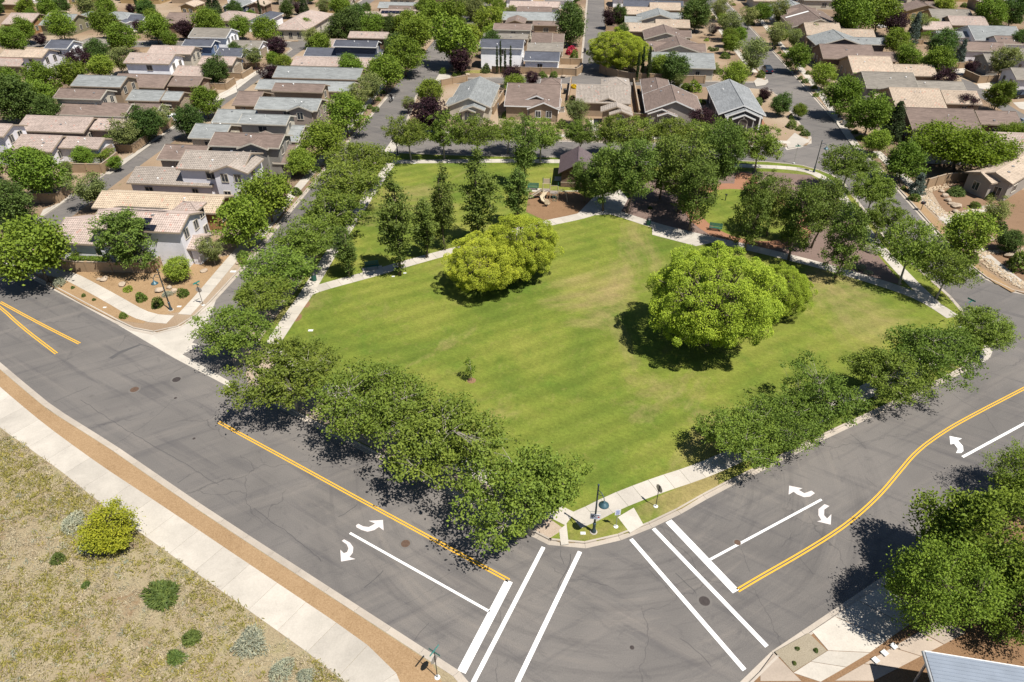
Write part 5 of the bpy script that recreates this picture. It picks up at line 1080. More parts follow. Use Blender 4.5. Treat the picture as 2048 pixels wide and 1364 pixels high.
for ln, h, lb in (([(-68.23, 181.81), (-63.71, 181.56)], 1.3, 'short tan block wall at the top of the alley'),
                  ([(-68.70, 172.56), (-64.91, 171.87), (-64.31, 177.50)], 1.3, 'tan block wall with corner, second from the top of the alley'),
                  ([(-70.68, 162.60), (-65.65, 162.60), (-65.41, 167.73)], 1.4, 'tan block wall beside the dark tree by the alley'),
                  ([(-71.40, 152.25), (-66.52, 152.06), (-66.20, 157.83)], 1.5, 'tan block wall in front of the tan garage by the alley'),
                  ([(-72.33, 132.13), (-68.15, 131.98), (-67.94, 137.49)], 1.5, 'tan block wall below the grey-green trees by the alley'),
                  ([(-73.80, 122.18), (-68.83, 122.05), (-68.77, 127.46)], 1.5, 'tan block wall in front of the long box hedge'),
                  ([(-74.91, 112.56), (-69.73, 112.39), (-69.70, 117.80)], 1.6, 'tan block wall round the low hedged yard'),
                  ([(-76.76, 100.24), (-70.82, 100.09), (-70.83, 104.20)], 1.6, 'tan block wall nearest the main road by the alley'),
                  ([(-58.47, 78.70), (-55.27, 78.53), (-52.20, 78.43), (-49.32, 78.36), (-46.94, 78.30), (-46.23, 80.24)], 1.5, 'garden wall of the lavender corner house'),
                  ([(12.58, 185.61), (17.84, 185.24)], 1.5, 'upper short wall right of the white cypress house'),
                  ([(-4.83, 177.14), (4.44, 176.21), (12.52, 175.28), (15.67, 174.83), (17.29, 178.08)], 1.6, 'long tan wall in front of the white cypress house'),
                  ([(21.84, 177.61), (25.49, 172.11), (28.44, 169.90), (32.84, 169.03), (37.52, 168.60)], 1.9, 'dark-shaded curved wall round the chartreuse tree yard'),
                  ([(40.52, 168.17), (45.50, 168.17)], 1.7, 'short tan wall beside the cream grey-roofed house'),
                  ([(28.34, 165.65), (26.05, 141.65)], 1.7, 'low wall between the middle and the brown hip-roofed house'),
                  ([(13.92, 167.88), (12.29, 152.75)], 1.5, 'low wall left of the middle house facing the park'),
                  ([(24.43, 139.75), (27.04, 139.33)], 1.7, 'front gate wall between the middle and brown hip-roofed house'),
                  ([(-1.97, 156.69), (-3.91, 144.46)], 1.5, 'low wall between the grey and brown roofed houses facing the park'),
                  ([(-16.41, 165.65), (-13.92, 167.60), (-10.76, 169.58)], 1.4, 'tan wall behind the grey hip-roofed house'),
                  ([(109.94, 173.60), (110.23, 168.15), (115.04, 168.81)], 1.6, 'tan walled corner at the alley in the upper right block'),
                  ([(110.89, 181.48), (114.81, 182.12)], 1.4, 'short tan wall in the upper right block'),
                  ([(111.88, 207.31), (116.39, 207.94)], 1.4, 'short tan wall left of the dark shrubs, upper right'),
                  ([(67.41, 105.62), (71.33, 107.74), (75.75, 108.83)], 1.7, 'tan stepped block wall beside the stucco house at the right edge'),
                  ([(-58.95, 225.12), (-57.86, 238.78)], 1.5, 'tan wall along the bend beside the cream arched-window house'),
                  ([(28.78, 226.16), (34.44, 226.75)], 1.3, 'low tan wall at the lane beside the tan tile roof'),
                  ([(28.07, 219.80), (33.87, 221.50)], 1.3, 'second low tan wall at the lane')):
    block_wall(ln, h, lb)

# ------------------------------------------------------------------ park restroom
def restroom():
    (x0, y0), (x1, y1) = (8.03, 106.41), (11.39, 106.41)
    g = math.atan2(.995, .104); ux, uy = .9946, -.104; vx, vy = .104, .9946
    Wd, Dp = 5.0, 6.6
    root = thing('restroom_building', 'small stone restroom with brown metal gable roof by the playground', 'restroom', (x0, y0, TOP))
    def P(a, b, z): return (a * ux + b * vx, a * uy + b * vy, z)
    def hexl(m, a0, a1, b0, b1, z0, z1): m.hexa([P(a0, b0, z0), P(a1, b0, z0), P(a1, b1, z0), P(a0, b1, z0)], [P(a0, b0, z1), P(a1, b0, z1), P(a1, b1, z1), P(a0, b1, z1)])
    m = MB(); hexl(m, 0, Wd, 0, Dp, -.1, 2.7)
    for b in (0, Dp): m.face([P(0, b, 2.7), P(Wd, b, 2.7), P(Wd / 2, b, 4.1)])
    m.build('wall', 'stone_veneer', root)
    m = MB(); hexl(m, -.08, Wd + .08, -.08, Dp + .08, .72, .86); m.build('ledge', 'trim_tan', root)
    m = MB(); hexl(m, -.06, Wd + .06, -.06, Dp + .06, -.1, .72); m.build('plinth', 'stone_veneer', root)
    ze, zr, o = 2.75, 4.2, .55
    for s in (0, 1):
        m = MB()
        e, r = (-o if s == 0 else Wd + o), Wd / 2
        zel = ze - o * (zr - ze) / (Wd / 2)
        q = [P(e, -.7, zel), P(r, -.7, zr), P(r, Dp + .7, zr), P(e, Dp + .7, zel)]
        if s: q = q[::-1]
        m.hexa([(a, b, c) for a, b, c in q], [(a, b, c + .08) for a, b, c in q])
        ro = m.build('roof', 'metal_brown', root)
        n = 20
        for k in range(n + 1):
            b = -.7 + (Dp + 1.4) * k / n
            rib = MB(); rib.tube([P(e, b, zel + .1), P(r, b, zr + .1)], .035, 4); rib.build('rib', 'metal_brown', ro)
    m = MB(); m.tube([P(Wd / 2, -.72, zr + .1), P(Wd / 2, Dp + .72, zr + .1)], .11, 6); m.build('ridge_cap', 'metal_brown', root)
    add_door(root, *P(Wd, 2.0, 0)[:2], math.atan2(uy, ux), 1.0, 2.1, 'trim_dark')
    add_door(root, *P(Wd, 4.6, 0)[:2], math.atan2(uy, ux), 1.0, 2.1, 'trim_dark')
    m = MB(); hexl(m, -1.25, -.15, 2.4, 4.2, -.05, .06); m.build('utility_pad', 'concrete', root)
restroom()

# ------------------------------------------------------------------ metal-roofed building at the lower right corner
def corner_building():
    (ax, ay) = (25.96, 23.87); (bx_, by_) = (32.18, 23.87); (cx_, cy_) = (25.55, 21.68)
    root = thing('canopy_building', 'building with pale blue ribbed metal roof at the lower right corner', 'building', (ax, ay, TOP))
    u = Vector((1.0, 0.0, 0)); v = Vector((cx_ - ax, cy_ - ay, 0)).normalized()
    u = Vector((-v.y, v.x, 0)); u = u if u.x > 0 else -u
    LU, LV = 16.0, 11.0; z0, z1 = 3.9, 3.55
    def P(a, b, z): return (u.x * a + v.x * b, u.y * a + v.y * b, z)
    m = MB(); q = [P(0, LV, z1), P(LU, LV, z1), P(LU, 0, z0), P(0, 0, z0)]
    m.hexa([(a, b, c - .12) for a, b, c in q], q); ro = m.build('roof', 'metal_blue', root)
    n = 44
    for k in range(n):
        b = .12 + (LV - .2) * k / n; z = z0 + (z1 - z0) * b / LV
        r = MB(); q = [P(0, b + .055, z + .0), P(LU, b + .055, z), P(LU, b, z), P(0, b, z)]
        r.hexa([(a, c, d - .01) for a, c, d in q], [(a, c, d + .022) for a, c, d in q]); r.build('rib', 'metal_blue', ro)
    m = MB(); m.tube([P(-.12, 0, z0 - .05), P(-.12, LV, z1 - .05)], .1, 6); g = m.build('gutter', 'galv', root)
    m = MB(); m.hexa([P(-.05, .03, z0 - .3), P(LU, .03, z0 - .3), P(LU, -.03, z0 - .3), P(-.05, -.03, z0 - .3)], [P(-.05, .03, z0 + .05), P(LU, .03, z0 + .05), P(LU, -.03, z0 + .05), P(-.05, -.03, z0 + .05)]); m.build('fascia', 'trim_white', root)
    m = MB(); m.hexa([P(1.2, LV - .5, -.1), P(LU - .5, LV - .5, -.1), P(LU - .5, 1.0, -.1), P(1.2, 1.0, -.1)], [P(1.2, LV - .5, 3.3), P(LU - .5, LV - .5, 3.3), P(LU - .5, 1.0, 3.5), P(1.2, 1.0, 3.5)]); m.build('wall', 'wall_stucco', root)
    for b in (.3, 4, 8): m = MB(); m.tube([P(.25, b, -.1), P(.25, b, 3.5)], .08, 8); m.build('post', 'galv', root)
    an = math.atan2(-u.y, -u.x)
    for b in (2.5, 5, 7.5): add_window(root, *P(1.2, b, 0)[:2], 1.6, an, 1.4, 1.4, 'white')
corner_building()

# ------------------------------------------------------------------ foliage
def leaf_mesh(name, mat, pts, size, tint, rng, up=0.35, aspect=0.55, droop=None, axis=None):
    """one small pointed leaf (two triangles) per point"""
    n = len(pts); size = np.broadcast_to(size, (n,))
    nr = rng.normal(size=(n, 3)); nr[:, 2] = np.abs(nr[:, 2]) + up; nr /= np.linalg.norm(nr, axis=1)[:, None]
    a = rng.normal(size=(n, 3)) if axis is None else axis + rng.normal(size=(n, 3)) * .35
    if droop is not None: a = a * .55; a[:, 2] -= droop
    a -= nr * (a * nr).sum(1)[:, None]; a /= np.linalg.norm(a, axis=1)[:, None] + 1e-9
    b = np.cross(nr, a)
    s = size[:, None]
    v = np.stack([pts - a * s * .5, pts + b * s * aspect * .5 - a * s * .05, pts + a * s * .5, pts - b * s * aspect * .5 - a * s * .05], 1).reshape(-1, 3)
    me = bpy.data.meshes.new(name)
    me.vertices.add(4 * n); me.vertices.foreach_set('co', v.astype(np.float32).ravel())
    me.loops.add(4 * n); me.loops.foreach_set('vertex_index', np.arange(4 * n, dtype=np.int32))
    me.polygons.add(n); me.polygons.foreach_set('loop_start', np.arange(0, 4 * n, 4, dtype=np.int32))
    try: me.polygons.foreach_set('loop_total', np.full(n, 4, dtype=np.int32))
    except Exception: pass
    at = me.attributes.new('tint', 'FLOAT', 'FACE'); at.data.foreach_set('value', np.clip(tint, 0, 1).astype(np.float32))
    me.materials.append(MAT[mat]); me.update(calc_edges=True); me.validate()
    return me
def lumps(rng, k, gain, sharp):
    d = rng.normal(size=(k, 3)); d /= np.linalg.norm(d, axis=1)[:, None]; g = rng.uniform(-.6, 1, k) * gain
    return lambda u: 1 + (np.maximum(0, u @ d.T) ** sharp @ g)

def tree_proto(kind, seed, W, H, zc, base, ntip, nleaf, lsize, spread, mat, bark='bark', shape='ball', up=.35, droop=None, inner=.5, trunk_r=.13, limbs=7, lump=.3):
    rng = np.random.default_rng(seed)
    rx = W / 2 * .9; rz = (H - base) / 2 * .95; zc = base + (H - base) / 2
    u = rng.normal(size=(ntip, 3)); u /= np.linalg.norm(u, axis=1)[:, None]
    lf = lumps(rng, 14, lump, 5)
    r = (inner + (1 - inner) * rng.random(ntip) ** .5) * lf(u)
    t = u * r[:, None]
    if shape == 'cone':
        z = rng.random(ntip) ** 1.25
        rad = (1 - z) * (.75 + .25 * rng.random(ntip)) + .04; th = rng.random(ntip) * 2 * np.pi
        t = np.stack([np.cos(th) * rad * lf(u), np.sin(th) * rad * lf(u), z * 2 - 1], 1)
    elif shape == 'column':
        f = np.clip(1 - np.abs(t[:, 2]) ** 2.5 * .45, .2, 1); t[:, 0] *= f; t[:, 1] *= f
    elif shape == 'vase':
        f = np.clip(.72 + .34 * t[:, 2], .35, 1.05); t[:, 0] *= f * 1.15; t[:, 1] *= f * 1.15
    elif shape == 'flat':
        t[:, 2] = np.where(t[:, 2] < 0, t[:, 2] * .45, t[:, 2])
    tips = t * np.array([rx, rx, rz]) + np.array([0, 0, zc])
    # wood: trunk, limbs, twigs to the tips
    m = MB()
    top = base + (H - base) * (.25 if shape in ('ball', 'flat', 'vase') else .92)
    lean = rng.normal(size=2) * .04 * H
    spine = [(0, 0, -.15), (lean[0] * .2, lean[1] * .2, base * .55 + .1), (lean[0] * .5, lean[1] * .5, base + .15), (lean[0], lean[1], top)]
    m.tube(spine, [trunk_r * 1.35, trunk_r, trunk_r * .85, trunk_r * .4], 7)
    nodes = [np.array(spine[2]), np.array(spine[3])] + [np.array(spine[2]) + (np.array(spine[3]) - np.array(spine[2])) * q for q in (.35, .7)]
    far = tips[np.argsort(-np.linalg.norm((tips - [0, 0, zc]) / [rx, rx, rz], axis=1))]
    pick = far[rng.permutation(min(len(far), ntip // 2))[:limbs]]
    for tip in pick:
        s = np.array(spine[2]) + (np.array(spine[3]) - np.array(spine[2])) * rng.random() * .8
        if shape == 'cone': s = np.array([0, 0, max(base, tip[2] - .25)])
        mid = s + (tip - s) * .5 + np.array([0, 0, .10 * np.linalg.norm(tip - s)]) + rng.normal(size=3) * .12
        e = s + (tip - s) * .9
        m.tube([s, (s + mid) / 2 + rng.normal(size=3) * .05, mid, e], [trunk_r * .55, trunk_r * .42, trunk_r * .28, trunk_r * .1], 5, False)
        nodes += [s + (mid - s) * .6, mid, mid + (e - mid) * .5]
    nodes = np.array(nodes)
    for tip in tips[rng.permutation(ntip)[:int(ntip * .55)]]:
        j = np.argmin(np.linalg.norm(nodes - tip, axis=1) + np.maximum(0, nodes[:, 2] - tip[2]) * 1.2); s = nodes[j]
        mid = (s + tip) / 2 + rng.normal(size=3) * .12 + np.array([0, 0, .08])
        m.tube([s, mid, tip], [trunk_r * .2, trunk_r * .14, trunk_r * .05], 3, False)
    trunk = m.mesh('trunk', bark, True)
    # leaves
    cl = np.repeat(np.arange(ntip), nleaf)
    g = rng.normal(size=(len(cl), 3))
    spr = spread * (.7 + .6 * rng.random(ntip))
    pts = tips[cl] + g * spr[cl][:, None] * np.array([1, 1, .62])
    if droop is not None: pts[:, 2] -= np.linalg.norm(g[:, :2], axis=1) * spr[cl] * .45
    q = np.quantile(np.hypot(pts[:, 0], pts[:, 1]), .97); k1 = W / 2 / q; pts[:, :2] *= k1
    k2 = (H - base * .8) / (np.quantile(pts[:, 2], .995) - base * .8); pts[:, 2] = base * .8 + (pts[:, 2] - base * .8) * k2
    trunk.vertices.foreach_get('co', (co := np.empty(len(trunk.vertices) * 3, np.float32))); co = co.reshape(-1, 3)
    far_ = np.clip((co[:, 2] - base * .5) / base, 0, 1); co[:, 0] *= 1 + (k1 - 1) * far_; co[:, 1] *= 1 + (k1 - 1) * far_; co[:, 2] = np.where(co[:, 2] > base * .8, base * .8 + (co[:, 2] - base * .8) * k2, co[:, 2])
    trunk.vertices.foreach_set('co', co.ravel())
    keep = pts[:, 2] > .25; pts = pts[keep]; cl = cl[keep]
    ct = rng.random(ntip)
    tint = .22 + .33 * ct[cl] + .42 * rng.random(len(cl))
    crown = leaf_mesh('crown', mat, pts, lsize * (.7 + .6 * rng.random(len(pts))), tint, rng, up, .58, droop)
    return trunk, crown

def clump_proto(seed, W, H, base, nlobe, nleaf, lsize, mat, bark='bark'):
    """dense crown made of cauliflower-like clumps of drooping leaves"""
    rng = np.random.default_rng(seed)
    rx, rz, zc = W / 2 * .86, (H - base) / 2 * .9, base + (H - base) / 2
    k = np.arange(nlobe) + .5; ph = np.arccos(1 - 2 * k / nlobe * .94); th = np.pi * (1 + 5 ** .5) * k
    u = np.stack([np.cos(th) * np.sin(ph), np.sin(th) * np.sin(ph), np.cos(ph)], 1) + rng.normal(size=(nlobe, 3)) * .08
    lf = lumps(rng, 16, .3, 5)
    c = u * (np.clip(lf(u), .8, 1.04) * rng.uniform(.82, 1.03, nlobe))[:, None] * np.array([rx, rx, rz]) + np.array([0, 0, zc])
    rad = W * rng.uniform(.034, .088, nlobe)
    cl = np.repeat(np.arange(nlobe), nleaf)
    d = rng.normal(size=(len(cl), 3)); d /= np.linalg.norm(d, axis=1)[:, None]
    out = u[cl]; d = d + out * .55; d[:, 2] += .25; d /= np.linalg.norm(d, axis=1)[:, None]
    pts = c[cl] + d * rad[cl][:, None] * rng.uniform(.68, 1.06, len(cl))[:, None] * np.array([1, 1, .9])
    pts[:, :2] *= W / 2 / np.quantile(np.hypot(pts[:, 0], pts[:, 1]), .98)
    keep = pts[:, 2] > .3; pts = pts[keep]; cl2 = cl[keep]
    axis = d[keep] * .6 + np.array([0, 0, -.9])
    tint = .2 + .3 * rng.random(nlobe)[cl2] + .45 * rng.random(len(cl2))
    crown = leaf_mesh('crown', mat, pts, lsize * (.7 + .6 * rng.random(len(pts))), tint, rng, .6, .42, None, axis)
    m = MB(); tr = W * .02
    m.tube([(0, 0, -.15), (.05, 0, base * .7), (0, .1, base + rz * .5), (0, 0, zc + rz * .3)], [tr * 1.5, tr * 1.1, tr * .9, tr * .4], 8)
    for q in rng.permutation(nlobe)[:int(nlobe * .6)]:
        s = np.array([0, 0, base + rng.random() * rz * .9]); mid = (s + c[q]) / 2 + np.array([0, 0, .3])
        m.tube([s, mid, c[q]], [tr * .6, tr * .35, tr * .1], 5, False)
    return m.mesh('trunk', bark, True), crown

PROTO = {}
def protos():
    P = PROTO
    P['ash'] = [tree_proto('ash', 11 + i, 7.0, 6.6, 4.2, 1.75, 200 + 25 * (i % 3), 54, .215, .30, 'leaf_ash', 'bark_pale', 'flat', .3, None, .25, .12, 13, .55) for i in range(5)]
    P['bigash'] = [tree_proto('bigash', 131 + i, 10, 7.2, 4.6, 1.9, 310 + 30 * (i % 3), 52, .235, .36, 'leaf_ash', 'bark_pale', 'flat', .3, None, .25, .15, 16, .6) for i in range(5)]
    P['oval'] = [tree_proto('oval', 31 + i, 6.0, 9.5, 6, 2.0, 210, 60, .235, .36, 'leaf_oval', 'bark', 'ball', .3, None, .3, .15, 13, .5) for i in range(4)]
    P['bigoval'] = [tree_proto('bigoval', 141 + i, 9.5, 10, 6.2, 2.0, 420, 60, .23, .42, 'leaf_round', 'bark', 'ball', .3, None, .3, .2, 18, .6) for i in range(3)]
    P['poplar'] = [tree_proto('poplar', 41 + i, 3.5, 10, 5.8, 1.5, 140, 56, .23, .28, 'leaf_poplar', 'bark', 'column', .25, None, .2, .13, 10, .95) for i in range(3)]
    P['lime'] = [clump_proto(51 + i, 13, 9.5, 1.0, 300, 380, .185, 'leaf_lime') for i in range(2)]
    P['limey'] = [clump_proto(57, 13, 9.5, 1.1, 230, 380, .185, 'leaf_limey')]
    P['round'] = [tree_proto('round', 61 + i, 6.0, 6.0, 3.7, 1.1, 170, 62, .27, .42, 'leaf_round', 'bark', 'ball', .35, None, .35, .12, 9, .45) for i in range(4)]
    P['pale'] = [tree_proto('pale', 71 + i, 5.5, 6, 3.8, 1.2, 140, 55, .24, .36, 'leaf_pale', 'bark_pale', 'vase', .25, None, .35, .09, 9, .4) for i in range(3)]
    P['plum'] = [tree_proto('plum', 81 + i, 4.6, 4.6, 2.9, .8, 120, 60, .23, .34, 'leaf_plum', 'bark', 'vase', .35, None, .4, .10, 8, .35) for i in range(2)]
    P['conifer'] = [tree_proto('conifer', 91, 4.5, 8, 3.8, .5, 220, 55, .24, .28, 'leaf_conifer', 'bark', 'cone', .1, .3, .5, .14, 12, .25)]
    P['cypress'] = [tree_proto('cypress', 95, 1.05, 6, 3.1, .15, 130, 40, .16, .16, 'leaf_cypress', 'bark', 'column', .1, None, .3, .06, 4, .2)]
    P['spruce'] = [tree_proto('spruce', 97, 3.0, 5, 2.4, .2, 170, 50, .2, .2, 'leaf_spruce', 'bark', 'cone', .1, .25, .5, .10, 8, .2)]
    P['wide'] = [tree_proto('wide', 101 + i, 11, 6.5, 3.9, 1.2, 300, 70, .30, .52, 'leaf_wide', 'bark', 'flat', .5, None, .4, .22, 13, .5) for i in range(1)]
    P['bare'] = [tree_proto('bare', 105, 5, 5, 3.2, 1.2, 130, 10, .15, .3, 'leaf_bare', 'bark_pale', 'vase', .3, None, .3, .1, 12, .3)]
    P['yellow'] = [tree_proto('yellow', 111 + i, 6.0, 6.0, 3.7, 1.0, 170, 58, .27, .42, 'leaf_yellow', 'bark', 'ball', .35, None, .4, .11, 8, .35) for i in range(2)]
    P['dark'] = [tree_proto('dark', 121 + i, 6.0, 7.0, 4.2, .8, 210, 62, .27, .42, 'leaf_dark', 'bark', 'ball', .3, None, .4, .13, 8, .28) for i in range(2)]
protos()
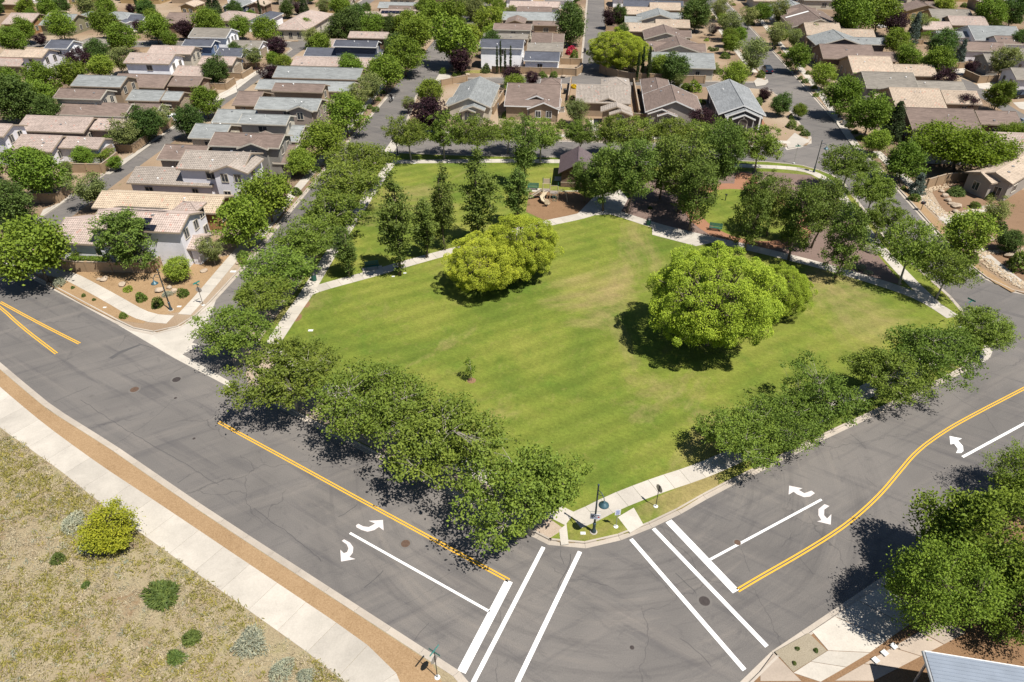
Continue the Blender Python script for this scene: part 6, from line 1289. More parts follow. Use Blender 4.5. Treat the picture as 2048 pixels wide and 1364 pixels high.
TREES = [
    ('trees along the main road kerb', 'broad leafy ash, {o} from the left along the main road', [('ash', -28.93, 59.58, 1.092, 0.8), ('bigash', -21.17, 51.14, 1.052, 0.92), ('bigash', -12.48, 47.01, 1.068, 0.92), ('bigash', -5.5, 42.37, 1.141, 0.95), ('bigash', 1.45, 36.2, 1.052, 1.05)]),
    ('trees along the park side street', 'airy ash, {o} from the main road on the park side of the left street', [('ash', -28.81, 67.43, 1.025, 0.82), ('ash', -27.81, 72.27, 1.242, 0.82), ('ash', -26.29, 78.8, 1.231, 0.82), ('ash', -25.32, 86.4, 1.41, 0.82), ('ash', -24.05, 95.05, 1.462, 0.82), ('ash', -23.47, 105.41, 1.416, 0.82)]),
    ('trees along the lower right road', 'dark leafy ash, {o} from the corner lamp along the lower right road', [('bigash', 20.12, 44.42, 0.725, 0.95), ('bigash', 24.17, 46.24, 0.721, 0.9), ('bigash', 28.46, 48.73, 0.832, 1.0), ('bigash', 36.48, 52.99, 0.807, 0.92), ('bigash', 41.96, 55.56, 0.926, 1.0), ('bigash', 50.18, 60.11, 0.797, 0.9)]),
    ('tall shade trees at the plaza', 'tall dark-leaved tree, {o} counted upward in the lower right clump', [('bigoval', 28.94, 28.13, 0.69, 1.12), ('bigoval', 33.06, 31.98, 1.041, 0.95), ('bigoval', 35.14, 28.39, 0.75, 0.95), ('bigoval', 42.48, 39.36, 0.646, 0.8)]),
    ('tall poplars in the park', '', [('poplar', -21.03, 77.19, 0.962, 0.72, 'small upright tree beside the park path bin'), ('poplar', -14.55, 77.6, 1.335, 1, 'tall leaning poplar nearest the green park bench'), ('poplar', -11.56, 82.45, 1.059, 0.8, 'short dark oval tree just right of the bench poplar'), ('poplar', -9.25, 84.65, 1.065, 1.15, 'slimmest tall poplar on the park lawn'), ('poplar', -4.45, 85.79, 1.383, 1, 'thick greyish poplar behind the left chartreuse tree'), ('poplar', 0.57, 92.12, 1.09, 0.8, 'dark compact poplar beside the playground'), ('poplar', 1.97, 106.04, 1.227, 0.95, 'dark columnar tree at the back edge of the park lawn')]),
    ('chartreuse trees on the lawn', '', [('limey', -3.19, 74.2, 0.756, 0.9, 'yellow-green bushy tree at the left of the lawn pair beside the path'), ('lime', 1.01, 77.33, 0.799, 1, 'larger chartreuse tree right behind the yellow-green one on the lawn'), ('lime', 21.63, 62.34, 1.12, 0.95, 'huge dense chartreuse tree in the middle of the lawn'), ('lime', 31.14, 68.42, 0.545, 1.15, 'smaller chartreuse tree behind the huge one on the lawn')]),
    ('park trees by the back street', 'leafy tree, {o} from the left along the back street beyond the lawn', [('ash', -17.91, 118.18, 1.118, 1), ('ash', -12.04, 118.92, 1.184, 1), ('ash', -6.0, 118.38, 1.144, 1), ('ash', -0.81, 121.98, 0.896, 1), ('ash', 5.0, 117.3, 1.232, 1), ('ash', 11.95, 119.37, 0.979, 1), ('ash', 17.54, 120.81, 1.075, 1), ('ash', 21.08, 116.37, 1.224, 1), ('ash', 27.47, 118.18, 1.118, 1), ('ash', 32.77, 118.4, 1.058, 1), ('ash', 36.27, 113.91, 1.262, 1), ('ash', 41.59, 112.81, 1.253, 1)]),
    ('tall trees around the playground and gravel', 'tall shade tree, {o} from the left in the playground grove', [('oval', 11.39, 100.16, 0.79, 0.9), ('oval', 13.88, 97.13, 1.046, 1), ('oval', 17.4, 96.4, 1.157, 1), ('oval', 23.31, 101.44, 1.016, 1.1), ('oval', 25.32, 96.6, 1.213, 1.1), ('oval', 25.61, 90.25, 1.102, 1.0), ('oval', 31.74, 100.66, 1.131, 1.1), ('oval', 31.89, 83.9, 0.944, 1.15), ('oval', 36.37, 88.77, 0.853, 1.1), ('oval', 37.19, 81.72, 0.987, 1.2), ('oval', 41.43, 85.12, 0.867, 1.2), ('oval', 41.62, 76.89, 0.907, 1.15)]),
    ('trees along the right street', 'airy tree, {o} from the far lamp along the right street', [('ash', 53.3, 104.62, 1.216, 0.95), ('ash', 53.03, 94.76, 1.025, 1), ('ash', 51.51, 87.81, 0.911, 1), ('ash', 49.06, 75.26, 1.121, 1.1), ('ash', 52.13, 71.88, 0.94, 1.0)]),
    ('trees on the far verge of the park street', '{l}tree, {o} up the left verge of the park street', [('round', -36.24, 85.09, 1.181, 1), ('round', -35.59, 93.52, 1.266, 1), ('yellow', -34.97, 110.42, 0.803, 1), ('round', -32.52, 116.26, 1.259, 1), ('round', -31.51, 130.89, 1.337, 1), ('pale', -32.11, 146.1, 0.945, 1), ('pale', -30.27, 151.76, 1.128, 1), ('round', -28.29, 159.82, 1.392, 1), ('round', -25.87, 174.41, 1.557, 1), ('round', -25.51, 196.67, 1.594, 1), ('round', -23.0, 220.96, 1.474, 1)]),
    ('trees left of the straight lane', '{l}tree, {o} from the left across the street from the navy house', [('pale', -21.76, 145.4, 0.568, 1), ('yellow', -17.64, 149.04, 0.969, 1), ('round', -17.78, 224.38, 1.494, 1), ('round', -14.34, 182.23, 2.06, 1), ('dark', -13.41, 241.36, 1.198, 1), ('pale', -11.3, 229.8, 1.388, 1), ('yellow', -7.07, 215.68, 1.443, 1)]),
    ('purple plum trees', '', [('plum', -15.87, 131.75, 1.55, 1, 'wide dark purple plum left of the grey hip-roofed house'), ('plum', -12.89, 176.01, 1.269, 1, 'purple plum in front of the white cypress house'), ('plum', -61.27, 190.7, 1.19, 1, 'purple plum beside the cream arched-window house'), ('plum', -56.5, 166.48, 1.011, 1, 'purple plum by the long grey roofs at the alley'), ('plum', -106.07, 176.91, 1.195, 1, 'purple plum among green trees near the left edge'), ('plum', -112.02, 222.65, 0.781, 1, 'small purple plum beside the white cottage gable'), ('plum', -94.48, 213.29, 1.125, 1, 'purple plum before the brown gabled house'), ('plum', 0.23, 163.89, 1.047, 1, 'left purple plum behind the row facing the park'), ('plum', 4.63, 165.02, 0.755, 1, 'right purple plum behind the row facing the park'), ('plum', 30.17, 229.37, 1.265, 1, 'purple tree beside the straight lane near the top'), ('plum', 36.13, 131.27, 1.078, 1, 'purple plum left of the charcoal house facing the park'), ('plum', 55.21, 153.58, 0.617, 1, 'purple plum behind the charcoal house near the parked blue car'), ('plum', 111.08, 215.16, 1.507, 1, 'dark purple tree in the upper right block'), ('plum', 98.52, 161.53, 1.18, 1, 'purple shrub tree at the alley in the right block'), ('plum', 93.66, 143.9, 0.896, 1, 'thin purple tree beside the brown-roofed right house'), ('plum', -71.53, 251.35, 0.797, 1, 'tiny purple tree under the top edge left of the bend'), ('plum', -131.74, 205.28, 0.728, 1, 'low purple tree on the left cross street')]),
    ('garden trees left of the alley', '{l}tree, {o} from the left among the upper left houses', [('round', -109.7, 153.97, 1.084, 1), ('dark', -98.65, 138.14, 1.392, 1), ('round', -133.35, 195.61, 1.218, 1), ('round', -137.33, 208.68, 1.126, 1), ('round', -97.78, 145.03, 1.133, 1), ('round', -103.65, 156.27, 1.205, 1), ('dark', -91.34, 136.63, 0.852, 1), ('round', -147.31, 239.06, 1.189, 1), ('round', -127.75, 210.16, 1.295, 1), ('dark', -148.02, 247.51, 0.955, 1), ('round', -98.62, 159.69, 1.227, 1), ('pale', -135.45, 240.13, 1.301, 1), ('dark', -104.04, 182.12, 0.959, 1), ('yellow', -97.37, 169.85, 1.022, 1), ('round', -116.85, 212.68, 1.379, 1), ('round', -129.13, 239.84, 1.193, 1), ('pale', -95.17, 175.29, 1.013, 1), ('round', -104.44, 196.57, 1.332, 1), ('pale', -69.74, 122.44, 1.044, 1), ('dark', -72.52, 135.23, 0.491, 1), ('round', -100.47, 208.53, 1.31, 1), ('pale', -68.04, 132.98, 0.806, 1), ('round', -94.27, 202.21, 0.779, 1), ('dark', -60.41, 128.76, 0.935, 1), ('round', -87.34, 213.95, 1.386, 1), ('dark', -68.1, 165.21, 0.959, 1), ('round', -77.99, 213.04, 1.075, 1), ('pale', -64.32, 181.04, 0.907, 1), ('round', -68.07, 204.12, 1.263, 1), ('round', -60.14, 181.78, 0.628, 1)]),
    ('garden trees at the top edge', '{l}tree, {o} from the left below the top edge, left of the lane', [('conifer', -91.49, 230.92, 1.36, 1.2), ('round', -79.01, 199.24, 1.015, 1), ('conifer', -67.95, 246.35, 0.871, 1), ('round', -61.18, 220.86, 0.743, 1), ('round', -55.34, 243.0, 1.207, 1), ('dark', -46.06, 205.26, 1.425, 1), ('dark', -45.48, 218.06, 1.263, 1), ('dark', -48.35, 250.38, 0.554, 1), ('round', -40.02, 213.49, 1.195, 1), ('dark', -35.15, 215.11, 0.916, 1), ('round', -30.58, 215.22, 1.322, 1), ('round', -27.06, 234.22, 1.296, 1), ('yellow', -3.77, 235.22, 0.785, 1)]),
    ('trees in the near left yards', '', [('round', -73.11, 100.85, 1.402, 1, 'large round tree above the low hedge wall at the left edge'), ('dark', -72.19, 91.86, 1.014, 1, 'dark tree cut by the left edge below the round one'), ('pale', -63.24, 97.43, 1.063, 1, 'grey-green tree at the alley beside the orange-tan house'), ('round', -59.25, 75.86, 1.54, 0.95, 'big spreading tree at the left edge beside the main road'), ('oval', -49.14, 78.51, 1.241, 0.75, 'tall open-crowned tree in front of the lavender corner house'), ('yellow', -42.41, 76.01, 0.547, 1, 'small multi-stem tree on the gravel corner yard'), ('pale', -39.44, 80.32, 0.619, 1, 'pale birch-like tree at the corner house porch'), ('round', -73.81, 114.71, 0.601, 1, 'small tree inside the walled yard by the alley'), ('round', -67.98, 113.38, 0.427, 1, 'clipped small tree at the end of the walled yard'), ('pale', -74.01, 109.57, 0.528, 1, 'pale shrub tree beside the hedge wall')]),
    ('trees behind the park-facing row', '', [('lime', 26.03, 178.73, 1.152, 0.78, 'big dense chartreuse tree at the lane behind the row'), ('yellow', 35.41, 171.79, 0.894, 1, 'bright green tree right of the cypresses behind the row'), ('dark', 37.64, 166.2, 1.058, 1, 'dark green tree left of the cream grey-roofed house'), ('pale', 12.82, 136.81, 0.825, 1, 'grey-green tree before the middle house facing the park'), ('yellow', 50.62, 161.63, 1.036, 1, 'bright green tree behind the charcoal house'), ('pale', 49.17, 174.93, 0.487, 1, 'slim grey-green tree at the corner of the cream grey-roofed house'), ('pale', 38.29, 163.67, 0.523, 1, 'small grey tree behind the brown hip-roofed house'), ('dark', 16.27, 205.74, 1.379, 1.15, 'dark dense tree left of the straight lane'), ('dark', 32.89, 230.54, 0.871, 1.1, 'green tree behind the purple one at the lane'), ('round', 0.67, 159.66, 0.843, 0.8, 'low round green tree behind the tan house facing the park'), ('round', 6.28, 143.41, 0.549, 1, 'small tree in front of the tan house facing the park'), ('round', 4.99, 179.87, 0.52, 0.7, 'small bush tree before the white cypress house')]),
    ('trees along the far right street', '{l}tree, {o} from the left along the far right street', [('dark', 55.22, 223.78, 1.439, 1), ('bare', 57.56, 215.22, 0.986, 1), ('pale', 65.99, 239.15, 1.154, 1), ('pale', 62.5, 211.91, 1.243, 1), ('round', 64.1, 207.58, 0.797, 1), ('pale', 72.39, 227.96, 1.106, 1), ('pale', 58.4, 175.52, 1.36, 1), ('round', 78.05, 233.97, 1.039, 1), ('pale', 72.08, 201.21, 1.115, 1), ('pale', 83.83, 235.31, 1.137, 1), ('dark', 55.29, 142.99, 0.683, 1), ('pale', 77.4, 201.4, 0.87, 1), ('round', 69.85, 177.05, 1.178, 1), ('round', 58.83, 141.87, 0.511, 1), ('round', 86.06, 212.14, 0.835, 1), ('yellow', 70.88, 162.09, 0.945, 1), ('round', 67.35, 142.3, 1.315, 1), ('round', 67.28, 129.78, 1.327, 1), ('yellow', 64.97, 120.7, 0.744, 1), ('conifer', 71.62, 128.47, 1.039, 0.9), ('round', 64.11, 108.37, 1.059, 1)]),
    ('trees in the right blocks', '{l}tree, {o} from the left in the upper right gardens', [('round', 106.59, 241.93, 1.334, 1), ('round', 97.69, 215.37, 2.029, 1), ('round', 107.83, 219.68, 1.826, 1), ('round', 101.84, 194.66, 1.104, 1), ('round', 97.31, 178.38, 1.065, 1), ('spruce', 113.36, 208.62, 1.314, 1.2), ('pale', 119.19, 217.65, 1.062, 1), ('round', 99.8, 168.91, 1.324, 1), ('dark', 110.86, 188.3, 1.176, 1), ('yellow', 141.71, 247.36, 1.091, 1), ('spruce', 113.55, 183.86, 1.096, 1.2), ('wide', 75.46, 112.79, 1.409, 0.85), ('round', 143.42, 225.55, 1.55, 1), ('round', 101.23, 145.94, 1.037, 1), ('pale', 116.35, 170.84, 1.287, 1), ('dark', 154.26, 230.89, 1.278, 1), ('dark', 135.69, 196.29, 0.89, 1), ('wide', 93.35, 124.18, 0.79, 0.8)]),
    ('trees in the boulder yard', '', [('yellow', 60.27, 82.49, 1.048, 1, 'loose yellow-green tree beside the sidewalk in the boulder yard'), ('pale', 70.09, 91.47, 0.72, 1, 'open grey-green tree in front of the stucco house at the right edge'), ('dark', 67.78, 84.05, 0.566, 0.8, 'small dark tree on the brown gravel at the right edge'), ('spruce', 64.96, 103.95, 0.851, 0.8, 'blue-grey spruce shrub at the end of the block wall')]),
    ('italian cypresses', 'slim cypress, {o} from the left in front of the white house', [('cypress', -3.65, 176.12, 0.609, 1.75), ('cypress', -2.8, 176.11, 0.608, 2.0), ('cypress', -1.71, 176.14, 0.61, 1.5), ('cypress', -0.36, 175.3, 0.606, 1.8)]),
    ('cypresses behind the row', 'slim dark cypress, {o} from the left right of the chartreuse lane tree', [('cypress', 29.63, 168.98, 0.823, 1.3), ('cypress', 30.87, 169.96, 0.825, 1.6), ('cypress', 32.08, 168.68, 0.82, 1.6)]),
    ('cypresses at the top left', 'slim cypress, {o} from the left under the top edge', [('cypress', -122.49, 246.16, 0.979, 1.2), ('cypress', -82.91, 247.02, 0.819, 1.2), ('cypress', -82.56, 251.86, 0.669, 1)]),
    ('small garden trees in the yards left of the alley', 'small {l}tree, {o} from the left in the yards left of the alley', [('round', -182.8, 195.4, 1.03, 1), ('round', -178.6, 182.1, 0.96, 1), ('round', -177.2, 166.8, 0.87, 1), ('plum', -170.2, 179.1, 0.82, 1), ('dark', -169.4, 157.1, 0.74, 1), ('pale', -152.7, 142.2, 0.66, 1), ('round', -137.7, 130.3, 0.77, 1), ('dark', -137.5, 150.2, 1.03, 1), ('round', -131.6, 143.0, 0.72, 1), ('round', -123.2, 158.7, 0.89, 1), ('plum', -112.4, 141.5, 0.72, 1), ('plum', -90.5, 111.9, 0.94, 1), ('dark', -85.9, 108.1, 0.66, 1), ('round', -80.5, 112.2, 0.78, 1), ('dark', -72.6, 190.5, 0.61, 1), ('dark', -68.6, 128.2, 0.95, 1)]),
    ('small garden trees in the yards above the left cross street', 'small {l}tree, {o} from the left in the yards above the left cross street', [('dark', -194.5, 221.5, 0.9, 1), ('pale', -191.7, 258.5, 0.64, 1), ('yellow', -191.2, 242.1, 0.62, 1), ('round', -189.5, 218.8, 0.61, 1), ('round', -177.2, 248.6, 0.78, 1), ('dark', -173.5, 255.0, 0.92, 1), ('yellow', -170.6, 216.2, 1.05, 1), ('dark', -170.6, 249.5, 0.64, 1), ('pale', -158.9, 227.9, 0.69, 1), ('round', -157.4, 243.6, 1.0, 1), ('round', -152.7, 238.3, 0.67, 1), ('plum', -143.4, 255.4, 0.84, 1), ('round', -140.9, 233.9, 0.74, 1), ('plum', -126.3, 249.5, 0.78, 1), ('yellow', -125.1, 255.9, 0.7, 1), ('dark', -116.3, 239.7, 1.0, 1), ('round', -110.0, 229.0, 0.9, 1), ('round', -103.4, 215.1, 0.64, 1), ('yellow', -97.0, 236.1, 0.67, 1), ('dark', -91.1, 225.0, 0.97, 1), ('dark', -89.5, 242.6, 0.81, 1), ('round', -82.8, 237.0, 0.67, 1), ('dark', -73.3, 244.9, 0.76, 1), ('pale', -61.7, 246.3, 0.89, 1)]),
    ('small garden trees in the yards left of the straight lane', 'small {l}tree, {o} from the left in the yards left of the straight lane', [('yellow', -11.3, 203.2, 1.02, 1), ('round', -7.9, 263.7, 1.0, 1), ('pale', -6.8, 221.3, 0.66, 1), ('yellow', -6.2, 207.7, 0.9, 1), ('dark', -5.5, 192.7, 0.95, 1), ('yellow', -4.4, 248.2, 0.89, 1), ('pale', -0.2, 244.4, 0.68, 1), ('plum', 5.0, 212.8, 0.7, 1)]),
    ('small garden trees in the yards right of the straight lane', 'small {l}tree, {o} from the left in the yards right of the straight lane', [('round', 31.3, 193.0, 0.88, 1), ('dark', 31.4, 210.6, 0.7, 1), ('round', 32.1, 185.7, 0.93, 1), ('round', 58.6, 195.9, 0.82, 1), ('pale', 59.0, 229.8, 0.87, 1), ('plum', 59.7, 219.5, 0.68, 1), ('round', 60.5, 204.3, 0.79, 1), ('yellow', 63.4, 258.2, 0.67, 1), ('yellow', 65.2, 229.2, 0.7, 1)]),
    ('small garden trees in the yards of the right blocks', 'small {l}tree, {o} from the left in the yards of the right blocks', [('round', 75.1, 207.0, 0.88, 1), ('round', 107.3, 233.4, 0.99, 1), ('dark', 111.3, 121.8, 0.64, 1), ('plum', 111.5, 174.9, 0.76, 1), ('plum', 116.3, 249.8, 0.95, 1), ('dark', 123.2, 147.1, 0.94, 1), ('dark', 124.8, 123.0, 0.85, 1), ('yellow', 125.6, 222.4, 0.74, 1), ('dark', 155.4, 239.8, 0.67, 1), ('plum', 158.0, 225.0, 0.89, 1), ('pale', 160.0, 145.8, 0.95, 1), ('plum', 163.6, 175.6, 0.84, 1), ('round', 166.1, 138.7, 0.77, 1), ('round', 167.8, 229.7, 1.01, 1), ('yellow', 169.7, 180.7, 1.0, 1), ('dark', 171.1, 186.3, 0.75, 1), ('pale', 172.7, 169.5, 0.83, 1), ('yellow', 176.2, 188.8, 0.9, 1), ('dark', 184.1, 246.5, 0.73, 1), ('yellow', 192.4, 124.5, 0.91, 1), ('round', 195.7, 156.6, 0.74, 1), ('dark', 197.2, 141.3, 0.84, 1), ('yellow', 199.4, 238.3, 0.88, 1), ('pale', 210.5, 210.0, 0.69, 1), ('dark', 211.8, 183.9, 1.04, 1), ('dark', 214.5, 155.0, 0.64, 1)]),
    ('small garden trees between the houses left of the park street', 'small {l}tree, {o} from the left between the houses left of the park street', [('round', -62.3, 141.6, 1.0, 1), ('yellow', -55.8, 176.4, 0.74, 1), ('pale', -54.9, 202.1, 0.94, 1), ('pale', -50.6, 204.6, 0.91, 1), ('round', -50.3, 192.2, 1.03, 1), ('round', -38.2, 169.8, 1.04, 1), ('round', -30.1, 173.1, 0.9, 1), ('dark', -29.6, 185.1, 1.03, 1)]),
    ('distant trees above the top row', 'distant tree, {o} from the left above the top row of houses', [('plum', -189.8, 309.9, 1.05, 1), ('yellow', -187.1, 298.8, 1.21, 1), ('yellow', -178.2, 311.4, 1.17, 1), ('yellow', -160.0, 308.0, 1.23, 1), ('round', -141.3, 278.8, 1.17, 1), ('plum', -117.0, 288.4, 0.91, 1), ('yellow', -101.1, 283.1, 1.01, 1), ('round', -101.0, 295.2, 1.03, 1), ('pale', -92.6, 279.7, 1.04, 1), ('yellow', -82.4, 271.2, 0.98, 1), ('yellow', -78.9, 306.4, 1.28, 1), ('yellow', -76.0, 269.6, 1.04, 1), ('round', -72.7, 271.8, 0.95, 1), ('round', -71.0, 315.9, 1.34, 1), ('plum', -56.4, 297.3, 1.23, 1), ('yellow', -39.0, 308.0, 1.13, 1), ('plum', -32.9, 275.5, 1.26, 1), ('dark', -31.0, 297.0, 1.05, 1), ('plum', -24.7, 304.0, 1.1, 1), ('plum', -19.4, 314.8, 0.94, 1), ('pale', 4.6, 317.9, 1.04, 1), ('yellow', 5.4, 287.3, 1.2, 1), ('dark', 11.7, 305.1, 1.1, 1), ('dark', 21.6, 268.6, 0.94, 1), ('plum', 25.9, 299.0, 1.19, 1), ('pale', 41.9, 269.6, 1.1, 1), ('dark', 46.1, 275.8, 1.25, 1), ('round', 47.7, 270.2, 1.14, 1), ('dark', 52.2, 271.3, 1.04, 1), ('pale', 52.5, 283.1, 0.98, 1), ('yellow', 54.7, 271.0, 1.05, 1), ('plum', 55.8, 311.4, 0.94, 1), ('pale', 57.4, 275.5, 1.06, 1), ('dark', 59.3, 297.8, 1.09, 1), ('pale', 87.0, 278.6, 1.26, 1), ('yellow', 87.1, 314.1, 1.11, 1), ('plum', 88.8, 284.5, 1.09, 1), ('round', 88.9, 311.9, 1.16, 1), ('round', 104.5, 297.6, 1.31, 1), ('dark', 133.5, 296.7, 0.99, 1), ('round', 135.4, 291.8, 1.32, 1), ('pale', 142.3, 317.5, 1.34, 1), ('round', 143.3, 317.5, 1.15, 1), ('plum', 145.0, 316.2, 1.0, 1), ('plum', 146.9, 291.6, 1.11, 1), ('plum', 149.7, 270.2, 1.24, 1), ('yellow', 152.2, 272.9, 1.14, 1), ('dark', 153.0, 317.0, 1.29, 1), ('pale', 159.2, 286.9, 1.34, 1), ('round', 162.4, 296.5, 1.26, 1), ('round', 176.5, 293.4, 0.92, 1), ('plum', 186.4, 289.8, 1.13, 1), ('dark', 191.2, 294.1, 1.3, 1), ('round', 198.3, 291.5, 1.16, 1)]),
]
NICE = dict(ash='ash_tree', oval='shade_tree', poplar='poplar_tree', lime='chartreuse_tree', limey='chartreuse_tree', bigash='ash_tree', bigoval='shade_tree', round='green_tree', pale='desert_willow_tree', plum='plum_tree', conifer='conifer_tree', cypress='cypress_tree', spruce='spruce_tree', wide='spreading_tree', bare='bare_tree', yellow='locust_tree', dark='evergreen_tree')
ORD = ['first', 'second', 'third', 'fourth', 'fifth', 'sixth', 'seventh', 'eighth', 'ninth', 'tenth', 'eleventh', 'twelfth', 'thirteenth', 'fourteenth', 'fifteenth', 'sixteenth', 'seventeenth', 'eighteenth', 'nineteenth']
for k, ten in enumerate(('twent', 'thirt', 'fort', 'fift', 'sixt')): ORD += [ten + 'ieth'] + [ten + 'y-' + x for x in ORD[:9]]
LOOK = dict(round='round green ', pale='pale grey-green ', yellow='yellow-green ', dark='dark green ', conifer='dark conical ', wide='wide spreading ', bare='nearly bare ', spruce='blue-grey conical ', plum='purple ')
FLAT = []
for grp, tmpl, items in TREES:          # {o}: place in the row, {l}: look of the kind
    for i, it in enumerate(items):
        FLAT.append((*it[:5], grp, it[5] if len(it) > 5 else tmpl.replace('{o}', ORD[i]).replace('{l}', LOOK.get(it[0], ''))))
for i, (sp, x, y, s, sz, grp, lab) in enumerate(FLAT):
    rnd = random.Random(i * 13 + 5)
    tr, cr = PROTO[sp][i % len(PROTO[sp])]
    root = thing(NICE[sp], lab, 'tree', (x, y, TOP), rnd.uniform(0, 6.28), grp)
    root.scale = (s * rnd.uniform(.95, 1.05), s * rnd.uniform(.95, 1.05), s * sz * rnd.uniform(.95, 1.05))
    link('trunk', tr, root); link('crown', cr, root)

# young sapling on the lawn
(sx, sy) = (-4.21, 55.83)
tr, cr = tree_proto('sapling', 7, 1.5, 2.9, 1.8, .8, 26, 22, .15, .17, 'leaf_round', 'bark_pale', 'column', .3, None, .3, .03, 4, .3)
root = thing('sapling', 'thin young tree staked alone on the open lawn', 'tree', (sx, sy, TOP)); link('trunk', tr, root); link('crown', cr, root)
m = MB(); m.lathe([(.5, -.03), (.46, .03), (.2, .06)], 14); m.build('mulch_ring', 'mulch', root)

# ------------------------------------------------------------------ shrubs
def bush_proto(seed, w, h, n, ls, mat, spiky=False):
    rng = np.random.default_rng(seed)
    u = rng.normal(size=(n, 3)); u[:, 2] = np.abs(u[:, 2]); u /= np.linalg.norm(u, axis=1)[:, None]
    lf = lumps(rng, 16, .4, 6)
    r = (.55 + .45 * rng.random(n) ** .6) * lf(u)
    pts = u * r[:, None] * np.array([w / 2, w / 2, h]); pts[:, 2] += .03
    axis = u * np.array([1, 1, .7]) if spiky else None
    return leaf_mesh('bush', mat, pts, ls * (.7 + .6 * rng.random(n)), .15 + .75 * rng.random(n), rng, .2, .22 if spiky else .6, None, axis)
BUSH = dict(green=[bush_proto(201 + i, 1, .75, 900, .13, 'leaf_bush') for i in range(3)], dark=[bush_proto(211 + i, 1, .7, 900, .13, 'leaf_juniper') for i in range(2)], sage=[bush_proto(221 + i, 1, .55, 1500, .12, 'leaf_sage', True) for i in range(2)],
            juniper=[bush_proto(231 + i, 1, .42, 900, .26, 'leaf_juniper', True) for i in range(2)], yellow=[bush_proto(251, 1, .7, 800, .13, 'leaf_yellow')], plum=[bush_proto(253, 1, .75, 800, .14, 'leaf_plum')],
            red=[bush_proto(255, 1, .7, 800, .13, 'leaf_redbud')], flower=[bush_proto(257, 1, .7, 700, .14, 'flower_yellow')])
def bush(kind, pos, d, label, group=None, hs=1.0, i=0):
    o = link('bush', BUSH[kind][i % len(BUSH[kind])], None, (pos[0], pos[1], TOP), (i * 1.7) % 6.28, (d, d, d * hs))
    return tag(o, label, 'bush', group)
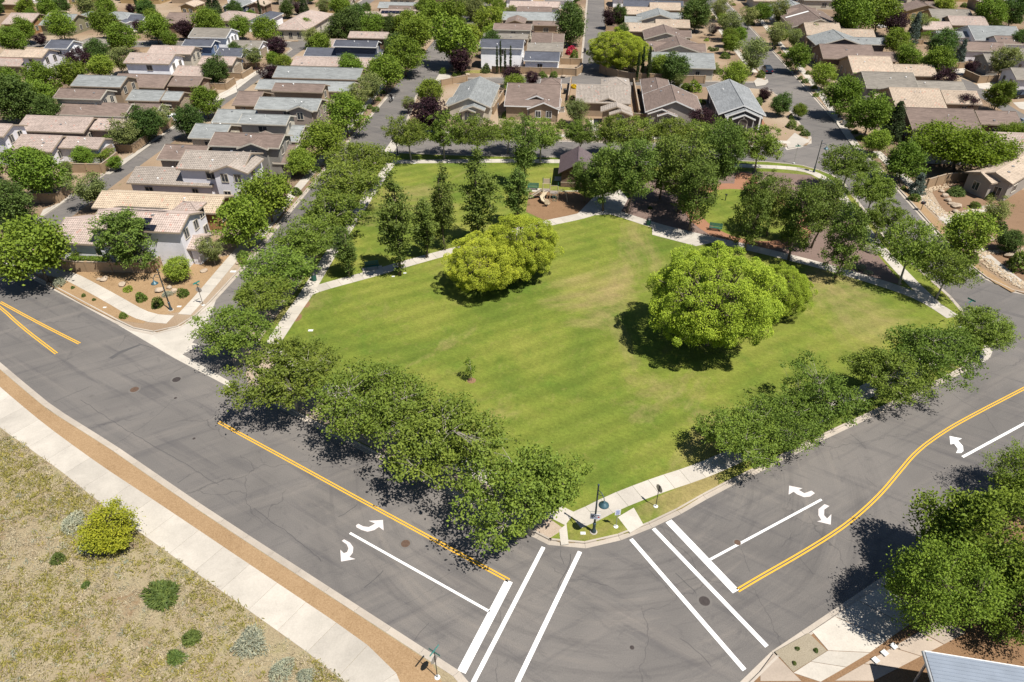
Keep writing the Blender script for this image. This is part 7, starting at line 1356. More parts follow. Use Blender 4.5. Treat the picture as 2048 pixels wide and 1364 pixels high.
for i, (k, p, d, lab, hs) in enumerate((
    ('juniper', (-25.67, 30.41), 2.3, 'spiky dark-green juniper in the field below the golden bush', .7), ('juniper', (-22.30, 26.98), 1.25, 'dark juniper above its smaller neighbour in the lower field', 1),
    ('juniper', (-22.94, 25.59), 1.1, 'smallest dark juniper in the lower field', 1), ('sage', (-18.08, 26.57), 2.2, 'large grey-green sage bush beside the wide walk', .9), ('sage', (-15.37, 24.61), 1.5, 'round sage bush at the bottom edge', 1), ('sage', (-13.74, 24.27), 1.2, 'sage bush at the bottom edge nearest the walk', 1),
    ('dark', (-35.22, 33.53), 1.1, 'small round green bush left of the golden bush', .8), ('dark', (-31.92, 31.31), .6, 'tiny green bush below the golden bush', .8), ('sage', (-35.75, 37.03), 1.7, 'dusky grey-green bush touching the golden bush', .9), ('sage', (-33.65, 34.66), 1.2, 'pale sage clump at the foot of the golden bush', .7),
    ('sage', (-57.39, 75.27), 1.5, 'pale bush at the left end of the corner verge', 1.0), ('dark', (-52.92, 72.40), .5, 'tiny bush on the corner verge', 1), ('green', (-45.84, 67.76), .9, 'small bush on the corner verge near the apron', .8), ('yellow', (-48.04, 73.71), 1.1, 'yellowish grass clump beside the boulders of the corner yard', .8),
    ('green', (-45.35, 71.60), 1.3, 'rounded bush left of the lamp on the corner yard', .9), ('green', (-42.79, 70.29), 1.35, 'rounded bush at the lamp foot on the corner yard', .9), ('green', (-40.56, 72.64), 1.2, 'round green bush right of the lamp on the corner yard', 1), ('sage', (-42.69, 72.79), 1.4, 'pale low clump between boulders of the corner yard', .6),
    ('green', (-36.28, 82.17), 1.5, 'green bush at the street verge below the corner house porch', .8), ('yellow', (-35.97, 80.93), 1.2, 'yellowish bush beside the verge boulder', .8), ('dark', (-55.27, 74.33), .45, 'tiny dark plant on the corner verge', 1), ('dark', (-51.17, 71.51), .4, 'second tiny plant on the corner verge', 1),
    ('green', (-58.13, 82.17), 2.2, 'leafy shrub against the lavender house side wall', 1.1), ('yellow', (-55.22, 81.89), .8, 'yellow-flowered plant behind the garden wall', .8), ('green', (-56.31, 82.00), 1.1, 'green plant behind the garden wall', .8),
    ('juniper', (71.05, 103.55), 2.7, 'wide dark bush beside the boulder line at the right edge', .7), ('green', (75.30, 101.55), 1.3, 'bush under the stucco house window', .9), ('green', (71.35, 98.42), 1.5, 'bush on the brown gravel before the stucco house', .7), ('green', (63.36, 101.31), 1.6, 'bush on the gravel strip beside the mailbox', .8),
    ('green', (61.31, 81.81), 2.3, 'wide bush on the gravel strip near the right corner', .6), ('green', (63.61, 105.35), .9, 'small bush on the gravel strip above the mailbox', .7), ('green', (66.88, 79.36), 3.0, 'green bush cut by the right edge', 1), ('dark', (70.25, 90.27), 2.3, 'dark bush behind the yellow-green tree at the right edge', .8),
    ('green', (-17.00, 176.72), 1.6, 'clipped round bush at the white house corner', .9), ('green', (-13.94, 174.28), 1.0, 'small round bush beside the white house', .9), ('green', (-13.06, 175.19), 1.1, 'second small round bush beside the white house', .9), ('dark', (-6.44, 177.33), 2.1, 'boxy clipped hedge bush at the white house wall', 1.3),
    ('green', (7.34, 174.28), 1.6, 'left round bush at the alley behind the brown-roofed house', .8), ('green', (7.83, 172.20), 1.6, 'front round bush at the alley behind the brown-roofed house', .7), ('green', (10.11, 173.39), 1.9, 'right round bush at the alley behind the brown-roofed house', .8),
    ('green', (-1.21, 142.29), 1.9, 'round bush before the brown-roofed house porch', .9), ('green', (0.69, 142.29), 1.2, 'small round bush before the porch', .9), ('yellow', (-0.26, 141.01), .9, 'little yellowish bush before the porch', .8), ('green', (-7.58, 137.29), 1.7, 'round bush before the grey hip-roofed house', .8),
    ('flower', (14.42, 163.73), 1.5, 'yellow flowering bush behind the middle house', .8), ('green', (29.54, 135.28), 1.6, 'bush before the brown hip-roofed house window', .7), ('green', (40.14, 162.66), 2.3, 'green bush behind the brown hip-roofed house', .8), ('yellow', (39.99, 162.92), 2.0, 'yellow-green bush between the two right houses facing the park', .8),
    ('yellow', (41.85, 161.33), 2.6, 'taller yellow-green bush between the two right houses', 1.2), ('green', (41.43, 151.79), 1.5, 'low green planting along the charcoal house', .8), ('green', (60.32, 173.09), 1.9, 'round bush on the corner by the parked blue car', .9), ('green', (56.64, 134.30), 1.4, 'left round bush at the corner ramp', .8), ('green', (56.68, 131.42), 1.6, 'right round bush at the corner ramp', .8),
    ('green', (57.17, 141.22), .9, 'small bush on the verge beside the charcoal house', .8), ('green', (57.95, 143.58), .7, 'smallest bush on the verge beside the charcoal house', .8), ('red', (15.79, 196.54), 2.6, 'magenta flowering bush right of the white cypress house', .9), ('green', (16.46, 192.12), 2.2, 'green plants under the magenta bush', 1),
    ('dark', (-56.09, 203.72), 2.6, 'rounded dark bush at the cross street corner', .7), ('green', (-71.72, 158.32), 3.2, 'rounded brown-green bush in the tan walled yard', 1), ('green', (-54.92, 202.48), .9, 'small bush beside the navy house', .8),
    ('plum', (-46.29, 114.34), 2.5, 'dark purple bush under the street tree beside the grey clapboard house', .9), ('green', (-33.57, 113.17), 1.5, 'bush at the park street verge', .8), ('green', (-34.41, 103.44), 1.6, 'paired bush on the park street verge', .8), ('yellow', (-37.46, 112.02), 1.2, 'yellowish bush by the grey clapboard house', .8),
    ('sage', (49.30, 84.00), 1.7, 'pale dry grass clump in the gravel bed', .9), ('sage', (45.88, 79.36), 1.3, 'dry grass clump beside the park path', .9), ('sage', (46.33, 78.00), .9, 'small dry grass clump beside the park path', .9), ('green', (21.23, 97.87), .6, 'single small plant on the purple gravel', .8),
    ('dark', (20.89, 26.18), .35, 'small plant in the pebble bed', .9), ('dark', (19.68, 26.32), .3, 'second small plant in the pebble bed', .9), ('dark', (19.14, 25.26), .3, 'third small plant in the pebble bed', .9))):
    bush(k, p, d, lab, None, hs, i)
tr, cr = tree_proto('goldbush', 17, 4.3, 3.7, 2.0, .35, 170, 62, .15, .25, 'leaf_gold', 'bark', 'ball', .4, None, .45, .06, 12, .4)
(gx, gy) = (-31.30, 35.04)
root = thing('golden_bush', 'large golden-green bush beside the wide walk in the field', 'bush', (gx, gy, TOP)); link('stems', tr, root); link('foliage', cr, root)
# small verge shrubs along the far streets
for pts, where in (([(69.31, 171.30), (69.42, 168.48), (72.80, 175.97), (74.23, 175.97), (69.97, 163.61), (68.06, 157.46), (67.15, 136.32), (66.75, 132.50), (66.16, 129.20), (72.48, 197.01), (72.78, 194.15), (72.92, 202.96), (70.30, 146.27), (60.78, 123.32), (60.99, 116.32)], 'right-hand street verge'),
                   ([(-29.50, 159.83), (-29.44, 153.95), (-30.21, 148.41), (-28.83, 146.64), (-31.98, 123.70), (-32.79, 123.04), (-32.75, 121.73), (-24.27, 198.76), (-25.46, 185.00), (-32.49, 117.31)], 'left verge of the park street'),
                   ([(64.70, 223.23), (56.13, 212.15), (54.72, 201.99), (55.18, 200.06), (60.70, 184.01), (75.92, 235.37), (75.82, 234.10), (75.32, 237.93), (78.74, 268.19)], 'gardens before the bare tree')):
    for i, p in enumerate(sorted(pts)):
        bush(['green', 'dark', 'yellow'][i % 3], p, 1.1 + .5 * ((i * 37) % 10) / 10, 'small low shrub, %s from the left on the %s' % (ORD[i], where), 'small shrubs along the far streets', .75, i)
for where, pts in [('in the yards left of the alley', [(-190.9, 181.6), (-165.2, 199.1), (-152.2, 155.7), (-151.9, 195.2), (-143.8, 202.7), (-127.5, 171.4), (-105.7, 165.1), (-97.1, 141.5), (-93.2, 142.0), (-92.8, 129.0), (-79.1, 103.5), (-78.1, 142.9), (-75.9, 202.0), (-67.3, 154.9)]), ('in the yards above the left cross street', [(-195.8, 238.2), (-174.4, 238.6), (-168.5, 235.0), (-165.2, 246.7), (-155.3, 231.7), (-145.5, 242.6), (-136.7, 246.3), (-132.7, 245.6), (-129.7, 237.4), (-123.5, 247.9), (-107.6, 243.4), (-95.4, 220.7), (-95.4, 217.4), (-93.3, 242.7), (-91.5, 261.2), (-68.6, 237.8)]), ('in the yards left of the straight lane', [(-4.0, 216.3), (8.1, 267.5), (9.2, 207.1), (12.2, 255.5), (15.1, 243.7), (22.3, 263.7)]), ('in the yards right of the straight lane', [(47.1, 197.4), (51.0, 176.5), (54.0, 232.3), (56.2, 200.7), (56.5, 192.0), (58.6, 251.4), (60.5, 261.1), (61.3, 238.0), (63.0, 246.4), (65.6, 243.9)]), ('in the yards of the right blocks', [(80.5, 220.1), (99.3, 104.3), (105.2, 136.4), (113.5, 123.8), (115.2, 151.1), (126.2, 233.0), (135.8, 216.4), (152.3, 193.1), (158.5, 264.9), (159.4, 128.4), (159.9, 152.5), (160.9, 237.5), (171.2, 240.3), (174.2, 105.2), (175.2, 141.0), (179.8, 116.4), (183.3, 131.4), (186.1, 129.1), (192.9, 242.3), (193.7, 225.3), (197.4, 253.1), (204.5, 151.8), (205.6, 159.2), (209.8, 254.3), (212.0, 143.2), (214.4, 114.1)]), ('around the houses facing the park', [(-17.8, 139.2), (-14.4, 141.7), (-1.0, 135.5), (0.8, 159.3), (10.0, 135.9), (13.3, 152.9), (22.4, 153.4), (52.7, 151.0), (55.5, 136.1), (55.7, 156.3)]), ('between the houses left of the park street', [(-48.1, 190.6), (-43.0, 150.0), (-42.0, 204.6), (-32.9, 163.0), (-32.8, 217.4), (-32.2, 167.7), (-31.4, 201.2), (-28.6, 205.1)])]:
    for i, p in enumerate(pts):
        bush(['green', 'dark', 'yellow', 'green'][(i * 7) % 4], p, 1.2 + 1.3 * ((i * 37) % 10) / 10, 'garden shrub, %s from the left %s' % (ORD[i], where), 'garden shrubs ' + where, .8, i)
# clipped hedges behind the alley walls
def hedge(line, w, h, label, mat='leaf_bush', n=4200, seed=3):
    rng = np.random.default_rng(seed); pts = []
    L = [math.dist(a, b) for a, b in zip(line, line[1:])]; ox, oy = line[0]
    for (a, b), l in zip(zip(line, line[1:]), L):
        k = int(n * l / sum(L)); t = rng.random(k); o = rng.uniform(-1, 1, k); z = rng.random(k) ** .5 * h
        edge = rng.random(k) < .6; o = np.where(edge, np.sign(o) * (.85 + .15 * rng.random(k)), o); z = np.where(~edge, h * (.88 + .16 * rng.random(k)), z)
        dx, dy = (b[0] - a[0]) / l, (b[1] - a[1]) / l
        pts.append(np.stack([a[0] - ox + dx * t * l - dy * o * w / 2, a[1] - oy + dy * t * l + dx * o * w / 2, z], 1))
    pts = np.concatenate(pts)
    o = link('hedge', leaf_mesh('hedge', mat, pts, .2 * (.7 + .6 * rng.random(len(pts))), .15 + .75 * rng.random(len(pts)), rng, .3), None, (ox, oy, TOP))
    tag(o, label, 'hedge')
hedge([(-75.41, 125.05), (-70.55, 125.39), (-70.47, 129.58)], 1.6, 2.0, 'long box hedge behind the tan wall by the alley')
hedge([(-76.60, 115.83), (-71.29, 115.53), (-71.23, 119.21)], 1.4, 1.9, 'low green hedge inside the walled yard by the alley', 'leaf_round', 3800, 4)
hedge([(-76.15, 103.44), (-73.34, 103.95), (-72.21, 106.54)], 1.5, 1.9, 'sunlit hedge behind the wall nearest the main road', 'leaf_yellow', 3800, 5)
hedge([(117.10, 209.07), (121.87, 212.78), (127.09, 214.67), (133.47, 216.60)], 3.0, 2.6, 'long mass of dark shrubs in the upper right block', 'leaf_wide', 5200, 6)
hedge([(-59.12, 80.76), (-56.38, 80.76), (-53.22, 80.58)], .9, .9, 'trailing green plants along the garden wall', 'leaf_round', 1800, 7)

# ------------------------------------------------------------------ field grass (uncountable) and cobbles
def field_grass():
    rng = np.random.default_rng(77)
    lo = np.array([(-51.49, 50.47), (-48.94, 48.68), (-44.76, 46.05), (-38.62, 42.08), (-35.47, 39.79), (-28.44, 35.23), (-21.42, 30.75), (-14.20, 26.16), (-11.20, 24.06), (-9.92, 23.04)])
    def sample(n):
        k = rng.random(n) * (len(lo) - 1); j = k.astype(int); u = k - j
        e = lo[j] * (1 - u)[:, None] + lo[np.minimum(j + 1, len(lo) - 1)] * u[:, None]
        d = rng.random(n) ** 1.0 * 26 + .15
        return e + np.stack([-.555 * d, -.832 * d], 1)
    nx = lumps(rng, 8, 1, 3)
    for name, mat, n, per, h, lab, seed in (('dry_grass', 'leaf_tuft', 17000, 12, .30, 'yellow dry grass tufts covering the open field', 1), ('pale_grass', 'straw', 16000, 11, .24, 'bleached straw grass covering the open field', 2), ('grey_grass', 'leaf_sage', 1500, 16, .26, 'grey-green weed clumps in the open field', 3)):
        c = sample(n)
        ph = np.sin(c[:, 0] * .55 + seed) + np.sin(c[:, 1] * .7 - seed * 2 + c[:, 0] * .3)
        c = c[ph + rng.random(n) * 2.6 > (.2 if seed != 1 else .75)] ; n = len(c)
        cl = np.repeat(np.arange(n), per)
        a = rng.normal(size=(len(cl), 3)) * .5; a[:, 2] = np.abs(a[:, 2]) + .6; a /= np.linalg.norm(a, axis=1)[:, None]
        hh = h * (.5 + .9 * rng.random(n))[cl]
        base = np.stack([c[cl, 0] + rng.normal(size=len(cl)) * .16, c[cl, 1] + rng.normal(size=len(cl)) * .16, np.full(len(cl), TOP)], 1)
        pts = base + a * hh[:, None] * .5
        me = leaf_mesh(name, mat, pts, hh, (.1 + .4 * rng.random(n))[cl] + .4 * rng.random(len(cl)), rng, 0, .16, None, a * 3)
        o = link(name, me); o['kind'] = 'stuff'; o['label'] = lab; o['category'] = 'grass'
field_grass()
def stone_mesh(seed, flat=.6, sub=1):
    bm = bmesh.new(); bmesh.ops.create_icosphere(bm, subdivisions=sub, radius=.5); r = random.Random(seed)
    ax = [Vector((r.gauss(0, 1), r.gauss(0, 1), r.gauss(0, 1))).normalized() for _ in range(7)]; cut = [r.uniform(.26, .44) for _ in ax]
    for v in bm.verts:
        v.co *= r.uniform(.9, 1.1)
        for a, c in zip(ax, cut):
            d = v.co.dot(a)
            if d > c: v.co -= a * (d - c) * .85
        v.co.z *= flat
    return bm
def cobbles():
    rng = random.Random(9); V = []; F = []; base = []
    for s in range(6):
        bm = stone_mesh(s, .55); bm.verts.index_update(); base.append(([v.co.copy() for v in bm.verts], [tuple(v.index for v in f.verts) for f in bm.faces])); bm.free()
    def strew(line, w, n):
        for _ in range(n):
            k = rng.random() * (len(line) - 1); j = int(k); u = k - j; a, b = line[j], line[min(j + 1, len(line) - 1)]
            x, y = a[0] + (b[0] - a[0]) * u + rng.uniform(-w, w), a[1] + (b[1] - a[1]) * u + rng.uniform(-w, w)
            vs, fs = base[rng.randint(0, 5)]; s = rng.uniform(.16, .42); an = rng.uniform(0, 6.28); i = len(V); c, sn = math.cos(an), math.sin(an)
            V.extend([(x + s * (v.x * c - v.y * sn), y + s * (v.x * sn + v.y * c), TOP + .04 + s * v.z) for v in vs]); F.extend([tuple(i + q for q in f) for f in fs])
    strew([(65.67, 103.55), (65.44, 100.57), (65.03, 97.72), (65.21, 94.99)], 1.0, 420)
    strew([(66.58, 104.58), (69.24, 106.14), (72.19, 106.94)], .8, 230)
    strew([(65.67, 95.89), (67.47, 96.34), (69.68, 96.80), (72.81, 98.19), (74.67, 98.66)], .45, 180)
    strew([(63.90, 85.12), (63.51, 82.17), (63.62, 79.01), (64.25, 76.35), (64.87, 74.13)], .9, 420)
    strew([(64.22, 83.44), (66.94, 84.18), (70.79, 84.75)], .4, 170)
    me = bpy.data.meshes.new('cobbles'); me.from_pydata(V, [], F); me.materials.append(MAT['cobble']); me.update()
    o = link('cobbles', me); o['kind'] = 'stuff'; o['label'] = 'tan river cobbles edging the boulder yard'; o['category'] = 'cobbles'
cobbles()
STONES = []
for s in range(5):
    bm = stone_mesh(40 + s, .62, 2); me = bpy.data.meshes.new('boulder'); bm.to_mesh(me); bm.free(); me.materials.append(MAT['boulder']); STONES.append(me)
for i, (p, d, lab) in enumerate((((-53.00, 76.45), .7, 'small flat white stone on the corner yard beside the angular boulder'), ((-52.28, 76.32), 1.2, 'angular pale boulder on the corner yard near the wall'), ((-49.30, 75.05), 1.1, 'pale boulder beside the yellow clump'), ((-44.02, 73.62), 1.3, 'pale boulder left of the lamp pole'),
    ((-42.10, 73.62), 1.1, 'pale boulder right of the lamp pole'), ((-43.11, 74.42), .9, 'flat pale boulder behind the lamp pole'), ((-40.29, 78.53), 1.1, 'pale boulder near the corner house porch'), ((-36.43, 80.76), 1.0, 'boulder on the verge of the park street by the corner house'),
    ((69.27, 104.32), 1.0, 'dark small boulder at the top of the boulder line'), ((68.98, 102.55), 1.4, 'grey boulder, second in the boulder line'), ((68.50, 100.82), 1.3, 'orange-tinted boulder, third in the boulder line'), ((68.33, 99.51), 1.2, 'pinkish boulder, fourth in the boulder line'), ((68.56, 98.42), 1.7, 'long boulder, fifth in the boulder line'), ((67.49, 96.57), 1.2, 'pale lowest boulder of the boulder line'),
    ((67.43, 87.25), 1.7, 'large pale flat boulder beside the yellow-green tree'), ((69.27, 87.76), 1.0, 'small boulder right of the flat one'), ((68.65, 83.63), 1.2, 'upper boulder of the right edge cluster'), ((67.34, 82.46), 1.5, 'left boulder of the right edge cluster'), ((67.92, 81.38), 1.4, 'right boulder of the right edge cluster'), ((66.98, 80.67), 1.1, 'middle boulder of the right edge cluster'), ((66.03, 79.87), 1.1, 'lowest boulder of the right edge cluster'),
    ((-10.88, 174.89), 1.6, 'pale boulder on the gravel behind the grey hip-roofed house'), ((12.46, 173.39), 1.5, 'pale flat boulder at the lane corner'), ((-31.90, 124.73), 1.5, 'pale boulder on the left verge of the park street'), ((66.54, 138.70), 1.2, 'boulder on the right-hand street verge'), ((57.77, 219.80), 1.0, 'white boulder before the bare tree'))):
    o = link('boulder', STONES[i % 5], None, (p[0], p[1], TOP + d * .16), i * 1.1, (d, d * .8, d * .9)); tag(o, lab, 'boulder')

# ------------------------------------------------------------------ street lamps, signs and small furniture
def lamp(pos, head, label, placard=False):
    root = thing('street_lamp', label, 'street lamp', (pos[0], pos[1], TOP))
    m = MB(); m.lathe([(.30, -.05), (.30, .06)], 16); m.build('footing', 'concrete', root)
    m = MB(); m.lathe([(.2, .06), (.2, .2), (.15, .32), (.12, .5), (.12, .95), (.14, 1.0), (.14, 1.08), (.09, 1.16)], 14); m.build('base', 'pole_blue', root, True)
    m = MB(); m.lathe([(.085, 1.1), (.07, 3.2), (.06, 5.45), (.085, 5.46), (.085, 5.55), (.02, 5.62)], 10); m.build('pole', 'pole_blue', root, True)
    hx, hy = head; L = math.hypot(hx, hy); hx, hy = hx / L, hy / L
    r = .95
    m = MB(); m.tube([(0, 0, 4.95), (hx * r * .5, hy * r * .5, 5.12), (hx * r * .9, hy * r * .9, 4.98), (hx * r, hy * r, 4.7)], .035, 6)
    m.tube([(0, 0, 4.5), (hx * r * .45, hy * r * .45, 4.75), (hx * r * .75, hy * r * .75, 5.02)], .022, 5); m.build('arm', 'pole_blue', root)
    m = MB(); m.lathe([(.07, .42), (.08, .30), (.16, .24), (.30, .10), (.40, .0), (.41, -.04)], 18, (hx * r, hy * r, 4.25)); hd = m.build('shade', 'teal', root, True)
    m = MB(); m.lathe([(.2, -.02), (.2, -.06), (.05, -.12)], 12, (hx * r, hy * r, 4.25)); m.build('lens', 'lid', hd)
    if placard:
        for z, w in ((2.55, .95), (3.65, .7)):
            m = MB(); m.tube([(-.02 - w * .45, -.05, z), (w * .45, -.05, z)], .014, 5); m.build('banner_rod', 'galv', root)
        pl = link('placard', None, root, (-.02, -.13, 2.05), -.12)
        m = MB(); m.box(0, 0, -.29, .80, .03, .58); m.build('panel', 'sign_white', pl)
        for x, z, w, h, mt in ((-.22, .14, .24, .09, 'print_dark'), (.14, .16, .34, .06, 'print_dark'), (-.24, -.02, .18, .12, 'print_dark'), (.02, -.03, .2, .10, 'print_dark'), (.26, -.03, .16, .13, 'sign_red'), (-.05, -.18, .5, .05, 'print_blue')):
            m = MB(); m.box(x, -.019, z - h / 2, w, .006, h); m.build('print_block', mt, pl)
    return root
lamp((6.60, 36.31), (.42, -.9), 'tall dark street lamp with bell shade at the near park corner', True)
lamp((-40.85, 69.29), (-.35, -.93), 'street lamp with bell shade on the gravel corner yard')
lamp((51.64, 112.64), (.9, -.42), 'street lamp with bell shade at the far right park corner')
lamp((-20.66, 120.76), (-.9, -.2), 'street lamp at the far left park corner by the street mouth')

def octagon(m, c, n, r, t):
    n = Vector(n).normalized(); a = n.cross(Vector((0, 0, 1))).normalized(); b = Vector((0, 0, 1)); c = Vector(c)
    q = [c + a * r * math.cos(R(22.5 + 45 * k)) + b * r * math.sin(R(22.5 + 45 * k)) for k in range(8)]
    i = m.add([p - n * t / 2 for p in q] + [p + n * t / 2 for p in q]); m.f += [tuple(range(i + 7, i - 1, -1)), tuple(range(i + 8, i + 16))] + [(i + k, i + (k + 1) % 8, i + 8 + (k + 1) % 8, i + 8 + k) for k in range(8)]
def sign_post(pos, label, h=2.5, stop=None, blades=None, plate=None, cat='sign'):
    root = thing('street_sign' if blades else 'stop_sign' if stop else 'notice_sign', label, cat, (pos[0], pos[1], TOP))
    m = MB(); m.lathe([(.2, -.05), (.2, .045), (.15, .06)], 10); m.build('footing', 'lid', root)
    m = MB(); m.tube([(0, 0, 0), (0, 0, h)], .032, 6); m.build('post', 'galv' if not stop else 'iron', root)
    if stop:
        n = Vector(stop).normalized(); c = n * .05 + Vector((0, 0, h - (.38 if not blades else .75)))
        m = MB(); octagon(m, c, n, .39, .012); pl = m.build('plate', 'sign_back', root)
        m = MB(); octagon(m, c + n * .012, n, .37, .008); m.build('face', 'sign_red', pl)
        m = MB(); octagon(m, c + n * .009, n, .39, .004); m.build('border', 'sign_white', pl)
        cu = bpy.data.curves.new('stop_text', 'FONT'); cu.body = 'STOP'; cu.size = .26; cu.align_x = 'CENTER'; cu.align_y = 'CENTER'; cu.extrude = .002
        cu.materials.append(MAT['sign_white']); tmp = bpy.data.objects.new('stop_text', cu); col.objects.link(tmp)
        me = bpy.data.meshes.new_from_object(tmp.evaluated_get(bpy.context.evaluated_depsgraph_get())); bpy.data.objects.remove(tmp)
        tx = link('stop_text', me, pl, c + n * .019); tx.rotation_euler = (math.pi / 2, 0, math.atan2(n.y, n.x) + math.pi / 2)
    if blades:
        for k, an in enumerate(blades):
            m = MB(); m.box(0, 0, h - .02 + .19 * k, .92, .012, .17, an); b = m.build('name_blade', 'sign_green', root)
            m = MB(); m.box(0, 0, h - .02 + .19 * k + .17, .92, .016, .012, an); m.build('blade_edge', 'teal', b)
    if plate:
        an = plate; m = MB(); m.box(-.04 * math.sin(-an), -.04, h - .62, .46, .014, .62, an); pl = m.build('plate', 'sign_white', root)
        for k in range(6):
            m = MB(); m.box(-.04 * math.sin(-an) + .009 * math.sin(an), -.05, h - .12 - k * .085, .34 - .05 * (k % 3), .008, .038, an); m.build('print_line', 'print_blue', pl)
    return root
mr = math.atan2(-45.8, 71.2); sr = math.atan2(20.5, 36.3)
sign_post((12.07, 38.98), 'stop sign seen from behind on the grass strip at the near corner', 2.55, stop=(.86, .5, 0))
sign_post((8.46, 36.85), 'small white notice sign on a post at the near kerb ramp', 2.1, plate=.1)
sign_post((-4.97, 24.30), 'street-name post with stop sign on the lower gravel strip', 3.0, stop=(-.84, .54, 0), blades=(mr, mr + math.pi / 2))
sign_post((-37.42, 70.40), 'street-name post with stop sign at the park-street mouth', 2.9, stop=(.1, 1, 0), blades=(mr, mr + math.pi / 2))
sign_post((51.77, 65.78), 'teal street-name post at the right corner of the park', 3.4, blades=(sr, sr + math.pi / 2))
sign_post((49.69, 116.94), 'street-name post at the far right park corner', 3.0, blades=(0, math.pi / 2))

def bench(pos, an, label):
    root = thing('park_bench', label, 'bench', (pos[0], pos[1], TOP + .03), an)
    for k in range(4): m = MB(); m.box(0, -.18 + k * .125, .44, 1.85, .1, .035); m.build('seat_slat', 'bench_green', root)
    for k in range(4):
        m = MB(); y = .30 + k * .035; z = .52 + k * .125
        m.hexa([(-.92, y, z), (.92, y, z), (.92, y + .03, z - .004), (-.92, y + .03, z - .004)], [(-.92, y + .028, z + .1), (.92, y + .028, z + .1), (.92, y + .058, z + .096), (-.92, y + .058, z + .096)]); m.build('back_slat', 'bench_green', root)
    for s in (-1, 1):
        m = MB(); m.tube([(s * .7, -.2, 0), (s * .7, -.17, .44), (s * .7, .28, .44), (s * .7, .44, 1.0)], .03, 6); m.tube([(s * .7, .28, .44), (s * .7, .36, 0)], .03, 6); m.build('leg', 'bench_green', root)
    for s in (-1, 1):
        m = MB(); m.tube([(s * .88, -.2, .45), (s * .88, -.18, .66), (s * .88, .34, .68)], .024, 6); m.build('armrest', 'bench_green', root)
    pad = MB(); pad.box(0, .0, -.11, 2.6, 1.3, .1); pad.build('bench_pad', 'concrete', root)
bench((-18.37, 79.19), math.atan2(6.5, 22), 'green slatted park bench on a pad beside the light path')
bench((3.41, 105.19), -.1, 'green slatted park bench behind the playground')
bench((29.43, 90.43), -.3, 'green slatted park bench in tree shade beside the gravel bed')

def bin_(pos, label, mat='bench_green', s=1.0):
    root = thing('litter_bin', label, 'bin', (pos[0], pos[1], TOP + .02)); root.scale = (s, s, s)
    m = MB(); m.lathe([(.27, 0), (.30, .1), (.31, .85), (.28, .9)], 14); m.build('drum', mat, root)
    for k in range(8):
        a = 2 * math.pi * k / 8; m = MB(); m.tube([(.32 * math.cos(a), .32 * math.sin(a), .05), (.32 * math.cos(a), .32 * math.sin(a), .85)], .02, 4); m.build('stave', mat, root)
    m = MB(); m.lathe([(.33, .9), (.33, .96), (.2, 1.1), (.1, 1.14)], 14); m.build('lid', 'black_plastic', root)
bin_((-25.31, 76.22), 'dark green litter bin at the park path junction')
bin_((20.01, 92.22), 'dark litter bin beside the concrete pad')
def cart(pos, an, label, mat='black_plastic'):
    root = thing('rubbish_cart', label, 'cart', (pos[0], pos[1], TOP + .02), an)
    m = MB(); m.hexa([(-.24, -.26, .1), (.24, -.26, .1), (.24, .26, .1), (-.24, .26, .1)], [(-.3, -.34, .98), (.3, -.34, .98), (.3, .32, .98), (-.3, .32, .98)]); m.build('body', mat, root)
    m = MB(); m.hexa([(-.32, -.37, .98), (.32, -.37, .98), (.32, .36, .98), (-.32, .36, .98)], [(-.28, -.32, 1.06), (.28, -.32, 1.06), (.28, .34, 1.1), (-.28, .34, 1.1)]); m.build('lid', mat, root)
    for s in (-1, 1):
        m = MB(); m.tube([(s * .28, .3, .12), (s * .22, .3, .12)], .12, 12); m.build('wheel', 'tyre', root)
    m = MB(); m.tube([(-.25, .4, 1.0), (.25, .4, 1.0)], .02, 5); m.build('handle', mat, root)
cart((11.97, 159.24), .3, 'black rubbish cart between the second and middle houses facing the park')
cart((28.50, 158.98), .1, 'black rubbish cart between the middle and brown hip-roofed houses')
cart((19.80, 198.19), .2, 'dark rubbish cart standing in the straight lane')
def ac_unit(pos, label):
    root = thing('air_conditioner', label, 'air conditioner', (pos[0], pos[1], TOP), -.1)
    m = MB(); m.box(0, 0, -.02, 1.15, 1.15, .09); m.build('pad', 'concrete', root)
    m = MB(); m.box(0, 0, .07, .92, .92, .85); b = m.build('cabinet', 'galv', root)
    for k in range(7): m = MB(); m.box(0, -.465, .15 + k * .1, .84, .02, .03); m.build('louvre', 'sign_back', b)
    m = MB(); m.lathe([(.36, .92), (.36, .96), (.08, .99)], 16); m.build('fan_grille', 'iron', root)
ac_unit((10.53, 146.24), 'grey air conditioner between the second and middle houses facing the park')
ac_unit((-3.30, 148.97), 'grey air conditioner beside the grey hip-roofed house')
ac_unit((17.63, 182.68), 'grey air conditioner beside the white cypress house')
ac_unit((66.72, 137.50), 'grey utility cabinet on the right-hand street verge')
(mx, my) = (62.64, 97.49)
root = thing('mailbox', 'black mailbox cluster on a post beside the boulder yard', 'mailbox', (mx, my, TOP), .7)
m = MB(); m.tube([(0, 0, -.05), (0, 0, 1.05)], .05, 8); m.build('post', 'black_plastic', root)
for s in (-1, 1):
    m = MB(); m.box(s * .17, 0, 1.05, .3, .52, .16); n = 10
    m.tube([(s * .17, -.26, 1.21), (s * .17, .26, 1.21)], .15, 12); b = m.build('box', 'black_plastic', root)
    f = MB(); f.box(s * .17 + s * .16, -.1, 1.2, .02, .05, .2); f.build('flag', 'sign_red', b)
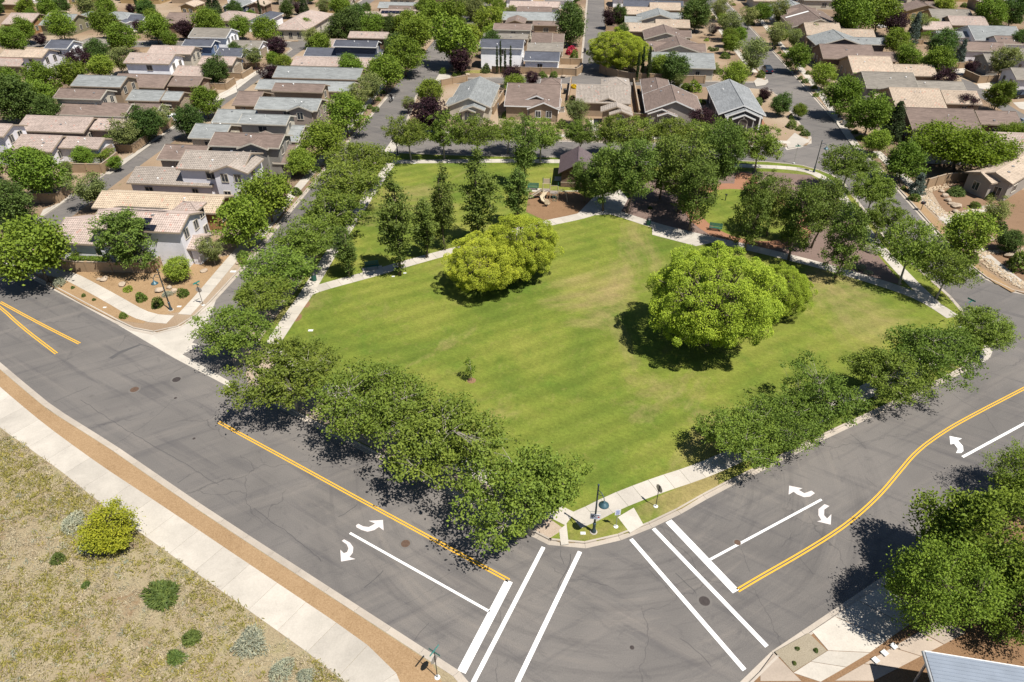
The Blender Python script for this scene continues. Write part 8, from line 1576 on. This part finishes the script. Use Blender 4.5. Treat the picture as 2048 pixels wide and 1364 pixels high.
for i, (p, w, lab) in enumerate((((5.73, 36.18), .42, 'white utility cover in the grass at the near lamp'), ((-23.10, 64.98), .55, 'pale utility cover in the lawn near the left path'), ((-15.35, 77.27), .38, 'left white sprinkler cover below the bench path'), ((-13.96, 78.13), .38, 'right white sprinkler cover below the bench path'), ((-17.16, 116.73), .4, 'white cover at the back edge of the lawn'),
                                 ((-40.18, 70.06), .5, 'white utility cover on the corner yard'), ((-36.46, 78.53), .75, 'white utility cover on the park street verge'), ((-49.08, 69.86), .4, 'small white cover on the corner verge'))):
    m = MB(); m.box(0, 0, 0, w, w * .65, .035); m.box(0, 0, .035, w * .86, w * .5, .008)
    tag(m.build('utility_cover', 'lid', None, False, (p[0], p[1], TOP + .012)), lab, 'cover')
for i, p in enumerate([(24.69, 25.45), (25.53, 25.96), (26.39, 26.46)]):
    m = MB(); m.box(0, 0, -.05, .34, .34, .16, .5); m.box(0, 0, .11, .4, .4, .05, .5)
    tag(m.build('seat_block', 'lid', None, False, (p[0], p[1], TOP)), ['nearest the bottom edge', 'in the middle', 'farthest from the bottom edge'][i] + ': square pale concrete block in the shaded bed', 'block')
# short marker post in the small lawn circle
(mx, my) = (33.55, 100.95)
m = MB(); m.tube([(0, 0, 0), (0, 0, 1.0)], .07, 8); m.box(0, 0, .95, .3, .3, .12)
tag(m.build('marker_post', 'black_plastic', None, False, (mx, my, TOP)), 'dark exercise marker post at the edge of the small round lawn', 'post')

# ------------------------------------------------------------------ playground
def playground():
    (px, py) = (5.63, 101.75)
    root = thing('play_structure', 'tan and green playground structure with slides and climbing arch', 'playground', (px, py, TOP), -.05)
    for x, y, h in ((-.8, .8, 3.1), (.35, .8, 3.1), (-.8, -.35, 2.6), (.35, -.35, 2.6), (1.6, .75, 2.3), (1.6, -.3, 2.1)):
        m = MB(); m.tube([(x, y, -.05), (x, y, h)], .055, 8); m.lathe([(.07, h), (.06, h + .06)], 8, (x, y, 0)); m.build('post', 'bench_green' if y > .5 else 'play_tan', root)
    m = MB(); m.box(-.22, .22, 1.25, 1.2, 1.2, .09); m.build('deck', 'play_grey', root)
    m = MB(); m.box(1.0, .22, .95, 1.2, 1.1, .09); m.build('deck', 'play_grey', root)
    for (x0, y0), (x1, y1), z in (((-.8, .8), (.35, .8), 1.4), ((.35, .8), (1.6, .75), 1.1), ((-.8, -.35), (-.8, .8), 1.4)):
        m = MB()
        m.tube([(x0, y0, z + .75), (x1, y1, z + .75)], .028, 6)
        for k in range(5): t = (k + .5) / 5; m.tube([(x0 + (x1 - x0) * t, y0 + (y1 - y0) * t, z), (x0 + (x1 - x0) * t, y0 + (y1 - y0) * t, z + .75)], .016, 5)
        m.build('guard_rail', 'play_tan', root)
    m = MB(); m.box(-.22, .84, 2.2, 1.05, .07, .75); m.build('roof_panel', 'play_tan', root)
    def slide(path, w, mat, name):
        m = MB(); a = offset_line([(p[0], p[1]) for p in path], w / 2); b = offset_line([(p[0], p[1]) for p in path], -w / 2)
        for i in range(len(path) - 1):
            z0, z1 = path[i][2], path[i + 1][2]
            m.hexa([(*b[i], z0 - .06), (*b[i + 1], z1 - .06), (*a[i + 1], z1 - .06), (*a[i], z0 - .06)], [(*b[i], z0), (*b[i + 1], z1), (*a[i + 1], z1), (*a[i], z0)])
        s = m.build(name, mat, root)
        for ed in (a, b): q = MB(); q.tube([(*ed[i], path[i][2] + .12) for i in range(len(path))], .07, 6); q.build('slide_rim', 'play_tan', s)
    slide([(-.3, -.35, 1.3), (-.55, -.8, 1.05), (-.9, -1.3, .8), (-.7, -1.9, .5), (-.2, -2.2, .28), (.25, -2.5, .2)], .55, 'play_tan', 'curved_slide')
    slide([(-.85, .2, 1.3), (-1.5, .1, .95), (-2.2, 0, .5), (-2.7, -.1, .22), (-3.0, -.12, .2)], .7, 'play_grey', 'ramp_slide')
    m = MB()
    for s in (-.28, .28):
        m.tube([(1.6, .1 + s, 1.05), (2.0, .05 + s, 1.5), (2.5, -.15 + s, 1.5), (2.95, -.5 + s, .9), (3.1, -.75 + s, 0)], .045, 6)
    ar = m.build('climbing_arch', 'play_tan', root)
    for t in range(6):
        x, y, z = [(1.8, .08, 1.3), (2.2, -.02, 1.53), (2.55, -.18, 1.45), (2.8, -.36, 1.15), (2.98, -.55, .8), (3.06, -.66, .4)][t]
        m = MB(); m.tube([(x, y - .28, z), (x, y + .28, z)], .03, 5); m.build('rung', 'play_tan', ar)
    m = MB(); m.tube([(1.2, -.4, 1.0), (1.3, -.9, .6), (1.35, -1.2, 0)], .03, 5); m.tube([(.8, -.4, 1.0), (.85, -.9, .6), (.85, -1.2, 0)], .03, 5)
    for k in range(4): m.tube([(.82 + .02 * k, -.5 - .2 * k, .95 - .26 * k), (1.24 + .03 * k, -.5 - .2 * k, .95 - .26 * k)], .024, 5)
    m.build('ladder', 'bench_green', root)
    (qx, qy) = (5.32, 98.68)
    r2 = thing('spring_rider', 'tan oval play panel on a spring in front of the play structure', 'play panel', (qx, qy, TOP), .4)
    m = MB(); m.tube([(0, 0, 0), (0, 0, .4)], .1, 8); m.build('spring', 'iron', r2)
    m = MB(); m.tube([(.05, -.06, .78), (.05, .06, .78)], .42, 18); m.build('panel', 'play_tan', r2)
    m = MB(); m.tube([(-.2, 0, .45), (.3, 0, .45)], .05, 6); m.build('footrest', 'play_grey', r2)
playground()

# ------------------------------------------------------------------ vehicles
def car(pos, an, paint, label, suv=False):
    root = thing('parked_car', label, 'car', (pos[0], pos[1], .0), an)
    h = 1.62 if suv else 1.42
    prof = [(-2.2, .32), (-2.22, .75), (-1.9, .95), (-1.35, 1.0), (-.75, h - .05), (.9, h), (1.75, 1.05 if not suv else 1.2), (2.2, .98), (2.25, .4), (2.1, .3)]
    def shell(pr, w0, w1):
        m = MB(); n = len(pr)
        def wd(z): return w0 if z < 1.0 else w0 - (w0 - w1) * (z - 1.0) / (h - 1.0)
        i = m.add([(x, -wd(z), z) for x, z in pr] + [(x, wd(z), z) for x, z in pr])
        m.f += [tuple(range(i, i + n)), tuple(range(i + 2 * n - 1, i + n - 1, -1))] + [(i + (k + 1) % n, i + k, i + n + k, i + n + (k + 1) % n) for k in range(n)]
        return m
    shell(prof, .9, .68).build('body', paint, root)
    for s in (-1, 1):
        m = MB(); y = s * .80
        for q in ([(-1.2, 1.02), (-.72, h - .12), (.05, h - .1), (.05, 1.02)], [(.12, 1.02), (.12, h - .1), (.85, h - .08), (1.5, 1.06)]):
            m.face([(x, s * (.905 - .22 * (z - 1.0) / (h - 1.0) + .006), z) for x, z in (q if s < 0 else q[::-1])])
        m.build('side_window', 'glass', root)
    for nm, q in (('windscreen', [(-1.34, 1.03), (-.79, h - .06)]), ('rear_window', [(.96, h - .01), (1.7, 1.1 if not suv else 1.25)])):
        m = MB(); (x0, z0), (x1, z1) = q; m.face([(x0 - .012, -.66, z0 + .02), (x0 - .012, .66, z0 + .02), (x1 - .012, .58, z1 + .02), (x1 - .012, -.58, z1 + .02)] if nm == 'windscreen' else [(x0 + .01, -.58, z0 + .02), (x0 + .01, .58, z0 + .02), (x1 + .01, .64, z1 + .02), (x1 + .01, -.64, z1 + .02)]); m.build(nm, 'glass', root)
    for x in (-1.4, 1.4):
        for s in (-1, 1):
            w = link('wheel', None, root, (x, s * .8, .33))
            m = MB(); m.tube([(0, -.11, 0), (0, .11, 0)], .33, 16); m.build('tyre', 'tyre', w)
            m = MB(); m.tube([(0, s * .1, 0), (0, s * .125, 0)], .2, 12); m.build('rim', 'galv', w)
    for s in (-1, 1):
        m = MB(); m.box(-2.2, s * .62, .66, .06, .34, .14); m.build('headlight', 'lid', root)
        m = MB(); m.box(2.22, s * .66, .74, .06, .28, .16); m.build('tail_light', 'sign_red', root)
ga = math.atan2(.995, .104)
car((63.44, 178.38), ga + math.pi + .05, 'car_blue', 'dark blue car parked on the right-hand street', True)
car((-69.25, 140.30), .4, 'car_white', 'white car half hidden beside the round tree by the alley')
car((-69.73, 129.58), ga, 'car_silver', 'silver car behind the box hedge by the alley', True)
car((113.15, 156.48), .3, 'car_black', 'dark car in a driveway at the right edge', True)
car((115.59, 231.13), .4, 'car_white', 'white car parked beside the dark purple tree, upper right')
car((102.07, 136.71), 0, 'car_silver', 'pale vehicle beside the dark-walled house at the right edge', True)

# ------------------------------------------------------------------ motorcyclist and dog
def skin_obj(name, mat, pts, edges, parent=None, sub=1):
    """pts: (x, y, z, radius); grows one continuous surface over the joints"""
    me = bpy.data.meshes.new(name); me.from_pydata([p[:3] for p in pts], edges, []); me.update()
    o = link(name, me, parent)
    sk = o.modifiers.new('skin', 'SKIN'); sk.use_smooth_shade = True
    for v, p in zip(me.skin_vertices[0].data, pts): v.radius = (p[3], p[3])
    me.skin_vertices[0].data[0].use_root = True
    sb = o.modifiers.new('smooth', 'SUBSURF'); sb.levels = sub; sb.render_levels = sub
    me.materials.append(MAT[mat])
    return o
(rx, ry) = (-26.51, 153.82)
an = math.atan2(-1, -.12)       # riding towards the viewer
bike = thing('motorcycle', 'dark motorcycle riding down the tree-lined street', 'motorcycle', (rx, ry, 0), an)
for x in (-.72, .75):
    w = link('wheel', None, bike, (x, 0, .31))
    m = MB()
    ringp = [(.26 * math.cos(2 * math.pi * k / 20), 0, .26 * math.sin(2 * math.pi * k / 20)) for k in range(21)]
    m.tube(ringp, .06, 8, False); m.build('tyre', 'tyre', w)
    m = MB(); m.tube([(0, -.05, 0), (0, .05, 0)], .09, 10)
    for k in range(5): m.tube([(0, 0, 0), (.22 * math.cos(1.256 * k), 0, .22 * math.sin(1.256 * k))], .018, 4)
    m.build('rim', 'galv', w)
m = MB(); m.tube([(-.45, 0, .42), (0, 0, .38), (.35, 0, .45)], [.14, .2, .14], 10); m.build('engine', 'galv', bike)
m = MB(); m.tube([(-.05, 0, .75), (.15, 0, .8), (.4, 0, .74)], [.08, .17, .1], 10); m.build('fuel_tank', 'car_black', bike, True)
m = MB(); m.tube([(-.75, 0, .72), (-.4, 0, .70), (-.05, 0, .74)], [.08, .15, .1], 10); m.build('seat', 'black_plastic', bike, True)
m = MB(); [m.tube([(.52, s * .09, .95), (.75, s * .09, .31)], .03, 6) for s in (-1, 1)]; m.build('fork', 'galv', bike)
m = MB(); m.tube([(.36, -.42, 1.02), (.48, -.2, 1.03), (.5, .2, 1.03), (.36, .42, 1.02)], .02, 6); m.build('handlebar', 'iron', bike)
m = MB(); m.lathe([(.02, 0), (.1, .03), (.1, .1)], 12, (.58, 0, .82)); m.build('headlight', 'lid', bike)
m = MB(); [m.tube([(-.8, s * .2, .3), (.1, s * .2, .28)], .045, 8) for s in (-1, 1)]; m.build('exhaust', 'galv', bike)
m = MB(); [m.box(-.62, s * .28, .48, .4, .16, .28) for s in (-1, 1)]; m.build('saddlebag', 'lid', bike)
rider = thing('person', 'motorcycle rider in dark clothes and helmet on the tree-lined street', 'person', (rx, ry, 0), an)
pts = [(-.2, 0, .86, .15), (-.16, 0, 1.08, .15), (-.1, 0, 1.32, .17), (-.06, 0, 1.46, .07), (-.04, 0, 1.62, .10),
       (-.08, .2, 1.38, .08), (.12, .32, 1.16, .06), (.38, .36, 1.05, .045), (-.08, -.2, 1.38, .08), (.12, -.32, 1.16, .06), (.38, -.36, 1.05, .045),
       (-.12, .13, .82, .12), (.28, .25, .72, .09), (.06, .24, .34, .065), (.18, .25, .25, .05), (-.12, -.13, .82, .12), (.28, -.25, .72, .09), (.06, -.24, .34, .065), (.18, -.25, .25, .05)]
skin_obj('body', 'cloth_black', pts, [(0, 1), (1, 2), (2, 3), (3, 4), (2, 5), (5, 6), (6, 7), (2, 8), (8, 9), (9, 10), (0, 11), (11, 12), (12, 13), (13, 14), (0, 15), (15, 16), (16, 17), (17, 18)], rider, 2)
m = MB(); m.lathe([(.06, -.13), (.12, -.1), (.145, 0), (.13, .09), (.07, .145), (.01, .155)], 14, (-.03, 0, 1.64)); hm = m.build('helmet', 'car_black', rider, True)
m = MB(); m.box(.09, 0, 1.58, .06, .2, .1); m.build('visor', 'glass', hm)
for s in (-1, 1):
    hand = []; ed = []
    hand.append((.37, s * .37, 1.05, .03)); hand.append((.42, s * .375, 1.05, .034))
    ed.append((0, 1))
    for k in range(4):
        i = len(hand); y = s * (.345 + .02 * k); hand += [(.455, y, 1.06, .011), (.475, y, 1.04, .010), (.46, y, 1.015, .009)]; ed += [(1, i), (i, i + 1), (i + 1, i + 2)]
    i = len(hand); hand += [(.43, s * .335, 1.03, .012), (.455, s * .33, 1.01, .010)]; ed += [(1, i), (i, i + 1)]
    skin_obj('glove', 'black_plastic', hand, ed, rider, 1)
(dx_, dy_) = (36.60, 73.29)
dog = thing('dog', 'small white dog with dark legs standing on the lawn beside the chartreuse tree', 'dog', (dx_, dy_, TOP + .012), .15)
dp = [(-.22, 0, .40, .10), (-.02, 0, .40, .11), (.2, 0, .42, .125), (.32, 0, .54, .075), (.41, 0, .61, .085), (.53, 0, .57, .045),
      (-.25, .08, .30, .065), (-.20, .09, .2, .042), (-.28, .09, .12, .026), (-.25, .09, .02, .028), (-.25, -.08, .30, .065), (-.20, -.09, .2, .042), (-.28, -.09, .12, .026), (-.25, -.09, .02, .028),
      (.2, .09, .3, .05), (.22, .09, .15, .03), (.24, .09, .02, .028), (.2, -.09, .3, .05), (.22, -.09, .15, .03), (.24, -.09, .02, .028), (-.34, 0, .46, .03), (-.43, 0, .58, .018)]
skin_obj('body', 'fur_white', dp, [(0, 1), (1, 2), (2, 3), (3, 4), (4, 5), (0, 6), (6, 7), (7, 8), (8, 9), (0, 10), (10, 11), (11, 12), (12, 13), (2, 14), (14, 15), (15, 16), (2, 17), (17, 18), (18, 19), (0, 20), (20, 21)], dog, 2)
for s in (-1, 1):
    m = MB(); m.tube([(.39, s * .05, .67), (.36, s * .10, .63), (.37, s * .115, .55)], [.02, .035, .012], 6); m.build('ear', 'fur_dark', dog)
m = MB(); m.lathe([(.004, -.02), (.02, 0), (.004, .02)], 8, (.575, 0, .575)); m.build('nose', 'fur_dark', dog)
for s in (-1, 1): m = MB(); m.lathe([(.002, -.012), (.012, 0), (.002, .012)], 6, (.475, s * .05, .635)); m.build('eye', 'fur_dark', dog)
